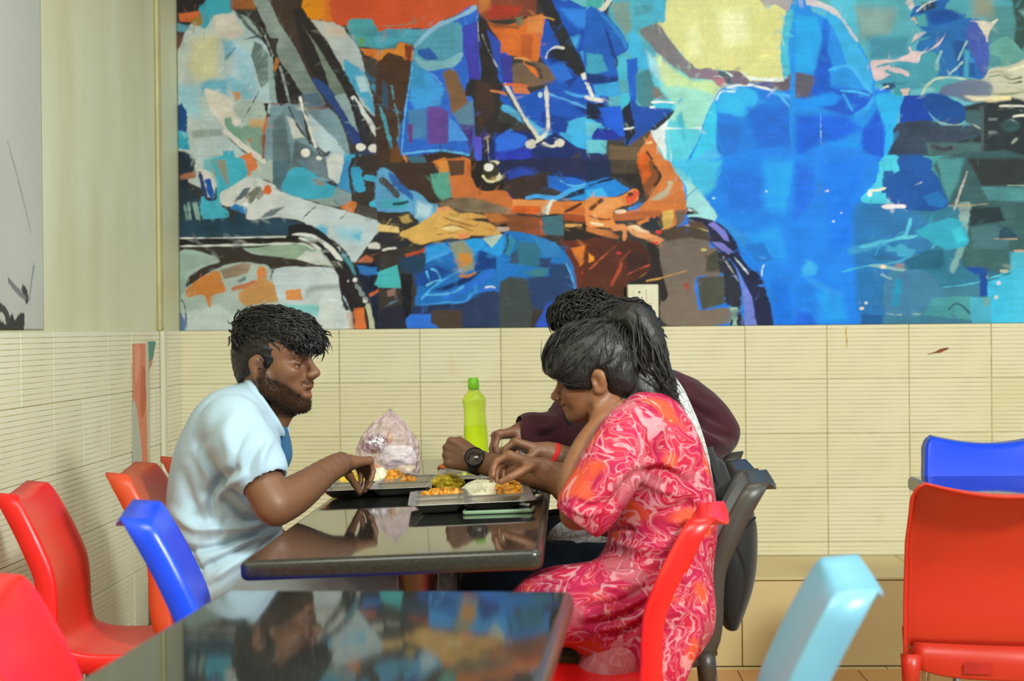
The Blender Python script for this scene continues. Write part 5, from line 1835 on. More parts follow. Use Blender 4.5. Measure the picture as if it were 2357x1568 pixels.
def strip_edge(Y, Z):
    lo_ = np.interp(Z, [lw(303, 1055)[1], lw(300, 790)[1]], [lw(302, 1055)[0], lw(302, 790)[0]])
    hi_ = np.interp(Z, [lw(340, 1055)[1], lw(341, 850)[1], lw(347, 836)[1], lw(354, 790)[1]], [lw(341, 1055)[0], lw(340, 850)[0], lw(346, 836)[0], lw(354, 790)[0]])
    return (Y > lo_) & (Y < hi_) & (Z < np.interp(Y, [lo_.min(), hi_.max()], [lw(303, 793)[1], lw(353, 786)[1]]))


pr2 = wall_print('poster_strip', s0[0] - 0.06, s1[0] + 0.05, 0.70, s0[1] + 0.02, 0.006, 'cf8a6a', strip_shapes, M_POST, x=0.0105, edge=strip_edge)
tag(pr2, 'torn coral and teal strip of poster stuck on the left wall tiles', 'poster')

# ---------------------------------------------------------------- things on the long table
def on_t2(px, py, h=0.0):
    """point h above the tilted granite top that shows at a pixel"""
    z = T2Z
    for _ in range(8):
        w = atz(px, py, z + h)
        z = t2z(w[0])
    return w


def tilt(o, x, y, rz, dz=0.0):
    """stand an object on the tilted top"""
    o.location = (x, y, t2z(x) + dz)
    o.rotation_mode = 'QUATERNION'
    o.rotation_quaternion = (Matrix.Rotation(-T2ROLL, 4, 'Y') @ Matrix.Rotation(rz, 4, 'Z')).to_quaternion()
    return o


M_TRAY = simple('steel_tray', 'dedad2', 0.34, 1.0, noise=0.04, scale=30)
irng = np.random.default_rng(5)


def tray_mesh(w, d):
    """pressed steel meal tray with five wells"""
    nx, ny = 61, 49
    xs = np.linspace(-w / 2, w / 2, nx); ys = np.linspace(-d / 2, d / 2, ny)
    X, Y = np.meshgrid(xs, ys)
    wells = [(-0.47, -0.02, -0.44, 0.02), (0.02, 0.47, -0.44, 0.02), (-0.47, -0.18, 0.07, 0.44), (-0.13, 0.15, 0.07, 0.44), (0.20, 0.47, 0.07, 0.44)]
    Z = np.full(X.shape, 0.021)
    for (a, b, c, e) in wells:
        m = np.minimum.reduce([X / w - a, b - X / w, Y / d - c, e - Y / d])
        Z -= 0.0185 * np.clip(m / 0.06, 0, 1) ** 0.8
    edge = np.minimum.reduce([w / 2 - np.abs(X), d / 2 - np.abs(Y)])
    Z += 0.002 * np.exp(-((edge - 0.002) / 0.003) ** 2)
    r = 0.03
    cx = np.maximum(np.abs(X) - (w / 2 - r), 0); cy = np.maximum(np.abs(Y) - (d / 2 - r), 0)
    over = np.maximum(np.hypot(cx, cy) - r, 0)
    sc = np.where(np.hypot(cx, cy) > r, r / np.maximum(np.hypot(cx, cy), 1e-6), 1)
    X = np.sign(X) * (np.minimum(np.abs(X), w / 2 - r) + cx * sc); Y = np.sign(Y) * (np.minimum(np.abs(Y), d / 2 - r) + cy * sc)
    ids = np.arange(nx * ny).reshape(ny, nx)
    Fq = np.stack([ids[:-1, :-1], ids[:-1, 1:], ids[1:, 1:], ids[1:, :-1]], -1).reshape(-1, 4)
    return mesh_np('meal_tray', np.stack([X, Y, Z], -1).reshape(-1, 3), Fq)


ME_TRAY = tray_mesh(0.375, 0.285)
TRAYS = []


def tray(x, y, rz, label):
    o = put('meal_tray', ME_TRAY, M_TRAY if not TRAYS else None, None, True)
    sm = o.modifiers.new('sheet', 'SOLIDIFY'); sm.thickness = 0.0012; sm.offset = 0
    tilt(o, x, y, rz, 0.0015)
    TRAYS.append(o)
    return tag(o, label, 'tray', 'steel meal trays on the long table')


tr_w = tray(1.218, -2.50, RD(94), 'steel meal tray nearest the camera, in front of the woman in pink')
tr_m = tray(0.962, -2.035, RD(90), 'steel meal tray the man in pale blue eats from')
tr_b = tray(1.235, -1.845, RD(92), 'steel meal tray half hidden under the hand with the black watch')
tr_a = tray(1.25, -1.22, RD(90), 'steel meal tray farthest from the camera, beside the green bottle')


def blob_mesh(bm, c, r, sub=2, jit=0.25, flat=1.0):
    g = bmesh.ops.create_icosphere(bm, subdivisions=sub, radius=1.0)
    ph = irng.uniform(0, 6.28, 6)
    for v in g['verts']:
        p = v.co.copy()
        k = 1 + jit * (math.sin(3.1 * p.x + ph[0]) * math.sin(2.7 * p.y + ph[1]) + 0.6 * math.sin(4.3 * p.z + ph[2] + 2 * p.x)) * 0.6
        v.co = Vector((c[0] + p.x * r * k, c[1] + p.y * r * k, c[2] + p.z * r * k * flat))


def heap(name, px, py, h, rx, ry, hh, n, size, mat, label, cat, grains=False):
    """a helping of food in a tray: a low mound with many small pieces on it, one mesh"""
    w = on_t2(px, py, h)
    rx, ry, hh = rx * 1.12, ry * 1.12, hh * 1.25
    n = int(n * 1.25)
    bm = bmesh.new()
    m = bmesh.ops.create_icosphere(bm, subdivisions=4, radius=1.0)
    ph = irng.uniform(0, 6.28, 8)
    for v in m['verts']:
        p = v.co
        f = 1 + 0.10 * math.sin(5 * p.x + ph[0]) + 0.12 * math.sin(7 * p.y + ph[1]) + 0.07 * math.sin(13 * p.x + 9 * p.y + ph[2])
        v.co = Vector((p.x * rx, p.y * ry, max(p.z, -0.1) * hh * f))
    for _ in range(n):
        a = irng.uniform(0, 6.28); q = math.sqrt(irng.uniform(0, 1)) * 0.93
        zz = math.sqrt(max(0, 1 - q * q)) * hh
        c = (rx * q * math.cos(a), ry * q * math.sin(a), zz)
        if grains:
            d = irng.normal(size=3); d /= np.linalg.norm(d)
            add_tube(bm, [np.array(c) - d * size, c, np.array(c) + d * size], [size * 0.12, size * 0.3, size * 0.12], 5)
        else:
            blob_mesh(bm, (c[0], c[1], c[2] * 0.9 + size * 0.2), size * irng.uniform(0.6, 1.25), 2, 0.5, irng.uniform(0.55, 0.95))
    o = from_bm(name, bm, mat, None, True)
    o.location = (w[0], w[1], t2z(w[0]) + 0.0035 + 0.1 * hh)
    return tag(o, label, cat, kind='stuff')


M_RICE = simple('boiled_rice', 'efe8cc', 0.5, noise=0.05, scale=60, sss=0.15)
M_CURRY = simple('orange_curry', 'd9861c', 0.28, noise=0.35, scale=55, spec=0.6)
M_YELL = simple('yellow_curry', 'd8b428', 0.28, noise=0.3, scale=50, spec=0.6)
M_BROWN = simple('brown_fry', 'b0561c', 0.35, noise=0.35, scale=60)
M_GREENV = simple('green_vegetable', '98a04a', 0.35, noise=0.3, scale=60)
M_POOL = simple('smooth_white', 'f2ead2', 0.2, noise=0.03, scale=30)  # plain white for the smooth low mounds in the trays
# woman's tray
heap('boiled_rice', 1110, 1140, 0.004, 0.045, 0.06, 0.026, 260, 0.0045, M_RICE, 'white rice mound in the middle of the nearest tray', 'rice', True)
heap('boiled_rice', 1195, 1132, 0.004, 0.036, 0.055, 0.024, 220, 0.0045, M_RICE, 'white rice at the right end of the nearest tray', 'rice', True)
heap('vegetable_curry', 1170, 1140, 0.004, 0.026, 0.042, 0.026, 46, 0.009, M_CURRY, 'orange brown curry between the rice in the nearest tray', 'curry')
heap('vegetable_curry', 1018, 1153, 0.004, 0.046, 0.03, 0.017, 46, 0.010, M_CURRY, 'golden brown curry at the left front of the nearest tray', 'curry')
heap('vegetable_curry', 1030, 1128, 0.004, 0.036, 0.05, 0.025, 34, 0.012, M_YELL, 'yellow curry chunks at the back of the nearest tray', 'curry')
heap('pool', 1005, 1143, 0.004, 0.036, 0.034, 0.012, 0, 0.01, M_POOL, 'white curd at the left of the nearest tray', 'pool')
heap('pool', 1068, 1140, 0.004, 0.020, 0.04, 0.013, 0, 0.01, M_POOL, 'white curd beside the rice of the nearest tray', 'pool')
heap('green_vegetable', 1200, 1116, 0.004, 0.02, 0.022, 0.024, 16, 0.008, M_GREENV, 'green vegetable scraps at the far corner of the nearest tray', 'vegetable')
# man's tray
heap('vegetable_curry', 806, 1116, 0.004, 0.05, 0.06, 0.022, 50, 0.010, M_YELL, 'yellow rice and curry under the hand of the man in pale blue', 'curry')
heap('boiled_rice', 872, 1114, 0.004, 0.03, 0.05, 0.030, 200, 0.0045, M_RICE, 'white rice in the middle of the man in pale blue\'s tray', 'rice', True)
heap('vegetable_curry', 905, 1112, 0.004, 0.03, 0.04, 0.022, 26, 0.010, M_CURRY, 'orange curry at the right of the man in pale blue\'s tray', 'curry')
heap('vegetable_curry', 942, 1113, 0.004, 0.024, 0.026, 0.012, 14, 0.008, M_CURRY, 'thin strip of orange curry at the right end of the man in pale blue\'s tray', 'curry')
# tray under the watch
heap('brown_fry', 1046, 1090, 0.004, 0.042, 0.05, 0.022, 60, 0.008, M_BROWN, 'reddish brown fried shreds in the tray under the watch', 'food')
heap('pool', 1045, 1103, 0.004, 0.04, 0.03, 0.012, 0, 0.01, M_POOL, 'white curd at the front of the tray under the watch', 'pool')
heap('green_vegetable', 1092, 1103, 0.004, 0.04, 0.04, 0.012, 24, 0.009, M_GREENV, 'pale green vegetable in the tray under the watch', 'vegetable')
heap('green_vegetable', 1154, 1052, 0.004, 0.04, 0.05, 0.018, 24, 0.009, M_GREENV, 'pale green helping in the farthest tray', 'vegetable')


def wedge(name, px, py, h, w_, hgt, mat, label):
    """a folded wedge of crisp flatbread leaning in the tray"""
    p = on_t2(px, py, h)
    bm = bmesh.new()
    pts = [(-w_ / 2, 0, 0), (w_ / 2, 0.01, 0), (w_ * 0.05, 0.005, hgt), (-w_ * 0.2, 0.0, hgt * 0.7)]
    a = [bm.verts.new((x, y - 0.002, z)) for x, y, z in pts]; b_ = [bm.verts.new((x, y + 0.002 + 0.006 * (z / hgt), z)) for x, y, z in pts]
    bm.faces.new(a); bm.faces.new(b_[::-1])
    for i in range(4): bm.faces.new((a[i], b_[i], b_[(i + 1) % 4], a[(i + 1) % 4]))
    bmesh.ops.subdivide_edges(bm, edges=bm.edges[:], cuts=3, use_grid_fill=True)
    for v in bm.verts: v.co.y += 0.004 * math.sin(v.co.x * 160) + 0.003 * math.sin(v.co.z * 210)
    o = from_bm(name, bm, mat, None, True)
    o.location = (p[0], p[1], t2z(p[0]) + 0.005)
    return tag(o, label, 'bread')


M_BREAD = simple('pale_flatbread', 'ece2b8', 0.5, noise=0.12, scale=40)
wedge('flatbread_wedge', 1112, 1098, 0.01, 0.045, 0.034, M_BREAD, 'pale wedge of flatbread at the right of the tray under the watch')
wedge('flatbread_wedge', 862, 1112, 0.012, 0.04, 0.045, M_BREAD, 'pale wedge of flatbread standing behind the rice of the left tray')

# ---- phone
ph_a, ph_b = on_t2(1066, 1186), on_t2(1226, 1178)
phone = empty('phone', (0, 0, 0))
bm = bmesh.new(); add_box(bm, -0.0785, 0.0785, -0.0365, 0.0365, 0.0, 0.0082)
bmesh.ops.bevel(bm, geom=[e for e in bm.edges if abs(e.verts[0].co.z - e.verts[1].co.z) > 0.004], offset=0.009, segments=5, profile=0.5, affect='EDGES')
bmesh.ops.bevel(bm, geom=[e for e in bm.edges if len(e.link_faces) == 2 and abs(e.link_faces[0].normal.z - e.link_faces[1].normal.z) > 0.5], offset=0.0022, segments=2, profile=0.5, affect='EDGES')
from_bm('body', bm, simple('sage_phone_case', '7f9a7c', 0.35, noise=0.04), phone, True)
bm = bmesh.new(); add_box(bm, -0.074, 0.074, -0.0325, 0.0325, 0.0078, 0.0086, 0.0004, 1)
m_scr = simple('black_glass', '0d0d0e', 0.04, noise=0.02, spec=0.8)
q = from_bm('screen', bm, m_scr, phone); q['label'] = 'dark glossy screen'
tilt(phone, 1.290, -2.675, RD(-3), 0.0006)
tag(phone, 'smartphone in sage green case lying before the nearest tray', 'phone')
ear = empty('earphone', (0, 0, 0))
bm = bmesh.new(); blob_mesh(bm, (0, 0, 0.0085), 0.0082, 3, 0.08)
from_bm('bud', bm, simple('dark_earbud', '2a3034', 0.25), ear, True)
bm = bmesh.new(); add_tube(bm, [(0.005, 0, 0.008), (0.02, -0.004, 0.005), (0.036, -0.010, 0.0038)], [0.003, 0.0036, 0.003], 8)
from_bm('stem', bm, simple('white_earbud_stem', 'd8dcdc', 0.3), ear, True)
tilt(ear, 1.322, -2.655, RD(-6), 0.0095)
tag(ear, 'small dark earbud with white stem lying on the phone', 'earphone')

# ---- bottle of green soap
bt = on_t2(1097, 1052)
B_Y = -1.04
bx_ = float(at(1097, 1000, B_Y)[0])
bot = empty('soap_bottle', (0, 0, 0))
m_b, nt, b = new_mat('lime_bottle_plastic')
b.inputs['Base Color'].default_value = hexc('c6f018'); b.inputs['Roughness'].default_value = 0.22
b.inputs['Alpha'].default_value = 0.68
b.inputs['Subsurface Weight'].default_value = 0.3; b.inputs['Subsurface Radius'].default_value = (0.02, 0.02, 0.004)
tcn = node(nt, 'ShaderNodeTexNoise'); tcn.inputs['Scale'].default_value = 12
crn = node(nt, 'ShaderNodeValToRGB'); crn.color_ramp.elements[0].color = hexc('dcfa14'); crn.color_ramp.elements[1].color = hexc('e8ff30')
nt.links.new(tcn.outputs['Fac'], crn.inputs['Fac']); nt.links.new(crn.outputs['Color'], b.inputs['Base Color'])
prof = [(0.030, 0.0), (0.036, 0.003), (0.0375, 0.012), (0.0375, 0.075), (0.0355, 0.115), (0.0335, 0.150), (0.0352, 0.170), (0.0372, 0.183),
        (0.036, 0.192), (0.027, 0.205), (0.0195, 0.214), (0.0165, 0.220), (0.0155, 0.226)]
pq = spline(prof, 4)
bm = bmesh.new(); add_lathe(bm, [tuple(v) for v in pq], 36, 1.0, 0.68)
from_bm('body', bm, m_b, bot, True)
bm = bmesh.new(); add_lathe(bm, [(0.0345, 0.004), (0.0362, 0.012), (0.0362, 0.075), (0.0342, 0.108), (0.0341, 0.1085)], 36, 1.0, 0.66)
q = from_bm('liquid', bm, simple('yellow_green_soap', 'e0ec10', 0.3, noise=0.04, sss=0.3), bot, True); q['label'] = 'yellow green liquid filling the lower half'
bm = bmesh.new(); add_lathe(bm, [(0.0172, 0.222), (0.0178, 0.224), (0.0172, 0.250), (0.0150, 0.2525), (0.0148, 0.256), (0.0140, 0.2575)], 28)
q = from_bm('cap', bm, simple('green_cap', '86d818', 0.35, noise=0.03), bot, True); q['label'] = 'bright green flip cap'
tilt(bot, bx_, B_Y, RD(8), 0.0008)
tag(bot, 'lime green bottle of liquid soap at the far end of the table', 'bottle')

# ---- carrier bag with what is in it
BG_Y = -1.50
g0 = at(895, 1096, BG_Y)
gz0 = t2z(g0[0])


def gpt(px, py, dy=0.0):
    return at(px, py, BG_Y + dy)


sil = [((822, 968), 1108), ((826, 966), 1095), ((822, 967), 1070), ((819, 968), 1045), ((821, 965), 1030), ((828, 958), 1012), ((840, 946), 995), ((855, 935), 978), ((873, 922), 964), ((888, 908), 953), ((894, 902), 945), ((897, 900), 941)]
rows_ = []
for (l, r_), yy in sil:
    a = gpt(l, yy); c = gpt(r_, yy)
    rows_.append(((a[0] + c[0]) / 2, (c[0] - a[0]) / 2, a[2]))
rows_ = spline(np.array(rows_), 5)
bm = bmesh.new()
seg = 64
rings = []
bph = irng.uniform(0, 6.28, 12)
for i, (cx0, hw_, zz) in enumerate(rows_):
    zz = max(zz, t2z(cx0 + hw_) + 0.004)
    ring = []
    tt = i / len(rows_)
    for k in range(seg):
        an = 2 * math.pi * k / seg
        cr_ = 1 + (0.05 * math.sin(5 * an + 9 * tt + bph[0]) + 0.045 * math.sin(9 * an - 14 * tt + bph[1]) + 0.03 * math.sin(17 * an + 21 * tt + bph[2])) * (0.5 + 0.5 * math.sin(6 * tt + bph[3]) ** 2)
        sx = abs(math.cos(an))
        fx = 1 + (cr_ - 1) * (1 - sx ** 4)
        ring.append(bm.verts.new((cx0 + hw_ * math.cos(an) * fx, BG_Y + min(hw_ * 0.85, 0.062) * math.sin(an) * cr_, zz + 0.004 * math.sin(7 * an + 5 * tt) * min(1, 2 * tt))))
    rings.append(ring)
for a, c in zip(rings[:-1], rings[1:]):
    for k in range(seg): bm.faces.new((a[k], a[(k + 1) % seg], c[(k + 1) % seg], c[k]))
bm.faces.new(rings[0][::-1])
m_g, nt, b = new_mat('pink_film')
b.inputs['Base Color'].default_value = hexc('f6cfe4'); b.inputs['Roughness'].default_value = 0.09
b.inputs['Specular IOR Level'].default_value = 0.9
tc = node(nt, 'ShaderNodeTexCoord')
vo = node(nt, 'ShaderNodeTexVoronoi'); vo.inputs['Scale'].default_value = 42
nt.links.new(tc.outputs['Object'], vo.inputs['Vector'])
no = node(nt, 'ShaderNodeTexNoise'); no.inputs['Scale'].default_value = 28; no.inputs['Detail'].default_value = 5
nt.links.new(tc.outputs['Object'], no.inputs['Vector'])
ad = node(nt, 'ShaderNodeMath', operation='ADD'); nt.links.new(vo.outputs['Distance'], ad.inputs[0]); nt.links.new(no.outputs['Fac'], ad.inputs[1])
bp = node(nt, 'ShaderNodeBump'); bp.inputs['Strength'].default_value = 1.0; bp.inputs['Distance'].default_value = 0.022
nt.links.new(ad.outputs[0], bp.inputs['Height']); nt.links.new(bp.outputs['Normal'], b.inputs['Normal'])
lwn = node(nt, 'ShaderNodeLayerWeight'); lwn.inputs['Blend'].default_value = 0.45
mr = node(nt, 'ShaderNodeMapRange'); mr.inputs['To Min'].default_value = 0.24; mr.inputs['To Max'].default_value = 0.7
nt.links.new(lwn.outputs['Facing'], mr.inputs['Value'])
nt.links.new(mr.outputs['Result'], b.inputs['Alpha'])
bag = from_bm('carrier_bag', bm, m_g, None, True)
tag(bag, 'crumpled translucent pink plastic bag standing on the table', 'bag')


def lump(name, px, py, dy, r, mat, sc=(1, 1, 1), jit=0.3, sub=4, sharp=0.0):
    p = gpt(px, py, dy)
    bm = bmesh.new()
    bmesh.ops.create_icosphere(bm, subdivisions=sub, radius=1.0)
    ph = irng.uniform(0, 6.28, 9)
    for v in bm.verts:
        c = v.co.copy()
        k = 1 + jit * (0.4 * math.sin(5 * c.x + ph[0]) * math.sin(4 * c.z + ph[1]) + 0.3 * abs(math.sin(9 * c.y + 7 * c.z + ph[2])) + sharp * abs(math.sin(23 * c.x + 17 * c.z + ph[3])) + sharp * abs(math.sin(31 * c.z - 19 * c.y + ph[4])))
        v.co = Vector((c.x * r * sc[0] * k, c.y * r * sc[1] * k, c.z * r * sc[2] * k))
    o = from_bm(name, bm, mat, None, sharp == 0)
    o.location = p
    return o


M_FOIL = simple('crumpled_foil', 'd8d8da', 0.2, 1.0, noise=0.02, bump=0.6, bscale=120)
tag(lump('foil_parcel', 860, 1022, -0.004, 0.033, M_FOIL, (1.0, 0.75, 0.72), 0.3, 4, 0.28), 'crumpled silver foil parcel at the left inside the pink bag', 'parcel')
tag(lump('paper_parcel', 915, 1050, 0.0, 0.042, simple('white_tissue', 'f4f0ec', 0.7, noise=0.03), (1.15, 0.7, 0.7), 0.3, 4, 0.08), 'white tissue parcel in the middle of the pink bag', 'parcel')
tag(lump('food_pouch', 858, 1082, -0.008, 0.022, simple('orange_pouch', 'e08a30', 0.3, noise=0.15), (1.3, 0.7, 0.8), 0.2), 'orange pouch at the bottom left inside the pink bag', 'pouch')
tag(lump('food_pouch', 932, 1080, 0.0, 0.024, simple('cream_pouch', 'e6d4ac', 0.35, noise=0.15), (1.2, 0.8, 0.75), 0.25), 'cream pouch at the bottom right inside the pink bag', 'pouch')
tag(lump('paper_scrap', 897, 1008, -0.01, 0.016, simple('tan_paper', 'cf9c62', 0.6, noise=0.1), (0.5, 0.4, 1.0), 0.2), 'small tan scrap standing in the middle of the pink bag', 'paper')

# ---------------------------------------------------------------- people
def P(px, py, Y):
    return at(float(px), float(py), Y)


def unit(v):
    v = np.asarray(v, float)
    return v / (np.linalg.norm(v) + 1e-12)


def rot_about(v, k, a):
    k = unit(k)
    return v * math.cos(a) + np.cross(k, v) * math.sin(a) + k * np.dot(k, v) * (1 - math.cos(a))


class Head:
    """local frame of a head: o = middle between the ears, f forward, s to the person's left, u up"""
    def __init__(self, o, f, up=(0, 0, 1), scale=1.0, roll=0.0):
        self.o = np.asarray(o, float); self.f = unit(f)
        s = np.cross(np.asarray(up, float), self.f); self.s = unit(s); self.u = np.cross(self.f, self.s)
        if roll:
            self.s, self.u = rot_about(self.s, self.f, roll), rot_about(self.u, self.f, roll)
        self.k = scale
        self.M = np.stack([self.f, self.s, self.u])

    def w(self, x, y, z):
        return self.o + self.k * (x * self.f + y * self.s + z * self.u)

    def loc(self, V):
        return (np.asarray(V) - self.o) @ self.M.T / self.k


def head_shape(S, H, male=True, smile=0.0, open_mouth=0.0, zf=1.0):
    """zf shortens the face below the ears"""
    k = H.k
    Z = lambda c: (c[0], c[1], c[2] * (zf if c[2] < 0 else 1.0))
    E = lambda c, r, kk=0.012, cut=False: S.ell(H.w(*Z(c)), np.array(r) * k * np.array([1, 1, (1 + zf) / 2 if c[2] < -0.015 else 1]), H.M, kk * k, cut)
    C = lambda a, b, ra, rb, kk=0.012, cut=False: S.cone(H.w(*Z(a)), H.w(*Z(b)), ra * k, rb * k, kk * k, cut)
    E((-0.008, 0, 0.048), (0.094, 0.073, 0.084))
    E((0.030, 0, 0.058), (0.062, 0.064, 0.064), 0.02)
    E((0.040, 0, -0.020), (0.052, 0.056, 0.075), 0.02)
    E((0.055, 0, -0.045), (0.042, 0.042, 0.048), 0.02)
    for q in (-1, 1):
        jw = 0.060 if male else 0.054
        C((0.002, q * jw, -0.020), (0.012, q * (jw - 0.004), -0.052), 0.017, 0.016, 0.02)
        C((0.012, q * (jw - 0.004), -0.052), (0.074, q * 0.016, -0.090), 0.016, 0.014, 0.022)
        E((0.064, q * 0.044, -0.004), (0.026, 0.020, 0.020), 0.02)
        C((0.086, q * 0.012, 0.034), (0.074, q * 0.046, 0.036), 0.011, 0.008, 0.014)
        E((0.090, q * 0.033, 0.014), (0.017, 0.018, 0.011), 0.012, True)
        E((0.1055, q * 0.0125, -0.0135), (0.010, 0.0085, 0.0085), 0.008)
        E((0.0785, q * 0.032, 0.0165), (0.0125, 0.0155, 0.0085), 0.004)          # lids over the eye
        # ear
        E((-0.006, q * 0.074, 0.002), (0.019, 0.007, 0.031), 0.006)
        E((-0.010, q * 0.081, 0.012), (0.016, 0.005, 0.020), 0.005)
        E((0.000, q * 0.084, 0.002), (0.0085, 0.006, 0.016), 0.005, True)
        E((0.006, q * 0.078, -0.002), (0.004, 0.005, 0.008), 0.004)
        E((0.002, q * 0.075, -0.026), (0.008, 0.006, 0.009), 0.006)
    # nose
    C((0.090, 0, 0.028), (0.110, 0, 0.000), 0.0075, 0.009, 0.012)
    E((0.1155, 0, -0.0085), (0.0115, 0.011, 0.0098), 0.009)
    C((0.104, 0, -0.016), (0.094, 0, -0.034), 0.007, 0.008, 0.012)
    # mouth
    om = open_mouth
    E((0.0965, 0, -0.0405), (0.0105, 0.021, 0.0068), 0.008)
    E((0.0935, 0, -0.0565 - 0.006 * om), (0.0105, 0.019, 0.0078), 0.008)
    E((0.106, 0, -0.0485 - 0.003 * om), (0.016, 0.020, 0.0016 + 0.0045 * om), 0.003, True)
    if smile:
        for q in (-1, 1):
            E((0.070, q * 0.036, -0.030), (0.020, 0.014, 0.020), 0.014)
            C((0.094, q * 0.020, -0.046), (0.078, q * 0.034, -0.036), 0.0032, 0.0022, 0.004, True)
    E((0.083, 0, -0.086), (0.018, 0.020, 0.016), 0.016)


def face_paint(L, base, male, beard=False):
    """natural colour of a head's skin, lips, brows and stubble at head-local points L"""
    x, y, z = L[:, 0], L[:, 1], L[:, 2]
    C = np.tile(np.array(base), (len(L), 1))
    def mix(m, col, a=1.0):
        m = np.clip(m, 0, 1)[:, None] * a
        C[:] = C * (1 - m) + np.array(col) * m
    b = np.array(base)
    sm = lambda v, a, c: np.clip((v - a) / (c - a), 0, 1)
    # warmer cheeks, darker round the eye
    mix(np.exp(-(((x - 0.07) / 0.03) ** 2 + ((np.abs(y) - 0.045) / 0.02) ** 2 + ((z + 0.005) / 0.025) ** 2)), b * np.array([1.12, 1.0, 0.95]), 0.6)
    mix(np.exp(-(((x - 0.08) / 0.02) ** 2 + ((np.abs(y) - 0.032) / 0.022) ** 2 + ((z - 0.016) / 0.013) ** 2)), b * 0.55, 0.6)
    if beard:
        line = -0.008 - 0.42 * np.clip(x - 0.012, 0, 0.05) - 0.9 * np.clip(x - 0.062, 0, 1)
        below = sm(line - z, -0.004, 0.012) * sm(x, -0.010, 0.004) * (1 - sm(-z, 0.108, 0.128))
        mouth = np.exp(-(((x - 0.100) / 0.022) ** 2 + (y / 0.026) ** 2 + ((z + 0.049) / 0.019) ** 2) ** 2)
        mix(below * (1 - mouth), b * 0.14, 0.92)
        mix(np.exp(-(((x - 0.010) / 0.010) ** 2 + ((z - 0.0) / 0.04) ** 2)) * (np.abs(y) > 0.03), b * 0.2, 0.8)
        mix(np.exp(-(((x - 0.100) / 0.02) ** 2 + ((z + 0.031) / 0.0055) ** 2)) * (np.abs(y) < 0.03), b * 0.2, 0.85)
    mix(np.exp(-(((x - 0.102) / 0.014) ** 2 + (y / 0.023) ** 4 + ((z + 0.041) / 0.006) ** 4)), b * np.array([0.92, 0.70, 0.68]), 0.8)
    mix(np.exp(-(((x - 0.100) / 0.014) ** 2 + (y / 0.021) ** 4 + ((z + 0.058) / 0.0075) ** 4)), b * np.array([1.22, 0.88, 0.88]), 0.8)
    brow = np.exp(-(((z - 0.040 + 0.10 * (np.abs(y) - 0.03) ** 2 * 8) / 0.0055) ** 4)) * sm(np.abs(y), 0.008, 0.014) * sm(0.056 - np.abs(y), 0, 0.008) * (x > 0.05)
    mix(brow, b * 0.10, 0.92)
    return C


def eyes(parent, H, look=(1, 0, 0)):
    m_w = bpy.data.materials.get('eye_white') or simple('eye_white', 'b8aca0', 0.15, noise=0.02)
    m_i = bpy.data.materials.get('iris_brown') or simple('iris_brown', '1a100a', 0.12, noise=0.02)
    d = unit(look[0] * H.f + look[1] * H.s + look[2] * H.u)
    for q in (-1, 1):
        c = H.w(0.0752, q * 0.0318, 0.0150)
        bm = bmesh.new()
        bmesh.ops.create_uvsphere(bm, u_segments=20, v_segments=12, radius=0.0118 * H.k)
        e = from_bm('eye', bm, m_w, parent, True); e.location = c
        bm = bmesh.new()
        bmesh.ops.create_uvsphere(bm, u_segments=16, v_segments=10, radius=0.0086 * H.k)
        i = from_bm('iris', bm, m_i, e, True); i.location = d * 0.0048 * H.k


def hand(S, W, d, n, thumb_side, size=1.0, curls=((45, 50, 30),) * 4, thumb=((0.75, 0.65, 0.25), (0.85, 0.3, 0.45)), splay=4.0, kk=0.006):
    """palm, four fingers and a thumb rooted at the wrist W; d = along the hand, n = out of the palm, thumb_side = rough direction of the thumb"""
    d = unit(d); n = unit(n - d * np.dot(n, d))
    t = np.cross(d, n)
    if np.dot(t, thumb_side) < 0: t = -t
    s = size
    lens = (0.072, 0.080, 0.074, 0.058); offs = (0.0275, 0.0090, -0.0095, -0.0265); fwd = (0.084, 0.089, 0.084, 0.075)
    rads = (0.0088, 0.0090, 0.0086, 0.0076)
    S.cone(W - d * 0.012 * s, W + d * 0.02 * s, 0.0235 * s, 0.0215 * s, 0.012)
    nails = []
    for i in range(4):
        K = W + (d * fwd[i] + t * offs[i] - n * 0.004) * s
        S.cone(W + (d * 0.018 + t * offs[i] * 0.55) * s, K - d * 0.006 * s, 0.0145 * s, 0.0108 * s, 0.010)
        ang = -math.radians(splay) * (i - 1.5)
        fd = unit(d * math.cos(ang) + t * math.sin(-ang))
        p = K; r = rads[i] * s
        S.ell(K - n * 0.002 * s, np.array([0.0115, 0.0105, 0.0108]) * s, np.stack([d, t, n]), 0.006)
        a = 0.0
        for j, fr in enumerate((0.46, 0.30, 0.24)):
            a += math.radians(curls[i][j])
            dj = unit(fd * math.cos(a) + n * math.sin(a))
            q = p + dj * lens[i] * fr * s
            S.cone(p, q, r, r * 0.90, 0.0035)
            p, r = q, r * 0.90
        nails.append((p, dj))
    B = W + (d * 0.022 + t * 0.020 + n * 0.006) * s
    p = B; r = 0.0125 * s
    for (c, L) in zip((thumb[0], thumb[0], thumb[1]), (0.036, 0.030, 0.026)):
        dj = unit(d * c[0] + t * c[1] + n * c[2])
        q = p + dj * L * s
        S.cone(p, q, r, r * 0.86, 0.008 if p is B else 0.004)
        p, r = q, r * 0.86
    return nails


M_SKIN = {}


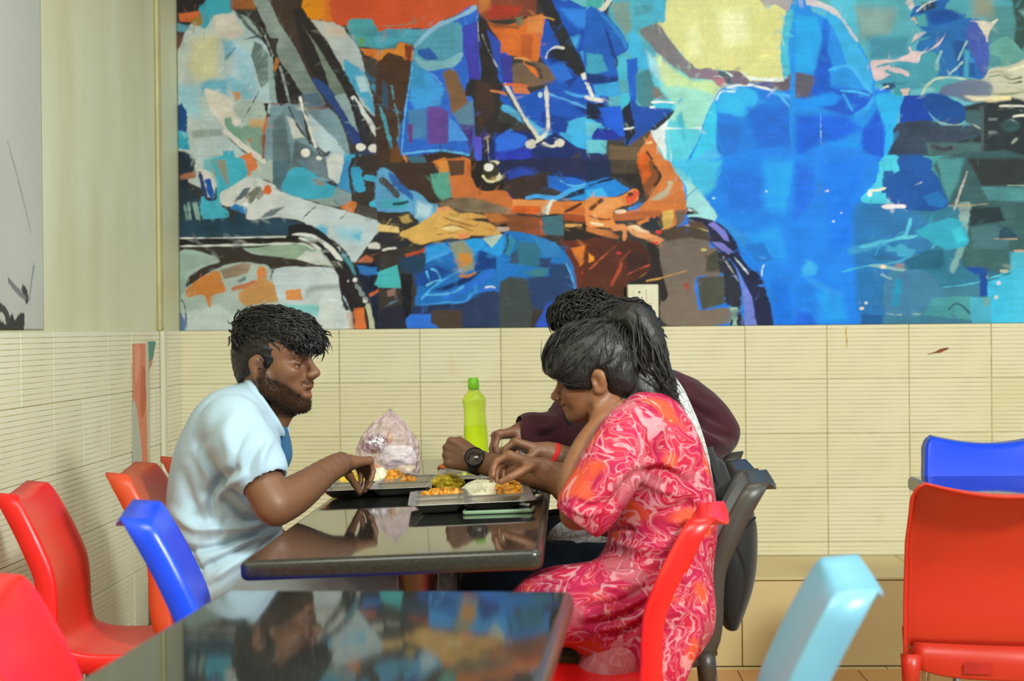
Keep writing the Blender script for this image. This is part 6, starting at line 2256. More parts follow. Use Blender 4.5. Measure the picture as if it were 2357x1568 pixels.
def skin_mat(name):
    m, nt, b = new_mat(name)
    at_n = node(nt, 'ShaderNodeAttribute'); at_n.attribute_name = 'paint'
    tc = node(nt, 'ShaderNodeTexCoord')
    n1 = node(nt, 'ShaderNodeTexNoise'); n1.inputs['Scale'].default_value = 38; n1.inputs['Detail'].default_value = 5
    nt.links.new(tc.outputs['Object'], n1.inputs['Vector'])
    mr = node(nt, 'ShaderNodeMapRange'); mr.inputs['To Min'].default_value = 0.86; mr.inputs['To Max'].default_value = 1.14
    nt.links.new(n1.outputs['Fac'], mr.inputs['Value'])
    mx = node(nt, 'ShaderNodeVectorMath', operation='SCALE')
    nt.links.new(at_n.outputs['Color'], mx.inputs[0]); nt.links.new(mr.outputs['Result'], mx.inputs['Scale'])
    nt.links.new(mx.outputs[0], b.inputs['Base Color'])
    b.inputs['Roughness'].default_value = 0.46
    b.inputs['Specular IOR Level'].default_value = 0.42
    bw = node(nt, 'ShaderNodeRGBToBW'); nt.links.new(at_n.outputs['Color'], bw.inputs[0])
    ms = node(nt, 'ShaderNodeMapRange'); ms.inputs['From Min'].default_value = 0.02; ms.inputs['From Max'].default_value = 0.07
    ms.inputs['To Min'].default_value = 0.06; ms.inputs['To Max'].default_value = 0.42       # stubble is matt, bare skin has a sheen
    nt.links.new(bw.outputs[0], ms.inputs['Value']); nt.links.new(ms.outputs['Result'], b.inputs['Specular IOR Level'])
    b.inputs['Subsurface Weight'].default_value = 0.12
    b.inputs['Subsurface Radius'].default_value = (0.012, 0.004, 0.002)
    b.inputs['Subsurface Scale'].default_value = 0.4
    n2 = node(nt, 'ShaderNodeTexNoise'); n2.inputs['Scale'].default_value = 300
    nt.links.new(tc.outputs['Object'], n2.inputs['Vector'])
    bp = node(nt, 'ShaderNodeBump'); bp.inputs['Strength'].default_value = 0.12; bp.inputs['Distance'].default_value = 0.002
    nt.links.new(n2.outputs['Fac'], bp.inputs['Height']); nt.links.new(bp.outputs['Normal'], b.inputs['Normal'])
    return m


M_SKIN = skin_mat('brown_skin')


def body_object(S, root, H, base, male, beard, palms=(), zf=1.0):
    me, V = S.mesh('body')
    L = H.loc(V)
    L[:, 2] = np.where(L[:, 2] < 0, L[:, 2] / zf, L[:, 2])
    C = np.tile(np.array(base), (len(V), 1))
    hd = (np.abs(L[:, 0]) < 0.15) & (np.abs(L[:, 1]) < 0.11) & (L[:, 2] > -0.14)
    C[hd] = face_paint(L[hd], base, male, beard)
    for (c, r, col) in palms:
        w = np.exp(-(np.linalg.norm(V - c, axis=1) / r) ** 2)[:, None]
        C = C * (1 - w) + np.array(col) * w
    colour_attr(me, C)
    return put('body', me, M_SKIN, root, True)


M_HAIR = None


def hair_mat(name, col, hi):
    m, nt, b = new_mat(name)
    tc = node(nt, 'ShaderNodeTexCoord')
    mp = node(nt, 'ShaderNodeMapping'); mp.inputs['Scale'].default_value = (1, 1, 0.35)
    nt.links.new(tc.outputs['Object'], mp.inputs['Vector'])
    n1 = node(nt, 'ShaderNodeTexNoise'); n1.inputs['Scale'].default_value = 160; n1.inputs['Detail'].default_value = 4
    nt.links.new(mp.outputs['Vector'], n1.inputs['Vector'])
    cr = node(nt, 'ShaderNodeValToRGB')
    cr.color_ramp.elements[0].position = 0.35; cr.color_ramp.elements[0].color = hexc(col)
    cr.color_ramp.elements[1].position = 0.75; cr.color_ramp.elements[1].color = hexc(hi)
    nt.links.new(n1.outputs['Fac'], cr.inputs['Fac']); nt.links.new(cr.outputs['Color'], b.inputs['Base Color'])
    b.inputs['Roughness'].default_value = 0.44
    b.inputs['Specular IOR Level'].default_value = 0.45
    bp = node(nt, 'ShaderNodeBump'); bp.inputs['Strength'].default_value = 0.5; bp.inputs['Distance'].default_value = 0.003
    nt.links.new(n1.outputs['Fac'], bp.inputs['Height']); nt.links.new(bp.outputs['Normal'], b.inputs['Normal'])
    return m


M_HAIR = hair_mat('black_hair', '0c0b0b', '211d1b')
hrng = np.random.default_rng(21)


def locks(name, curves, parent, mat, seg=5):
    """many tapered locks as one mesh: curves = [(points, radius)]"""
    VV, FF = [], []
    base = 0
    for pts, r in curves:
        Pp, T, N, Bn = frame_along(pts)
        n = len(Pp)
        tt = np.linspace(0, 1, n)
        rad = r * np.clip(np.minimum(1.0, 0.35 + 3 * tt) * (1 - 0.75 * tt ** 3), 0.12, 1)
        a = np.arange(seg) * 2 * math.pi / seg
        ring = Pp[:, None] + rad[:, None, None] * (np.cos(a)[None, :, None] * N[:, None] + 0.6 * np.sin(a)[None, :, None] * Bn[:, None])
        VV.append(ring.reshape(-1, 3))
        i = np.arange(n - 1)[:, None]; j = np.arange(seg)[None]
        q = np.stack([base + i * seg + j, base + i * seg + (j + 1) % seg, base + (i + 1) * seg + (j + 1) % seg, base + (i + 1) * seg + j], -1)
        FF.append(q.reshape(-1, 4))
        base += n * seg
    me = mesh_np(name, np.vstack(VV), np.vstack(FF))
    return put(name, me, mat, parent, True)


def cloth_mat(name, col, rough=0.85, weave=900, noise=0.05, bump=0.25):
    m = simple(name, col, rough, noise=noise, scale=5, bump=bump, bscale=weave, spec=0.25, sheen=0.15)
    return m


def wrinkle(me, V, amp, freq, axis, seed=0, mask=None):
    """push cloth in and out along its normals in long folds running along axis"""
    r = np.random.default_rng(seed)
    me.update()
    N = np.zeros(len(V) * 3, np.float32); me.vertices.foreach_get('normal', N); N = N.reshape(-1, 3)
    a = unit(axis)
    u = unit(np.cross(a, [0.3, 0.2, 1.0])); v = np.cross(a, u)
    pa, pu, pv = V @ a, V @ u, V @ v
    d = np.zeros(len(V))
    for k in range(5):
        f = freq * (0.6 + 0.45 * k)
        ph = r.uniform(0, 6.28, 4)
        th = f * (pu * math.cos(ph[0]) + pv * math.sin(ph[0])) + 0.35 * f * pa * math.sin(ph[3]) + ph[1] + 0.9 * np.sin(0.45 * f * pa + ph[2])
        d += (1 - 2 * np.abs(np.sin(th)) ** 0.8) / (1 + 0.7 * k)
    d *= amp * 0.45
    if mask is not None: d *= mask
    V2 = V + N * d[:, None]
    me.vertices.foreach_set('co', V2.astype(np.float32).ravel()); me.update()
    return V2


def to_px(V):
    d = np.asarray(V) - CAM_P
    Z = d @ AX_F
    return np.column_stack([1178.5 + F_PX * (d @ AX_R) / Z, 784.0 - F_PX * (d @ AX_U) / Z])


def folds(me, V, lines):
    """cloth folds on the side seen in the photograph: (polyline in photograph pixels, width in pixels, height in metres; negative = crease)"""
    me.update()
    N = np.zeros(len(V) * 3, np.float32); me.vertices.foreach_get('normal', N); N = N.reshape(-1, 3).astype(float)
    face = np.clip(-(N @ AX_F) * 3, 0, 1)
    q = to_px(V)
    disp = np.zeros(len(V))
    for pts, w, hgt in lines:
        pts = spline(pts, 5) if len(pts) > 2 else np.asarray(pts, float)
        best = np.full(len(V), 1e9); tt = np.zeros(len(V))
        n = len(pts) - 1
        for i in range(n):
            a, b_ = pts[i], pts[i + 1]
            e = b_ - a
            t = np.clip(((q - a) @ e) / (e @ e + 1e-9), 0, 1)
            d = np.hypot(*(q - a - t[:, None] * e).T)
            m = d < best
            best[m] = d[m]; tt[m] = (i + t[m]) / n
        disp += hgt * np.exp(-(best / w) ** 2) * np.sin(np.pi * np.clip(0.12 + 0.76 * tt, 0, 1))
    V2 = V + N * (disp * face)[:, None]
    me.vertices.foreach_set('co', V2.astype(np.float32).ravel()); me.update()
    return V2


def creases(S, lines, r=0.007, k=0.012):
    for (a, b) in lines:
        S.cone(a, b, r, r * 0.5, k, True)


def ridges(S, lines, r=0.008, k=0.02):
    for (a, b) in lines:
        S.cone(a, b, r, r * 0.6, k)


def hair_locks(name, me, V, H, root, flow, n, length, r, curl, mat, seed, keep=None):
    """locks that lie along a hair surface; flow(local points) gives their direction in head axes"""
    rg = np.random.default_rng(seed)
    N = np.zeros(len(V) * 3, np.float32); me.update(); me.vertices.foreach_get('normal', N); N = N.reshape(-1, 3)
    L = H.loc(V)
    idx = np.arange(len(V))
    if keep is not None: idx = idx[keep(L)]
    idx = rg.choice(idx, min(n, len(idx)), replace=False)
    out = []
    for i in idx:
        p = V[i].copy(); nn = N[i].astype(float)
        d = flow(L[i]) @ H.M
        d = d + rg.normal(0, 0.18, 3)
        d = unit(d - nn * np.dot(d, nn))
        side = np.cross(nn, d)
        ln = length * rg.uniform(0.6, 1.3)
        ph = rg.uniform(0, 6.28); fr = rg.uniform(0.8, 1.4)
        m = 9
        pts = []
        for k in range(m):
            t = k / (m - 1)
            w = curl * ln * math.sin(ph + fr * 6.28 * t) * 0.35
            bend = -nn * (t * t) * ln * ln * 4.5
            pts.append(p + d * ln * t + side * w + bend + nn * (0.0015 + curl * 0.004 * math.cos(ph + fr * 6.28 * t)))
        out.append((np.array(pts), r * rg.uniform(0.7, 1.3)))
    return locks(name, out, root, mat)


# ------------------------------------------------ man in the pale blue shirt
SK_M = hexc('785139')[:3]
man = empty('person', (float(P(500, 1330, -2.45)[0]), -2.45, 0.0))
tag(man, 'person in pale blue short-sleeved shirt, short black hair and beard, leaning over a tray', 'person')


def reparent_world(o, root):
    """children were modelled in room coordinates: take the root's offset out"""
    o.matrix_parent_inverse = Matrix.Translation(-Vector(root.location))
    return o


def person_fix(root):
    for ch in root.children: reparent_world(ch, root)


YM = -2.45
Hm = Head(P(628, 848, YM), (math.cos(RD(17)), -math.sin(RD(17)), -0.03), scale=0.965)
S = SDF((0.50, -2.82, 0.44), (1.10, -1.98, 1.24), 0.0032)
head_shape(S, Hm, True, open_mouth=1.0)
S.chain([Hm.w(-0.020, 0, -0.02), Hm.w(-0.022, 0, -0.09), P(592, 960, YM), P(560, 1020, YM)], [0.054, 0.051, 0.056, 0.075], 0.02)
S.cone(Hm.w(0.03, 0, -0.085), P(628, 985, YM), 0.034, 0.03, 0.02)
S.loft([(P(552, 985, YM), (1, 0, 0), 0.085, (0, 1, 0), 0.15), (P(530, 1100, YM), (1, 0, 0), 0.11, (0, 1, 0), 0.14), (P(515, 1220, YM), (1, 0, 0), 0.11, (0, 1, 0), 0.135), (P(530, 1310, YM), (1, 0, 0), 0.10, (0, 1, 0), 0.145)], 0.02)
# near arm, elbow on the table
S.chain([P(545, 1000, YM - 0.17), P(585, 1075, YM - 0.22), P(612, 1125, YM - 0.245), P(632, 1166, YM - 0.26)], [0.052, 0.046, 0.0425, 0.0405], 0.012, 3)
S.chain([P(632, 1166, YM - 0.26), P(668, 1146, YM - 0.21), P(705, 1121, YM - 0.14), P(750, 1087, YM - 0.02), P(786, 1066, YM + 0.09)], [0.0405, 0.0405, 0.0365, 0.029, 0.0255], 0.014, 3)
S.ell(P(637, 1180, YM - 0.262), (0.026, 0.022, 0.022), None, 0.015)
Wm = P(790, 1065, YM + 0.11)
hand(S, Wm, P(850, 1069, YM + 0.19) - Wm, (0.12, -0.1, -1), (0, 1, 0), 0.95, ((62, 40, 22), (64, 38, 22), (66, 40, 22), (68, 42, 22)), ((0.75, 0.1, 0.65), (0.6, -0.1, 0.85)), 0.5)
# far arm, forearm across the lap
S.chain([P(565, 1000, YM + 0.17), P(560, 1100, YM + 0.22), P(565, 1200, YM + 0.22)], [0.05, 0.044, 0.039], 0.012, 3)
Wf = P(700, 1300, YM + 0.14)
S.chain([P(565, 1200, YM + 0.22), P(630, 1250, YM + 0.19), Wf], [0.039, 0.038, 0.027], 0.012, 3)
hand(S, Wf, (1, -0.1, -0.15), (0, -0.2, -1), (0, -1, 0), 1.0, ((20, 25, 15),) * 4)
man_body = body_object(S, man, Hm, SK_M, True, True)
Vb = np.zeros(len(man_body.data.vertices) * 3, np.float32); man_body.data.vertices.foreach_get('co', Vb); Vb = Vb.reshape(-1, 3).astype(float)


def beard_zone(L):
    line = -0.014 - 0.42 * np.clip(L[:, 0] - 0.012, 0, 0.05) - 0.9 * np.clip(L[:, 0] - 0.062, 0, 1)
    mouth = ((L[:, 0] - 0.100) / 0.026) ** 2 + (L[:, 1] / 0.026) ** 2 + ((L[:, 2] + 0.049) / 0.020) ** 2 < 1
    lip = (L[:, 0] > 0.088) & (np.abs(L[:, 1]) < 0.03) & (np.abs(L[:, 2] + 0.0305) < 0.004)
    burn = (np.abs(L[:, 0] - 0.011) < 0.008) & (np.abs(L[:, 2] - 0.003) < 0.032) & (np.abs(L[:, 1]) > 0.04)
    return ((L[:, 2] < line) & (L[:, 0] > -0.004) & (L[:, 2] > -0.115) & ~mouth & (np.abs(L[:, 1]) < 0.09)) | lip | burn


hair_locks('beard', man_body.data, Vb, Hm, man, lambda l: np.array([0.35, 0.0, -0.9]), 900, 0.0050, 0.0006, 0.3, M_HAIR, 9, beard_zone)
eyes(man, Hm, (1, 0.0, -0.05))

# hair: short faded sides, thick wavy top falling over the forehead
S = SDF(Hm.o - 0.19, Hm.o + 0.19, 0.003)
E = lambda c, r, kk=0.012, cut=False: S.ell(Hm.w(*c), np.array(r) * Hm.k, Hm.M, kk, cut)
E((-0.006, 0, 0.050), (0.099, 0.078, 0.090), 0)
E((-0.040, 0, 0.010), (0.060, 0.066, 0.075), 0.02)
E((-0.015, 0, 0.095), (0.088, 0.074, 0.056), 0.02)
E((0.045, 0, 0.092), (0.066, 0.066, 0.046), 0.02)
for q in (-0.045, -0.018, 0.012, 0.042):
    E((0.094 - abs(q) * 0.35, q, 0.074), (0.032, 0.026, 0.030), 0.012)
    E((0.108 - abs(q) * 0.4, q, 0.064), (0.017, 0.019, 0.017), 0.010)
E((0.080, 0, -0.028), (0.086, 0.12, 0.066), 0.006, True)
E((0.010, 0, -0.075), (0.10, 0.12, 0.075), 0.006, True)
for q in (-1, 1):
    E((0.000, q * 0.085, -0.003), (0.026, 0.03, 0.036), 0.006, True)
    E((0.082, q * 0.080, 0.030), (0.052, 0.034, 0.034), 0.006, True)
    E((0.012, q * 0.061, 0.024), (0.011, 0.007, 0.026), 0.012)
me, V = S.mesh('hair')
V = wrinkle(me, V, 0.0035, 120, Hm.f, 3)
hair_m = put('hair', me, M_HAIR, man, True)


def flow_m(l):
    top = np.clip((l[2] - 0.055) / 0.05, 0, 1)
    return top * np.array([1.0, -0.15, -0.25 - 2.0 * max(0, l[0] - 0.05) * 6]) + (1 - top) * np.array([0.1, 0.0, -1.0])


hair_locks('hair_locks', me, V, Hm, hair_m, flow_m, 800, 0.040, 0.0028, 0.42, M_HAIR, 4, lambda L: (L[:, 2] > 0.066) & ((np.abs(L[:, 1]) < 0.062) | (L[:, 2] > 0.075)))
hair_locks('hair_fringe', me, V, Hm, hair_m, lambda l: np.array([0.5, -0.2, -0.8]), 130, 0.024, 0.0036, 0.9, M_HAIR, 6, lambda L: (L[:, 0] > 0.07) & (L[:, 2] > 0.045))

# pale blue shirt
def shirt_sdf(lo, hi, st, Y, h=0.004):
    S = SDF(lo, hi, h)
    L = []
    for (y, a, b, rv) in st:
        pa, pb = P(a, y, Y), P(b, y, Y)
        L.append(((pa + pb) / 2, (1, 0, 0), (pb - pa)[0] / 2, (0, 1, 0), rv))
    S.loft(L, 0.02, 2.3)
    return S


ST_M = [(938, 528, 612, 0.10), (962, 480, 636, 0.155), (1000, 438, 650, 0.178), (1050, 412, 655, 0.178), (1100, 396, 656, 0.168), (1160, 386, 652, 0.162), (1220, 385, 645, 0.162), (1275, 400, 650, 0.172), (1322, 428, 650, 0.178)]
S = shirt_sdf((0.42, -2.86, 0.46), (1.02, -2.02, 1.16), ST_M, YM)
S.chain([P(536, 985, YM - 0.165), P(572, 1045, YM - 0.215), P(600, 1092, YM - 0.24)], [0.068, 0.058, 0.0535], 0.03, 3)
S.chain([P(560, 985, YM + 0.165), P(562, 1050, YM + 0.215), P(562, 1100, YM + 0.22)], [0.068, 0.058, 0.053], 0.03, 3)
for s_ in (-1, 1):
    S.cone(P(560, 945, YM + 0.06 * s_), P(538, 972, YM + 0.15 * s_), 0.035, 0.05, 0.03)
# drape and creases
Yn = YM - 0.165
# arm holes and neck opening
S.cone(P(604, 1100, YM - 0.242), P(630, 1150, YM - 0.262), 0.0475, 0.060, 0.004, True)
S.cone(P(562, 1106, YM + 0.22), P(562, 1150, YM + 0.22), 0.047, 0.055, 0.004, True)
S.cone(Hm.w(-0.01, 0, -0.05), P(606, 950, YM), 0.062, 0.058, 0.006, True)
S.cone(P(632, 930, YM - 0.01), P(650, 985, YM - 0.01), 0.042, 0.020, 0.006, True)
me, V = S.mesh('shirt')
V = wrinkle(me, V, 0.0035, 24, unit(P(470, 1300, YM) - P(560, 1000, YM)), 5)
V = folds(me, V, [([(632, 1214), (560, 1238), (480, 1262), (400, 1268)], 9, -0.0195), ([(636, 1200), (570, 1188), (520, 1150)], 10, -0.0180), ([(640, 1222), (560, 1252), (500, 1290)], 11, 0.0180),
                  ([(600, 1240), (520, 1280), (450, 1318)], 7, -0.0195), ([(590, 1262), (520, 1312), (490, 1335)], 11, 0.0180), ([(612, 1255), (585, 1290), (575, 1330)], 8, -0.0180),
                  ([(540, 1082), (505, 1108), (488, 1140), (490, 1190)], 11, -0.0210), ([(560, 1095), (510, 1128), (497, 1160)], 10, 0.0150), ([(450, 1040), (480, 1090), (488, 1130)], 12, 0.0120),
                  ([(420, 1090), (440, 1160), (470, 1210)], 15, -0.0120), ([(400, 1180), (450, 1215), (520, 1222)], 13, 0.0120), ([(600, 1180), (560, 1160), (520, 1120)], 14, 0.0105), ([(470, 1215), (560, 1215), (625, 1190)], 10, 0.0135),
                  ([(540, 950), (520, 1000), (545, 1060)], 16, 0.0075), ([(600, 1020), (575, 1060), (570, 1100)], 10, -0.0090), ([(625, 1010), (605, 1050), (600, 1090)], 10, 0.0090), ([(500, 960), (470, 1010), (450, 1060)], 14, -0.0075),
                  ([(570, 990), (545, 1030), (540, 1080)], 10, -0.0090), ([(405, 1240), (440, 1285), (460, 1325)], 9, -0.0150), ([(520, 1195), (500, 1235), (460, 1250)], 9, -0.0105)])
M_SHIRT = cloth_mat('pale_blue_cotton', 'aac3d4', 0.8)
sh = put('shirt', me, M_SHIRT, man, True)
# collar band
loop = [P(556, 888, YM), P(566, 905, YM - 0.058), P(590, 942, YM - 0.076), P(620, 985, YM - 0.062), P(640, 1018, YM - 0.036)]
S = SDF((0.6, -2.60, 0.84), (0.96, -2.30, 1.12), 0.0028)
for sgn in (1, -1):
    lp = [np.array([p[0], YM + (p[1] - YM) * sgn, p[2]]) for p in loop]
    S.chain(lp, [0.0085, 0.010, 0.0115, 0.010, 0.007], 0.004, 4)
    S.chain([p + np.array([0.012, 0.006 * (1 if sgn > 0 else -1), 0.016]) for p in lp], [0.005, 0.006, 0.006, 0.006, 0.004], 0.012, 4)
    S.chain([p + np.array([-0.016, 0.010 * (-1 if sgn > 0 else 1), -0.014]) for p in lp], [0.007, 0.009, 0.0115, 0.010, 0.006], 0.014, 4)
me, V = S.mesh('collar')
put('collar', me, M_SHIRT, sh, True)
# dark blue under-vest in the open front
S = SDF((0.72, -2.56, 0.72), (1.0, -2.34, 1.06), 0.003)
S.chain([P(634, 962, YM - 0.01), P(648, 1000, YM - 0.01), P(655, 1045, YM - 0.012), P(651, 1078, YM - 0.012)], [0.014, 0.016, 0.017, 0.010], 0.006, 4)
me, V = S.mesh('undershirt')
q = put('undershirt', me, cloth_mat('navy_cotton', '2f5a80', 0.85), man, True)
q['label'] = 'dark blue undershirt showing in the open front'
# trousers
S = SDF((0.44, -2.76, 0.0), (1.30, -2.14, 0.62), 0.0065)
for s_ in (-1, 1):
    hip = np.array([0.66, YM + 0.09 * s_, 0.535]); kn = np.array([1.10, YM + 0.12 * s_, 0.525]); ft = np.array([1.06, YM + 0.12 * s_, 0.10])
    S.chain([hip, (hip + kn) / 2 + np.array([0, 0, 0.012]), kn], [0.088, 0.080, 0.064], 0.03, 3)
    S.chain([kn, (kn + ft) / 2, ft], [0.064, 0.058, 0.055], 0.03, 3)
    S.cone(ft + np.array([0, 0, -0.05]), ft + np.array([0.13, 0, -0.06]), 0.042, 0.036, 0.02)
me, V = S.mesh('trousers')
V = wrinkle(me, V, 0.006, 30, (0, 1, 0.2), 8)
put('trousers', me, cloth_mat('grey_blue_twill', '9aa4ac', 0.85), man, True)
person_fix(man)

# ------------------------------------------------ woman in the pink dress
SK_W = hexc('86593c')[:3]
YW = -2.72
woman = empty('person', (float(P(1540, 1400, YW)[0]), YW, 0.0))
tag(woman, 'person in pink swirl-print dress with a dark wavy ponytail, reaching to the nearest tray', 'person')
aw = RD(10)
Hw = Head(P(1385, 880, YW), (-math.cos(aw), math.sin(aw), -0.25), scale=0.935)
S = SDF((1.04, -3.06, 0.44), (1.72, -2.36, 1.22), 0.0032)
head_shape(S, Hw, False, smile=1.0, zf=0.68)
S.chain([Hw.w(-0.015, 0, -0.02), Hw.w(-0.030, 0, -0.075), P(1452, 985, YW), P(1490, 1040, YW)], [0.047, 0.044, 0.050, 0.07], 0.02)
S.cone(Hw.w(0.015, 0, -0.075), P(1415, 990, YW), 0.034, 0.034, 0.02)
S.loft([(P(1490, 1000, YW), (1, 0, 0), 0.065, (0, 1, 0), 0.13), (P(1515, 1100, YW), (1, 0, 0), 0.095, (0, 1, 0), 0.125), (P(1528, 1220, YW), (1, 0, 0), 0.10, (0, 1, 0), 0.115), (P(1515, 1360, YW), (1, 0, 0), 0.11, (0, 1, 0), 0.15)], 0.02)
# near arm: upper arm, elbow, forearm folded up to the neck
EL = P(1334, 1176, YW - 0.20)
S.chain([P(1452, 995, YW - 0.16), P(1400, 1085, YW - 0.195), EL], [0.046, 0.042, 0.037], 0.012, 4)
WR = P(1378, 985, YW - 0.085)
S.chain([EL, P(1327, 1110, YW - 0.165), P(1348, 1040, YW - 0.125), WR], [0.037, 0.035, 0.029, 0.0225], 0.012, 4)
S.ell(P(1318, 1192, YW - 0.20), (0.022, 0.022, 0.02), None, 0.015)
hand(S, WR, P(1402, 935, YW - 0.055) - WR, (0.3, 0.9, -0.1), (-1, 0, 0), 0.88, ((30, 35, 20),) * 4, ((0.8, 0.5, 0.3), (0.9, 0.2, 0.4)))
# far arm reaching over the table
EF = P(1398, 1196, YW + 0.17)
S.chain([P(1452, 1000, YW + 0.15), P(1430, 1100, YW + 0.18), EF], [0.044, 0.040, 0.037], 0.012, 3)
WF = P(1247, 1078, YW + 0.20)
S.chain([EF, P(1345, 1160, YW + 0.19), P(1295, 1116, YW + 0.20), WF], [0.037, 0.0365, 0.030, 0.0225], 0.012, 4)
dW = P(1172, 1058, YW + 0.21) - WF
hand(S, WF, dW, (-0.25, -0.35, -1), (0, -1, 0), 0.93, ((42, 42, 18), (46, 42, 18), (48, 44, 20), (46, 46, 22)), ((0.62, 0.35, 0.72), (0.75, -0.05, 0.66)), 2)
body_object(S, woman, Hw, SK_W, False, False, (), 0.68)
eyes(woman, Hw, (1, 0, -0.25))
bm = bmesh.new(); blob_mesh(bm, (0, 0, 0), 0.0022, 2, 0.0)
q = from_bm('nose_stud', bm, M_FOIL, woman, True); q.location = Hw.w(0.1075, 0.0205, -0.012)

# hair drawn back over the ear into a high ponytail
S = SDF(Hw.o + np.array([-0.22, -0.2, -0.22]), Hw.o + np.array([0.30, 0.2, 0.22]), 0.0032)
E = lambda c, r, kk=0.012, cut=False: S.ell(Hw.w(*c), np.array(r) * Hw.k, Hw.M, kk, cut)
E((-0.004, 0, 0.052), (0.104, 0.083, 0.095), 0)
E((0.030, 0, 0.070), (0.085, 0.078, 0.078), 0.02)
E((0.070, 0, 0.058), (0.055, 0.064, 0.058), 0.02)
E((-0.045, 0, 0.000), (0.062, 0.066, 0.068), 0.02)
for q in (-1, 1):
    E((0.058, q * 0.055, 0.040), (0.050, 0.030, 0.050), 0.02)
    E((0.034, q * 0.064, 0.018), (0.032, 0.018, 0.034), 0.015)
E((0.125, 0, -0.004), (0.062, 0.13, 0.054), 0.006, True)
E((0.064, 0, -0.055), (0.080, 0.13, 0.064), 0.006, True)
for q in (-1, 1):
    E((-0.006, q * 0.090, -0.006), (0.024, 0.034, 0.040), 0.006, True)
me, V = S.mesh('hair')
V = wrinkle(me, V, 0.0016, 90, Hw.f * 0.8 + Hw.u * 0.3, 13)
hair_w = put('hair', me, M_HAIR, woman, True)
PB = P(1428, 742, YW + 0.01)


def flow_w(l):
    b = Hw.loc(PB[None])[0]
    d = b - l
    return d / (np.linalg.norm(d) + 1e-6)


hair_locks('hair_locks', me, V, Hw, hair_w, flow_w, 520, 0.055, 0.0022, 0.10, M_HAIR, 14, lambda L: (L[:, 2] > 0.0))
# dark hair tie
bm = bmesh.new()
tie_ax = unit(P(1462, 752, YW + 0.01) - PB)
n1_ = unit(np.cross(tie_ax, [0, 0, 1.0])); n2_ = np.cross(tie_ax, n1_)
add_tube(bm, [PB + tie_ax * 0.012 + 0.026 * (math.cos(a) * n1_ + math.sin(a) * n2_) for a in np.linspace(0, 2 * math.pi, 25)], 0.011, 10)
q = from_bm('hair_tie', bm, simple('black_velvet_tie', '0c0c0e', 0.8, noise=0.2), hair_w, True)
# ponytail
ctrl = [PB, P(1462, 738, YW), P(1486, 782, YW), P(1500, 850, YW), P(1516, 898, YW), P(1532, 926, YW)]
S = SDF(Hw.o + np.array([-0.06, -0.16, -0.14]), Hw.o + np.array([0.30, 0.16, 0.22]), 0.0034)
S.chain(ctrl, [0.022, 0.030, 0.033, 0.034, 0.032, 0.016], 0.02, 5)
S.chain([P(1470, 870, YW - 0.02), P(1490, 912, YW - 0.03), P(1508, 930, YW - 0.03)], [0.03, 0.024, 0.012], 0.02, 3)
S.chain([P(1458, 900, YW - 0.03), P(1436, 930, YW - 0.05)], [0.018, 0.006], 0.02)
me, V = S.mesh('ponytail')
V = wrinkle(me, V, 0.0035, 60, unit(ctrl[-1] - ctrl[1]), 15)
pony = put('ponytail', me, M_HAIR, hair_w, True)
rg = np.random.default_rng(31)
cur = []
for i in range(420):
    off = rg.normal(0, 1, 3) * np.array([0.012, 0.020, 0.010])
    e = rg.uniform(0.75, 1.12)
    pts = spline(ctrl, 4)
    m = len(pts); k0 = int(rg.integers(0, 8))
    pts = pts[k0:int(max(k0 + 6, min(m, m * e)))]
    tt = np.linspace(0, 1, len(pts))[:, None]
    ph = rg.uniform(0, 6.28)
    wav = np.column_stack([np.sin(ph + 9 * tt[:, 0]), np.cos(ph * 1.7 + 8 * tt[:, 0]), np.sin(ph * 0.6 + 7 * tt[:, 0])]) * 0.020 * tt ** 1.3
    spread = 0.75 + 1.15 * tt ** 1.5
    cur.append((pts + off * spread * (0.55 + 0.45 * np.sin(np.pi * np.clip(tt + 0.15, 0, 1))) + wav, 0.0034))
for i in range(40):
    a = P(rg.uniform(1470, 1535), rg.uniform(870, 925), YW + rg.uniform(-0.05, 0.04))
    b_ = a + np.array([rg.uniform(-0.02, 0.045), rg.uniform(-0.02, 0.02), rg.uniform(-0.055, -0.015)])
    c = b_ + np.array([rg.uniform(-0.02, 0.03), 0, rg.uniform(-0.012, 0.012)])
    cur.append((spline([a, (a + b_) / 2 + np.array([0.012, 0, 0]), b_, c], 4), 0.0018))
for i in range(26):
    a = P(rg.uniform(1430, 1465), rg.uniform(895, 925), YW - rg.uniform(0.02, 0.06))
    b_ = a + np.array([rg.uniform(-0.03, 0.0), rg.uniform(-0.015, 0.0), rg.uniform(-0.05, -0.02)])
    cur.append((spline([a, (a + b_) / 2 + np.array([-0.006, 0, 0.002]), b_], 5), 0.0014))
locks('loose_locks', cur, hair_w, M_HAIR)


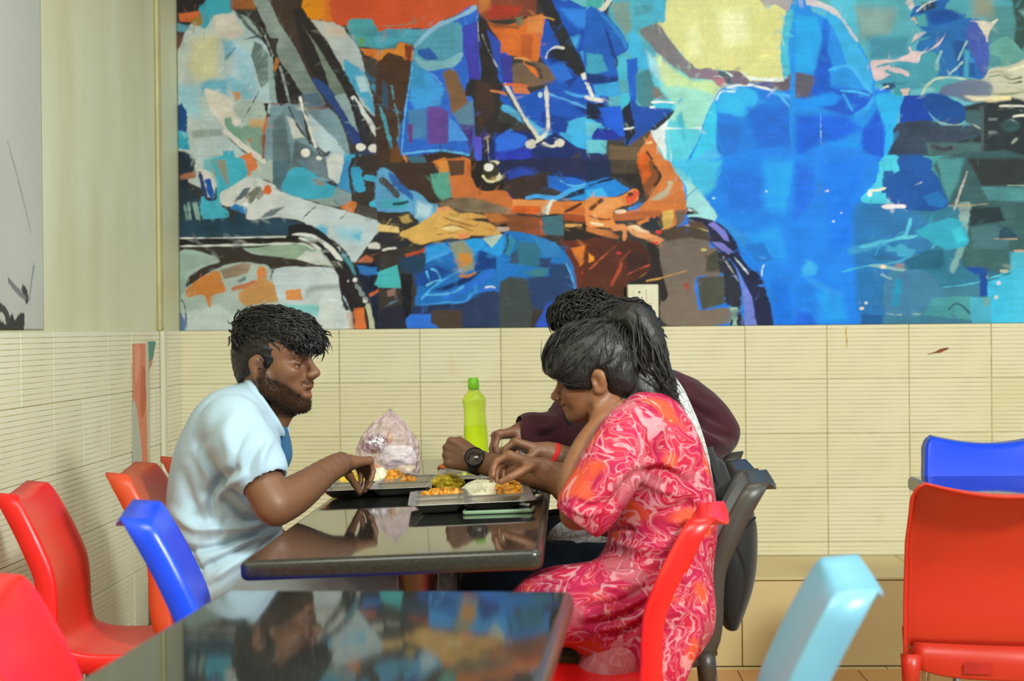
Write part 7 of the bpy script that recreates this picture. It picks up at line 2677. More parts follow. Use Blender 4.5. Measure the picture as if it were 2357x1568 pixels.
def mat_swirl(name, scale, pale=False):
    """printed cotton: paisley-like swirls of pink, red, orange and white"""
    m, nt, b = new_mat(name)
    tc = node(nt, 'ShaderNodeTexCoord')
    n0 = node(nt, 'ShaderNodeTexNoise'); n0.inputs['Scale'].default_value = scale * 0.9; n0.inputs['Detail'].default_value = 1.5; n0.inputs['Distortion'].default_value = 1.6
    nt.links.new(tc.outputs['Object'], n0.inputs['Vector'])
    n1 = node(nt, 'ShaderNodeTexNoise'); n1.inputs['Scale'].default_value = scale * 0.9; n1.inputs['Detail'].default_value = 0.5
    nt.links.new(tc.outputs['Object'], n1.inputs['Vector'])
    sub = node(nt, 'ShaderNodeVectorMath', operation='MULTIPLY_ADD')
    nt.links.new(n0.outputs['Color'], sub.inputs[0]); sub.inputs[1].default_value = (0.22, 0.22, 0.22)
    nt.links.new(tc.outputs['Object'], sub.inputs[2])
    wv = node(nt, 'ShaderNodeTexWave'); wv.wave_type = 'RINGS'; wv.inputs['Scale'].default_value = scale * 0.30; wv.inputs['Distortion'].default_value = 7.0
    wv.inputs['Detail'].default_value = 1.0; wv.inputs['Detail Scale'].default_value = 1.3
    nt.links.new(sub.outputs[0], wv.inputs['Vector'])
    wr = node(nt, 'ShaderNodeValToRGB')
    e = wr.color_ramp.elements
    cols = [(0.0, 'a71842'), (0.25, 'b8244c'), (0.37, 'c36f86'), (0.42, 'bc293e'), (0.60, 'b12445'), (0.72, 'c34c5a'), (0.79, 'ca8f95'), (0.83, 'bf293e'), (1.0, 'ae1b40')]
    e[0].position, e[0].color = cols[0][0], hexc(cols[0][1]); e[1].position, e[1].color = cols[-1][0], hexc(cols[-1][1])
    for p_, c_ in cols[1:-1]:
        q_ = e.new(p_); q_.color = hexc(c_)
    nt.links.new(wv.outputs['Fac'], wr.inputs['Fac'])
    # patches of orange and of dull rose
    pr_ = node(nt, 'ShaderNodeValToRGB'); pr_.color_ramp.elements[0].position = 0.62; pr_.color_ramp.elements[1].position = 0.69
    nt.links.new(n1.outputs['Fac'], pr_.inputs['Fac'])
    mx = node(nt, 'ShaderNodeMix', data_type='RGBA', blend_type='MIX')
    mf = node(nt, 'ShaderNodeMath', operation='MULTIPLY'); mf.inputs[1].default_value = 0.8
    nt.links.new(pr_.outputs['Color'], mf.inputs[0]); nt.links.new(mf.outputs[0], mx.inputs['Factor'])
    nt.links.new(wr.outputs['Color'], mx.inputs['A']); mx.inputs['B'].default_value = hexc('d15326')
    p2 = node(nt, 'ShaderNodeValToRGB'); p2.color_ramp.elements[0].position = 0.34; p2.color_ramp.elements[1].position = 0.40
    p2.color_ramp.elements[0].color = (1, 1, 1, 1); p2.color_ramp.elements[1].color = (0, 0, 0, 1)
    nt.links.new(n1.outputs['Fac'], p2.inputs['Fac'])
    mf2 = node(nt, 'ShaderNodeMath', operation='MULTIPLY'); mf2.inputs[1].default_value = 0.7
    nt.links.new(p2.outputs['Color'], mf2.inputs[0])
    mx2 = node(nt, 'ShaderNodeMix', data_type='RGBA')
    nt.links.new(mf2.outputs[0], mx2.inputs['Factor']); nt.links.new(mx.outputs['Result'], mx2.inputs['A']); mx2.inputs['B'].default_value = hexc('ae616a')
    # thin white outlines where the swirls turn
    wl = node(nt, 'ShaderNodeTexWave'); wl.wave_type = 'BANDS'; wl.inputs['Scale'].default_value = scale * 0.34; wl.inputs['Distortion'].default_value = 11.0; wl.inputs['Detail'].default_value = 1.5
    nt.links.new(sub.outputs[0], wl.inputs['Vector'])
    lr = node(nt, 'ShaderNodeValToRGB'); lr.color_ramp.elements[0].position = 0.91; lr.color_ramp.elements[1].position = 0.97
    nt.links.new(wl.outputs['Fac'], lr.inputs['Fac'])
    ml = node(nt, 'ShaderNodeMath', operation='MULTIPLY'); ml.inputs[1].default_value = 0.5
    nt.links.new(lr.outputs['Color'], ml.inputs[0])
    mx3 = node(nt, 'ShaderNodeMix', data_type='RGBA')
    nt.links.new(ml.outputs[0], mx3.inputs['Factor']); nt.links.new(mx2.outputs['Result'], mx3.inputs['A']); mx3.inputs['B'].default_value = hexc('d3b1b5')
    out = mx3.outputs['Result']
    if pale:
        mx4 = node(nt, 'ShaderNodeMix', data_type='RGBA'); mx4.inputs['Factor'].default_value = 0.55
        nt.links.new(out, mx4.inputs['A']); mx4.inputs['B'].default_value = hexc('bf8884'); out = mx4.outputs['Result']
    nt.links.new(out, b.inputs['Base Color'])
    b.inputs['Roughness'].default_value = 0.7
    b.inputs['Specular IOR Level'].default_value = 0.25
    return m


M_DRESS = mat_swirl('pink_swirl_print', 13.0)
M_SALWAR = mat_swirl('pale_pink_print', 14.0, True)
ST_W = [(948, 1438, 1545, 0.10), (985, 1408, 1580, 0.15), (1040, 1396, 1612, 0.168), (1100, 1396, 1632, 0.158), (1160, 1400, 1646, 0.146), (1220, 1402, 1650, 0.145), (1280, 1394, 1645, 0.155), (1340, 1382, 1640, 0.172), (1400, 1372, 1632, 0.182), (1440, 1392, 1618, 0.18)]
S = shirt_sdf((1.10, -3.10, 0.30), (1.78, -2.36, 1.14), ST_W, YW)
for s_ in (-1, 1):
    S.cone(P(1480, 965, YW + 0.05 * s_), P(1462, 985, YW + 0.135 * s_), 0.04, 0.05, 0.03)
S.chain([P(1458, 992, YW - 0.155), P(1408, 1080, YW - 0.195), P(1362, 1150, YW - 0.205), P(1345, 1178, YW - 0.205)], [0.060, 0.060, 0.055, 0.0515], 0.022, 4)
S.chain([P(1458, 995, YW + 0.15), P(1432, 1090, YW + 0.185), P(1412, 1160, YW + 0.18)], [0.060, 0.056, 0.050], 0.022, 3)
# lap, thighs and the skirt that falls from them
for s_, dz in ((-1, 0.0), (1, 0.01)):
    S.chain([P(1540, 1412, YW + 0.09 * s_), P(1390, 1396 - 8 * (s_ > 0), YW + 0.11 * s_), P(1236, 1402 - 20 * (s_ > 0), YW + 0.12 * s_)], [0.098, 0.082, 0.054], 0.04, 4)
S.chain([P(1236, 1402, YW - 0.12), P(1222, 1440, YW - 0.12), P(1225, 1500, YW - 0.12)], [0.056, 0.05, 0.045], 0.03)
S.loft([(P(1470, 1400, YW - 0.02), (1, 0, 0), 0.13, (0, 1, 0), 0.17), (P(1440, 1440, YW - 0.02), (1, 0, 0), 0.115, (0, 1, 0), 0.175)], 0.03, 2.4)
S.chain([P(1575, 1440, YW - 0.165), P(1560, 1500, YW - 0.195), P(1535, 1580, YW - 0.20)], [0.030, 0.026, 0.026], 0.03, 3)
S.chain([P(1535, 1440, YW - 0.17), P(1515, 1510, YW - 0.20), P(1500, 1590, YW - 0.205)], [0.03, 0.026, 0.024], 0.03, 3)
# openings
S.cone(P(1338, 1184, YW - 0.205), P(1290, 1255, YW - 0.21), 0.043, 0.062, 0.004, True)
S.cone(P(1408, 1170, YW + 0.18), P(1395, 1230, YW + 0.18), 0.043, 0.055, 0.004, True)
S.cone(Hw.w(-0.03, 0, -0.05), P(1458, 960, YW), 0.056, 0.052, 0.006, True)
S.cone(P(1405, 955, YW), P(1418, 985, YW), 0.04, 0.025, 0.006, True)
me, V = S.mesh('dress')
V = wrinkle(me, V, 0.0028, 24, (0.3, 0, -1), 17)
V = folds(me, V, [([(1400, 1300), (1330, 1310), (1250, 1330), (1180, 1360)], 12, 0.010), ([(1470, 1320), (1400, 1330), (1330, 1345)], 9, -0.010),
                  ([(1480, 1355), (1420, 1385), (1340, 1400)], 7, -0.011), ([(1490, 1370), (1430, 1402), (1340, 1420)], 7, 0.009), ([(1495, 1385), (1430, 1420), (1340, 1440)], 6, -0.011), ([(1490, 1405), (1440, 1436), (1360, 1456)], 7, 0.009), ([(1490, 1425), (1440, 1452), (1390, 1462)], 6, -0.010),
                  ([(1500, 1340), (1440, 1350), (1380, 1362)], 8, 0.008),
                  ([(1460, 1090), (1430, 1130), (1400, 1170)], 9, -0.014), ([(1475, 1075), (1520, 1062), (1560, 1080)], 11, 0.010), ([(1470, 1085), (1530, 1082), (1580, 1110)], 8, -0.010), ([(1465, 1100), (1530, 1130), (1590, 1140)], 9, 0.006),
                  ([(1410, 1220), (1440, 1215), (1460, 1222)], 6, -0.012), ([(1400, 1245), (1470, 1262), (1540, 1258)], 9, 0.008), ([(1395, 1270), (1470, 1285), (1540, 1280)], 7, -0.009), ([(1380, 1305), (1450, 1300), (1530, 1312)], 8, -0.008),
                  ([(1600, 1040), (1625, 1100), (1640, 1170)], 12, 0.005), ([(1570, 1120), (1590, 1180), (1600, 1240)], 11, -0.008), ([(1520, 1180), (1580, 1165), (1630, 1180)], 9, -0.008), ([(1540, 1205), (1590, 1200), (1640, 1215)], 9, 0.008),
                  ([(1380, 1060), (1360, 1110), (1345, 1150)], 9, -0.006), ([(1320, 1150), (1360, 1165), (1400, 1150)], 7, -0.006), ([(1310, 1170), (1350, 1185), (1385, 1175)], 6, 0.005),
                  ([(1480, 1000), (1500, 1040), (1490, 1080)], 12, -0.006), ([(1555, 1330), (1580, 1360), (1600, 1420)], 9, -0.010), ([(1520, 1420), (1570, 1410), (1610, 1420)], 8, 0.010), ([(1510, 1445), (1560, 1440), (1600, 1440)], 7, -0.012)])
dress = put('dress', me, M_DRESS, woman, True)
# loose trousers below the dress
S = SDF((1.10, -3.06, 0.0), (1.66, -2.44, 0.56), 0.007)
for s_ in (-1, 1):
    S.chain([P(1520, 1440, YW + 0.10 * s_), P(1440, 1500, YW + 0.10 * s_ - 0.02), (1.46, YW + 0.10 * s_ - 0.03, 0.25), (1.44, YW + 0.10 * s_ - 0.03, 0.09)], [0.07, 0.075, 0.06, 0.05], 0.03, 3)
    S.cone((1.44, YW + 0.10 * s_ - 0.03, 0.04), (1.33, YW + 0.10 * s_ - 0.03, 0.035), 0.036, 0.03, 0.02)
me, V = S.mesh('trousers')
V = wrinkle(me, V, 0.006, 30, (0.2, 0, 1), 19)
q = put('trousers', me, M_SALWAR, woman, True); q['label'] = 'paler pink loose trousers below the dress'
person_fix(woman)

# ------------------------------------------------ man in the white patterned shirt, behind the woman
SK_B = hexc('7d553c')[:3]
YB_ = -2.16
mb = empty('person', (float(P(1540, 1300, YB_)[0]), YB_, 0.0))
tag(mb, 'person in white shirt, jeans and black watch, mostly hidden behind the woman in pink', 'person')
Hb = Head(P(1436, 820, YB_), (-0.99, 0.10, -0.10), scale=0.95)
S = SDF((1.02, -2.52, 0.44), (1.80, -1.80, 1.28), 0.0036)
head_shape(S, Hb, True)
S.chain([Hb.w(-0.020, 0, -0.02), Hb.w(-0.025, 0, -0.09), P(1475, 950, YB_)], [0.054, 0.052, 0.058], 0.02)
S.loft([(P(1480, 960, YB_), (1, 0, 0), 0.08, (0, 1, 0), 0.15), (P(1495, 1080, YB_), (1, 0, 0), 0.11, (0, 1, 0), 0.145), (P(1500, 1250, YB_), (1, 0, 0), 0.12, (0, 1, 0), 0.145)], 0.02)
# near (left) arm with the watch
EB = P(1368, 1118, YB_ - 0.22)
S.chain([P(1480, 985, YB_ - 0.17), P(1430, 1060, YB_ - 0.21), EB], [0.05, 0.045, 0.04], 0.012, 3)
WB = P(1108, 1066, YB_ - 0.01)
S.chain([EB, P(1290, 1104, YB_ - 0.17), P(1195, 1084, YB_ - 0.09), WB], [0.04, 0.038, 0.030, 0.0265], 0.012, 4)
dB = P(1010, 1034, YB_ + 0.02) - WB
hand(S, WB + unit(dB) * 0.004, dB, (-0.12, 1.0, -0.05), (0, 0, 1), 1.04, ((78, 95, 60), (80, 96, 60), (80, 96, 60), (78, 96, 60)), ((0.85, 0.25, 0.5), (0.75, -0.15, 0.65)), 1.0)
# far (right) arm with the red thread
EBF = P(1420, 1118, YB_ + 0.22)
S.chain([P(1480, 985, YB_ + 0.17), P(1445, 1060, YB_ + 0.22), EBF], [0.05, 0.045, 0.04], 0.012, 3)
WBF = P(1256, 1041, YB_ + 0.19)
S.chain([EBF, P(1350, 1078, YB_ + 0.21), P(1300, 1056, YB_ + 0.20), WBF], [0.04, 0.037, 0.029, 0.0255], 0.012, 4)
dBF = P(1192, 1026, YB_ + 0.19) - WBF
hand(S, WBF, dBF, (-0.35, -0.25, -1), (0, -1, 0), 0.98, ((48, 42, 20), (50, 42, 20), (52, 44, 22), (52, 46, 24)), ((0.6, 0.3, 0.75), (0.7, -0.1, 0.7)), 2)
body_object(S, mb, Hb, SK_B, True, False)
eyes(mb, Hb)
# hair
S = SDF(Hb.o - 0.19, Hb.o + 0.19, 0.0036)
E = lambda c, r, kk=0.012, cut=False: S.ell(Hb.w(*c), np.array(r) * Hb.k, Hb.M, kk, cut)
E((-0.006, 0, 0.050), (0.101, 0.080, 0.092), 0)
E((-0.040, 0, 0.010), (0.064, 0.068, 0.074), 0.02)
E((0.0, 0, 0.092), (0.092, 0.074, 0.060), 0.02)
E((0.080, 0, -0.030), (0.080, 0.12, 0.068), 0.006, True)
E((0.010, 0, -0.080), (0.10, 0.12, 0.070), 0.006, True)
me, V = S.mesh('hair')
V = wrinkle(me, V, 0.003, 120, Hb.f, 23)
hb_ = put('hair', me, M_HAIR, mb, True)
hair_locks('hair_locks', me, V, Hb, hb_, flow_m, 420, 0.034, 0.0032, 0.5, M_HAIR, 24, lambda L: L[:, 2] > 0.02)


def mat_print_white():
    m, nt, b = new_mat('white_printed_cotton')
    tc = node(nt, 'ShaderNodeTexCoord')
    v = node(nt, 'ShaderNodeTexVoronoi'); v.feature = 'DISTANCE_TO_EDGE'; v.inputs['Scale'].default_value = 42
    nt.links.new(tc.outputs['Object'], v.inputs['Vector'])
    cr = node(nt, 'ShaderNodeValToRGB')
    cr.color_ramp.elements[0].position = 0.02; cr.color_ramp.elements[0].color = hexc('9a9a98')
    cr.color_ramp.elements[1].position = 0.07; cr.color_ramp.elements[1].color = hexc('d8dcdc')
    nt.links.new(v.outputs['Distance'], cr.inputs['Fac']); nt.links.new(cr.outputs['Color'], b.inputs['Base Color'])
    b.inputs['Roughness'].default_value = 0.85
    return m


M_WHITE = mat_print_white()
ST_B = [(915, 1405, 1562, 0.11), (945, 1390, 1584, 0.15), (985, 1380, 1602, 0.17), (1040, 1376, 1622, 0.178), (1120, 1368, 1640, 0.172), (1190, 1340, 1645, 0.17), (1245, 1312, 1640, 0.175), (1285, 1320, 1625, 0.17)]
S = shirt_sdf((1.20, -2.56, 0.46), (1.86, -1.74, 1.14), ST_B, YB_)
S.chain([P(1484, 975, YB_ - 0.165), P(1432, 1055, YB_ - 0.21), P(1385, 1112, YB_ - 0.225)], [0.068, 0.064, 0.058], 0.03, 3)
S.chain([P(1484, 975, YB_ + 0.165), P(1447, 1055, YB_ + 0.22), P(1412, 1112, YB_ + 0.225), P(1350, 1082, YB_ + 0.212), P(1318, 1067, YB_ + 0.203)], [0.068, 0.064, 0.056, 0.046, 0.042], 0.03, 3)
S.chain([P(1400, 1225, YB_ - 0.08), P(1330, 1242, YB_ - 0.10), P(1290, 1246, YB_ - 0.10)], [0.07, 0.045, 0.028], 0.03, 3)
S.cone(P(1306, 1061, YB_ + 0.20), P(1270, 1046, YB_ + 0.19), 0.037, 0.045, 0.004, True)
S.cone(P(1378, 1115, YB_ - 0.22), P(1330, 1112, YB_ - 0.20), 0.048, 0.052, 0.004, True)
S.cone(Hb.w(-0.02, 0, -0.05), P(1478, 930, YB_), 0.064, 0.060, 0.006, True)
me, V = S.mesh('shirt')
V = wrinkle(me, V, 0.004, 26, (0.3, 0, -1), 25)
V = folds(me, V, [([(1400, 1195), (1340, 1210), (1280, 1218)], 8, 0.010), ([(1390, 1225), (1330, 1240), (1275, 1245)], 7, -0.010), ([(1400, 1262), (1340, 1262), (1280, 1256)], 8, 0.008), ([(1580, 950), (1590, 1000), (1612, 1050)], 10, -0.006)])
put('shirt', me, M_WHITE, mb, True)
# jeans
S = SDF((0.98, -2.52, 0.0), (1.84, -1.80, 0.66), 0.0075)
for s_ in (-1, 1):
    hip = P(1560, 1310, YB_ + 0.09 * s_); kn = P(1120, 1345 - 8 * s_, YB_ + 0.14 * s_)
    S.chain([hip, P(1330, 1318, YB_ + 0.11 * s_), kn], [0.095, 0.083, 0.064], 0.03, 4)
    ft = np.array([kn[0] + 0.05, kn[1], 0.10])
    S.chain([kn, (kn + ft) / 2, ft], [0.064, 0.058, 0.052], 0.03, 3)
    S.cone(ft + np.array([0, 0, -0.05]), ft + np.array([-0.14, 0, -0.06]), 0.042, 0.034, 0.02)
me, V = S.mesh('jeans')
V = wrinkle(me, V, 0.005, 30, (0, 1, 0.2), 27)
put('jeans', me, cloth_mat('navy_denim', '1e3348', 0.85, noise=0.15), mb, True)
# black wrist watch
aW = unit(dB); uW = unit(np.cross(aW, (0, 1.0, 0)))
cW = P(1098, 1064, YB_ - 0.01)
nW = unit(np.cross(uW, aW)); nW = nW if nW[1] < 0 else -nW
bm = bmesh.new()
ring = [cW + 0.0325 * (math.cos(a) * uW + math.sin(a) * nW) for a in np.linspace(0, 2 * math.pi, 33)]
Pp = np.array(ring)
inner, outer = [], []
for i in range(32):
    r_ = unit(Pp[i] - cW)
    for lst, rr in ((inner, 0.0288), (outer, 0.0322)):
        lst.append([bm.verts.new(cW + r_ * rr + aW * w_) for w_ in (-0.0125, 0.0125)])
for i in range(32):
    j = (i + 1) % 32
    bm.faces.new((outer[i][0], outer[j][0], outer[j][1], outer[i][1])); bm.faces.new((inner[i][1], inner[j][1], inner[j][0], inner[i][0]))
    bm.faces.new((inner[i][0], inner[j][0], outer[j][0], outer[i][0])); bm.faces.new((outer[i][1], outer[j][1], inner[j][1], inner[i][1]))
watch = from_bm('watch', bm, simple('black_silicone', '26282c', 0.5, noise=0.05), mb, True)
watch['label'] = 'black watch with a large round dark dial'
nD = unit(nW * 0.93 - uW * 0.36)
Mw = Matrix(np.column_stack([np.append(uW, 0), np.append(np.cross(nD, uW), 0), np.append(nD, 0), [0, 0, 0, 1]]).tolist())


def disc(name, r, h0, h1, mat, par, seg=32):
    bm = bmesh.new(); add_lathe(bm, [(r * 0.96, h0), (r, h0 + 0.001), (r, h1 - 0.001), (r * 0.95, h1)], seg)
    o = from_bm(name, bm, mat, par, True)
    z = nD; x = unit(np.cross((0, 0, 1.0), z)); y = np.cross(z, x)
    c = cW + nD * 0.029
    o.matrix_basis = Matrix(((x[0], y[0], z[0], c[0]), (x[1], y[1], z[1], c[1]), (x[2], y[2], z[2], c[2]), (0, 0, 0, 1)))
    return o


disc('case', 0.0255, 0.0, 0.0105, simple('black_steel', '16171a', 0.3, 0.6, noise=0.05), watch)
disc('dial', 0.0212, 0.0100, 0.0112, simple('dark_dial', '3a2c2a', 0.12, noise=0.5, scale=90), watch)
bm = bmesh.new(); cc = cW + nD * 0.034 + aW * 0.0262; add_tube(bm, [cc, cc + aW * 0.004], 0.0032, 10)
from_bm('crown', bm, M_CHROME, watch, True)
# red thread round the other wrist
aR = unit(P(1300, 1056, YB_ + 0.20) - WBF); cR = P(1274, 1047, YB_ + 0.193)
n1_ = unit(np.cross(aR, [0, 1.0, 0])); n2_ = np.cross(aR, n1_)
bm = bmesh.new()
for sh_ in (-0.003, 0.001, 0.004):
    add_tube(bm, [cR + aR * (sh_ + 0.002 * math.sin(2 * a)) + 0.0295 * (math.cos(a) * n1_ + math.sin(a) * n2_) for a in np.linspace(0, 2 * math.pi, 33)], 0.0036, 8)
q = from_bm('wrist_thread', bm, simple('red_thread', 'd01c1c', 0.7, noise=0.2), mb, True); q['label'] = 'red thread wound round the wrist'
person_fix(mb)

# ------------------------------------------------ man in the maroon hoodie, farthest along the table
SK_A = hexc('78503a')[:3]
YA = -1.60
ma = empty('person', (float(P(1470, 1200, YA)[0]), YA, 0.0))
tag(ma, 'person in maroon hoodie and cyan shirt with curly hair and glasses, farthest away', 'person')
Ha = Head(P(1362, 792, YA), (-0.90, -0.40, -0.16), scale=0.95)
S = SDF((1.08, -2.16, 0.52), (2.16, -1.36, 1.30), 0.004)
head_shape(S, Ha, True)
S.chain([Ha.w(-0.020, 0, -0.02), Ha.w(-0.025, 0, -0.09), P(1410, 930, YA)], [0.054, 0.052, 0.06], 0.02)
S.loft([(P(1420, 930, YA), (1, 0, 0), 0.14, (0, 1, 0), 0.09), (P(1430, 1050, YA), (1, 0, 0), 0.15, (0, 1, 0), 0.11), (P(1440, 1180, YA), (1, 0, 0), 0.14, (0, 1, 0), 0.12)], 0.02)
WA = P(1208, 990, YA - 0.22)
S.chain([P(1320, 970, YA - 0.10), P(1275, 1020, YA - 0.20), WA], [0.05, 0.042, 0.0265], 0.012, 3)
dA = P(1168, 1000, YA - 0.24) - WA
hand(S, WA, dA, (-0.35, -0.35, -1), (1, -1, 0), 1.0, ((56, 34, 18), (58, 34, 18), (60, 36, 20), (60, 38, 20)), ((0.5, 0.2, 0.8), (0.6, -0.2, 0.75)), 3)
body_object(S, ma, Ha, SK_A, True, False)
eyes(ma, Ha)
S = SDF(Ha.o - 0.2, Ha.o + 0.2, 0.0036)
E = lambda c, r, kk=0.012, cut=False: S.ell(Ha.w(*c), np.array(r) * Ha.k, Ha.M, kk, cut)
E((-0.006, 0, 0.055), (0.098, 0.078, 0.088), 0)
E((0.010, 0, 0.100), (0.092, 0.080, 0.056), 0.02)
E((0.060, 0, 0.096), (0.050, 0.066, 0.040), 0.02)
E((0.085, 0, -0.010), (0.080, 0.13, 0.072), 0.006, True)
E((0.010, 0, -0.075), (0.10, 0.12, 0.075), 0.006, True)
me, V = S.mesh('hair')
V = wrinkle(me, V, 0.006, 150, (0.3, 0.5, 0.6), 33)
ha_ = put('hair', me, M_HAIR, ma, True)
hair_locks('hair_curls', me, V, Ha, ha_, lambda l: np.array([0.4 * math.sin(60 * l[1]), math.sin(50 * l[0]), -0.2]), 700, 0.030, 0.0034, 1.7, M_HAIR, 34, lambda L: L[:, 2] > 0.05)
# glasses
M_FRAME = simple('dark_spectacle_frame', '2a2624', 0.3, noise=0.05)
bm = bmesh.new()
for q in (-1, 1):
    rim = []
    for a in np.linspace(0, 2 * math.pi, 25):
        ca, sa = math.cos(a), math.sin(a)
        rim.append(Ha.w(0.108 - 0.10 * abs(q * 0.034 + 0.026 * ca) ** 2 * 8, q * 0.034 + 0.026 * np.sign(ca) * abs(ca) ** 0.7, 0.014 + 0.019 * np.sign(sa) * abs(sa) ** 0.7))
    add_tube(bm, rim, 0.0022, 6)
    add_tube(bm, [Ha.w(0.098, q * 0.060, 0.022), Ha.w(0.05, q * 0.076, 0.022), Ha.w(-0.005, q * 0.080, 0.016)], 0.0022, 6)
add_tube(bm, [Ha.w(0.109, -0.009, 0.018), Ha.w(0.112, 0, 0.021), Ha.w(0.109, 0.009, 0.018)], 0.002, 6)
gl = from_bm('glasses', bm, M_FRAME, ma, True)
m_l, nt, b = new_mat('clear_lens')
b.inputs['Base Color'].default_value = (0.9, 0.95, 1, 1); b.inputs['Alpha'].default_value = 0.16; b.inputs['Roughness'].default_value = 0.03
for q in (-1, 1):
    bm = bmesh.new()
    vv = [bm.verts.new(Ha.w(0.1075 - 0.10 * abs(q * 0.034 + 0.026 * math.cos(a)) ** 2 * 8, q * 0.034 + 0.025 * np.sign(math.cos(a)) * abs(math.cos(a)) ** 0.7, 0.014 + 0.018 * np.sign(math.sin(a)) * abs(math.sin(a)) ** 0.7)) for a in np.linspace(0, 2 * math.pi, 24, endpoint=False)]
    bm.faces.new(vv)
    bmesh.ops.solidify(bm, geom=bm.faces[:], thickness=0.0015)
    from_bm('lens', bm, m_l, gl)

# open hoodie
M_HOOD = cloth_mat('maroon_fleece', '3e141f', 0.9, noise=0.08)
fA = unit((-0.72, -0.69, 0))           # the way the chest faces
rA = unit(np.cross(fA, (0, 0, 1.0)))   # towards his right hand


def stA(px, py, w_, d_, Y=YA):
    return (P(px, py, Y), tuple(rA), w_, tuple(fA), d_)


S = SDF((1.12, -2.14, 0.50), (2.20, -1.22, 1.12), 0.0045)
S.loft([stA(1430, 905, 0.11, 0.075), stA(1440, 945, 0.185, 0.10), stA(1448, 1010, 0.205, 0.125), stA(1452, 1100, 0.20, 0.135), stA(1455, 1190, 0.20, 0.145)], 0.02, 2.3)
S.chain([P(1330, 955, YA - 0.12), P(1290, 1010, YA - 0.18), P(1240, 1002, YA - 0.215), P(1214, 992, YA - 0.222)], [0.072, 0.062, 0.047, 0.039], 0.03, 4)
S.chain([P(1535, 915, YA + 0.06), P(1605, 955, YA + 0.02), P(1655, 1000, YA - 0.02)], [0.078, 0.066, 0.054], 0.03, 4)
S.chain([P(1655, 1000, YA - 0.02), P(1600, 1036, YA - 0.10), P(1520, 1090, YA - 0.18)], [0.053, 0.054, 0.05], 0.02, 3)
S.cone(P(1210, 992, YA - 0.222), P(1180, 990, YA - 0.235), 0.031, 0.040, 0.004, True)
S.cone(Ha.w(-0.02, 0, -0.04), P(1412, 925, YA), 0.068, 0.066, 0.006, True)
S.chain([P(1395, 915, YA) + fA * 0.13, P(1385, 1010, YA) + fA * 0.18, P(1385, 1150, YA) + fA * 0.19], [0.055, 0.075, 0.085], 0.006, 3, True)
me, V = S.mesh('hoodie')
V = wrinkle(me, V, 0.004, 26, (0.6, 0, -1), 35)
V = folds(me, V, [([(1585, 960), (1640, 990), (1690, 1010)], 8, -0.012), ([(1590, 985), (1640, 1012), (1680, 1030)], 8, 0.010), ([(1600, 1015), (1640, 1035), (1665, 1040)], 7, -0.010), ([(1560, 900), (1600, 925), (1650, 950)], 10, 0.008),
                  ([(1580, 930), (1625, 955), (1670, 980)], 8, -0.008), ([(1290, 950), (1262, 985), (1225, 985)], 8, 0.007), ([(1285, 985), (1262, 1000), (1235, 1005)], 7, -0.007)])
hd = put('hoodie', me, M_HOOD, ma, True)
# black edge of the open front
S = SDF((1.16, -2.0, 0.56), (1.70, -1.36, 1.08), 0.0045)
S.chain([P(1322, 930, YA - 0.19), P(1304, 985, YA - 0.225), P(1300, 1080, YA - 0.235)], [0.016, 0.019, 0.020], 0.01, 4)
me, V = S.mesh('lining')
q = put('lining', me, cloth_mat('black_lining', '17161a', 0.85), hd, True); q['label'] = 'black inner edge of the open hoodie'
# cyan shirt
S = SDF((1.20, -2.04, 0.54), (1.80, -1.30, 1.10), 0.0045)
S.loft([stA(1425, 925, 0.09, 0.06), stA(1432, 960, 0.15, 0.088), stA(1442, 1030, 0.17, 0.112), stA(1446, 1150, 0.17, 0.122)], 0.02, 2.3)
S.loft([(P(1398, 935, YA - 0.10) + fA * 0.05, tuple(rA), 0.045, tuple(fA), 0.03), (P(1396, 1000, YA - 0.13) + fA * 0.06, tuple(rA), 0.055, tuple(fA), 0.035), (P(1396, 1090, YA - 0.14) + fA * 0.06, tuple(rA), 0.06, tuple(fA), 0.04)], 0.03)
S.cone(Ha.w(-0.02, 0, -0.04), P(1412, 925, YA), 0.062, 0.060, 0.006, True)
me, V = S.mesh('shirt')
put('shirt', me, cloth_mat('pale_cyan_cotton', '8cc4c8', 0.8), ma, True)
S = SDF((1.0, -2.1, 0.0), (1.96, -1.2, 0.72), 0.009)
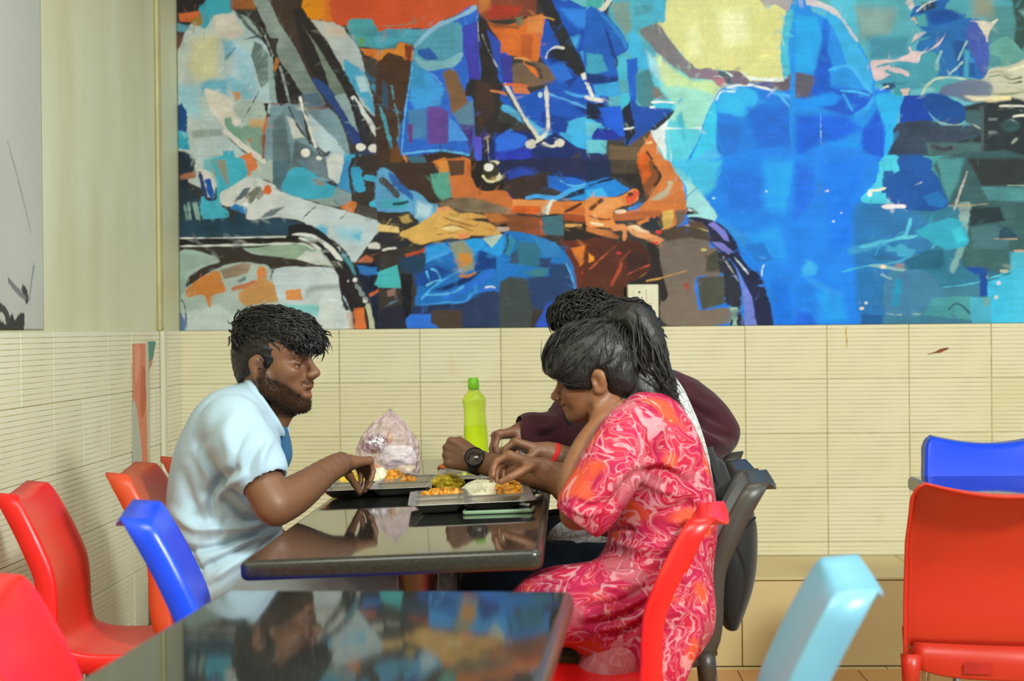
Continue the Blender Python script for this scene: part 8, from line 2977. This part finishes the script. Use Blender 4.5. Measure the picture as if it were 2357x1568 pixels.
for s_ in (-1, 1):
    hip = P(1470, 1230, YA + 0.10 * s_); kn = np.array([hip[0] - 0.40, hip[1] - 0.04, 0.535]); ft = np.array([kn[0] + 0.02, kn[1], 0.10])
    hip[2] = 0.55
    S.chain([hip, (hip + kn) / 2, kn], [0.10, 0.085, 0.066], 0.03, 3)
    S.chain([kn, (kn + ft) / 2, ft], [0.066, 0.058, 0.052], 0.03, 3)
    S.cone(ft + np.array([0, 0, -0.05]), ft + np.array([-0.13, 0, -0.06]), 0.042, 0.034, 0.02)
me, V = S.mesh('trousers')
put('trousers', me, cloth_mat('dark_trousers', '22242a', 0.85), ma, True)
person_fix(ma)

# ------------------------------------------------ black backpack hung behind the chairs
YP = -1.98
bp_ = empty('backpack', tuple(P(1690, 1440, YP)))
S = SDF((1.66, -2.26, 0.36), (2.12, -1.70, 0.96), 0.0045)
ux = (1, 0, 0); uy = (0, 1, 0)
L = []
for (y, a, b_, rv) in [(1085, 1610, 1672, 0.06), (1120, 1612, 1684, 0.09), (1160, 1614, 1706, 0.12), (1205, 1618, 1736, 0.14), (1260, 1622, 1740, 0.15), (1320, 1628, 1733, 0.15), (1380, 1640, 1715, 0.14), (1425, 1660, 1698, 0.12)]:
    pa, pb = P(a, y, YP), P(b_, y, YP)
    L.append(((pa + pb) / 2, ux, (pb - pa)[0] / 2, uy, rv))
S.loft(L, 0.02, 2.6)
me, V = S.mesh('bag_body')
V = folds(me, V, [([(1740, 1195), (1700, 1225), (1660, 1245)], 4, -0.010), ([(1732, 1180), (1690, 1210), (1660, 1222)], 7, 0.007), ([(1655, 1150), (1680, 1165), (1700, 1150)], 4, -0.010), ([(1690, 1260), (1712, 1320), (1700, 1400)], 5, -0.006)])
M_PACK = cloth_mat('black_nylon', '232323', 0.6, noise=0.06)
q = put('bag_body', me, M_PACK, bp_, True)
bm = bmesh.new()
add_tube(bm, [P(1632, 1030, YP - 0.05), P(1652, 1090, YP - 0.06), P(1672, 1150, YP - 0.08), P(1700, 1205, YP - 0.12)], [0.020, 0.026, 0.026, 0.02], 12, True, 0.35)
from_bm('strap', bm, M_PACK, bp_, True)
bm = bmesh.new()
add_tube(bm, [P(1738, 1192, YP - 0.10), P(1705, 1222, YP - 0.142), P(1665, 1247, YP - 0.15)], 0.0035, 8)
from_bm('zip', bm, simple('black_zip', '101010', 0.4), bp_, True)
person_fix(bp_)
tag(bp_, 'black backpack hanging on the chair behind the woman in pink', 'backpack')
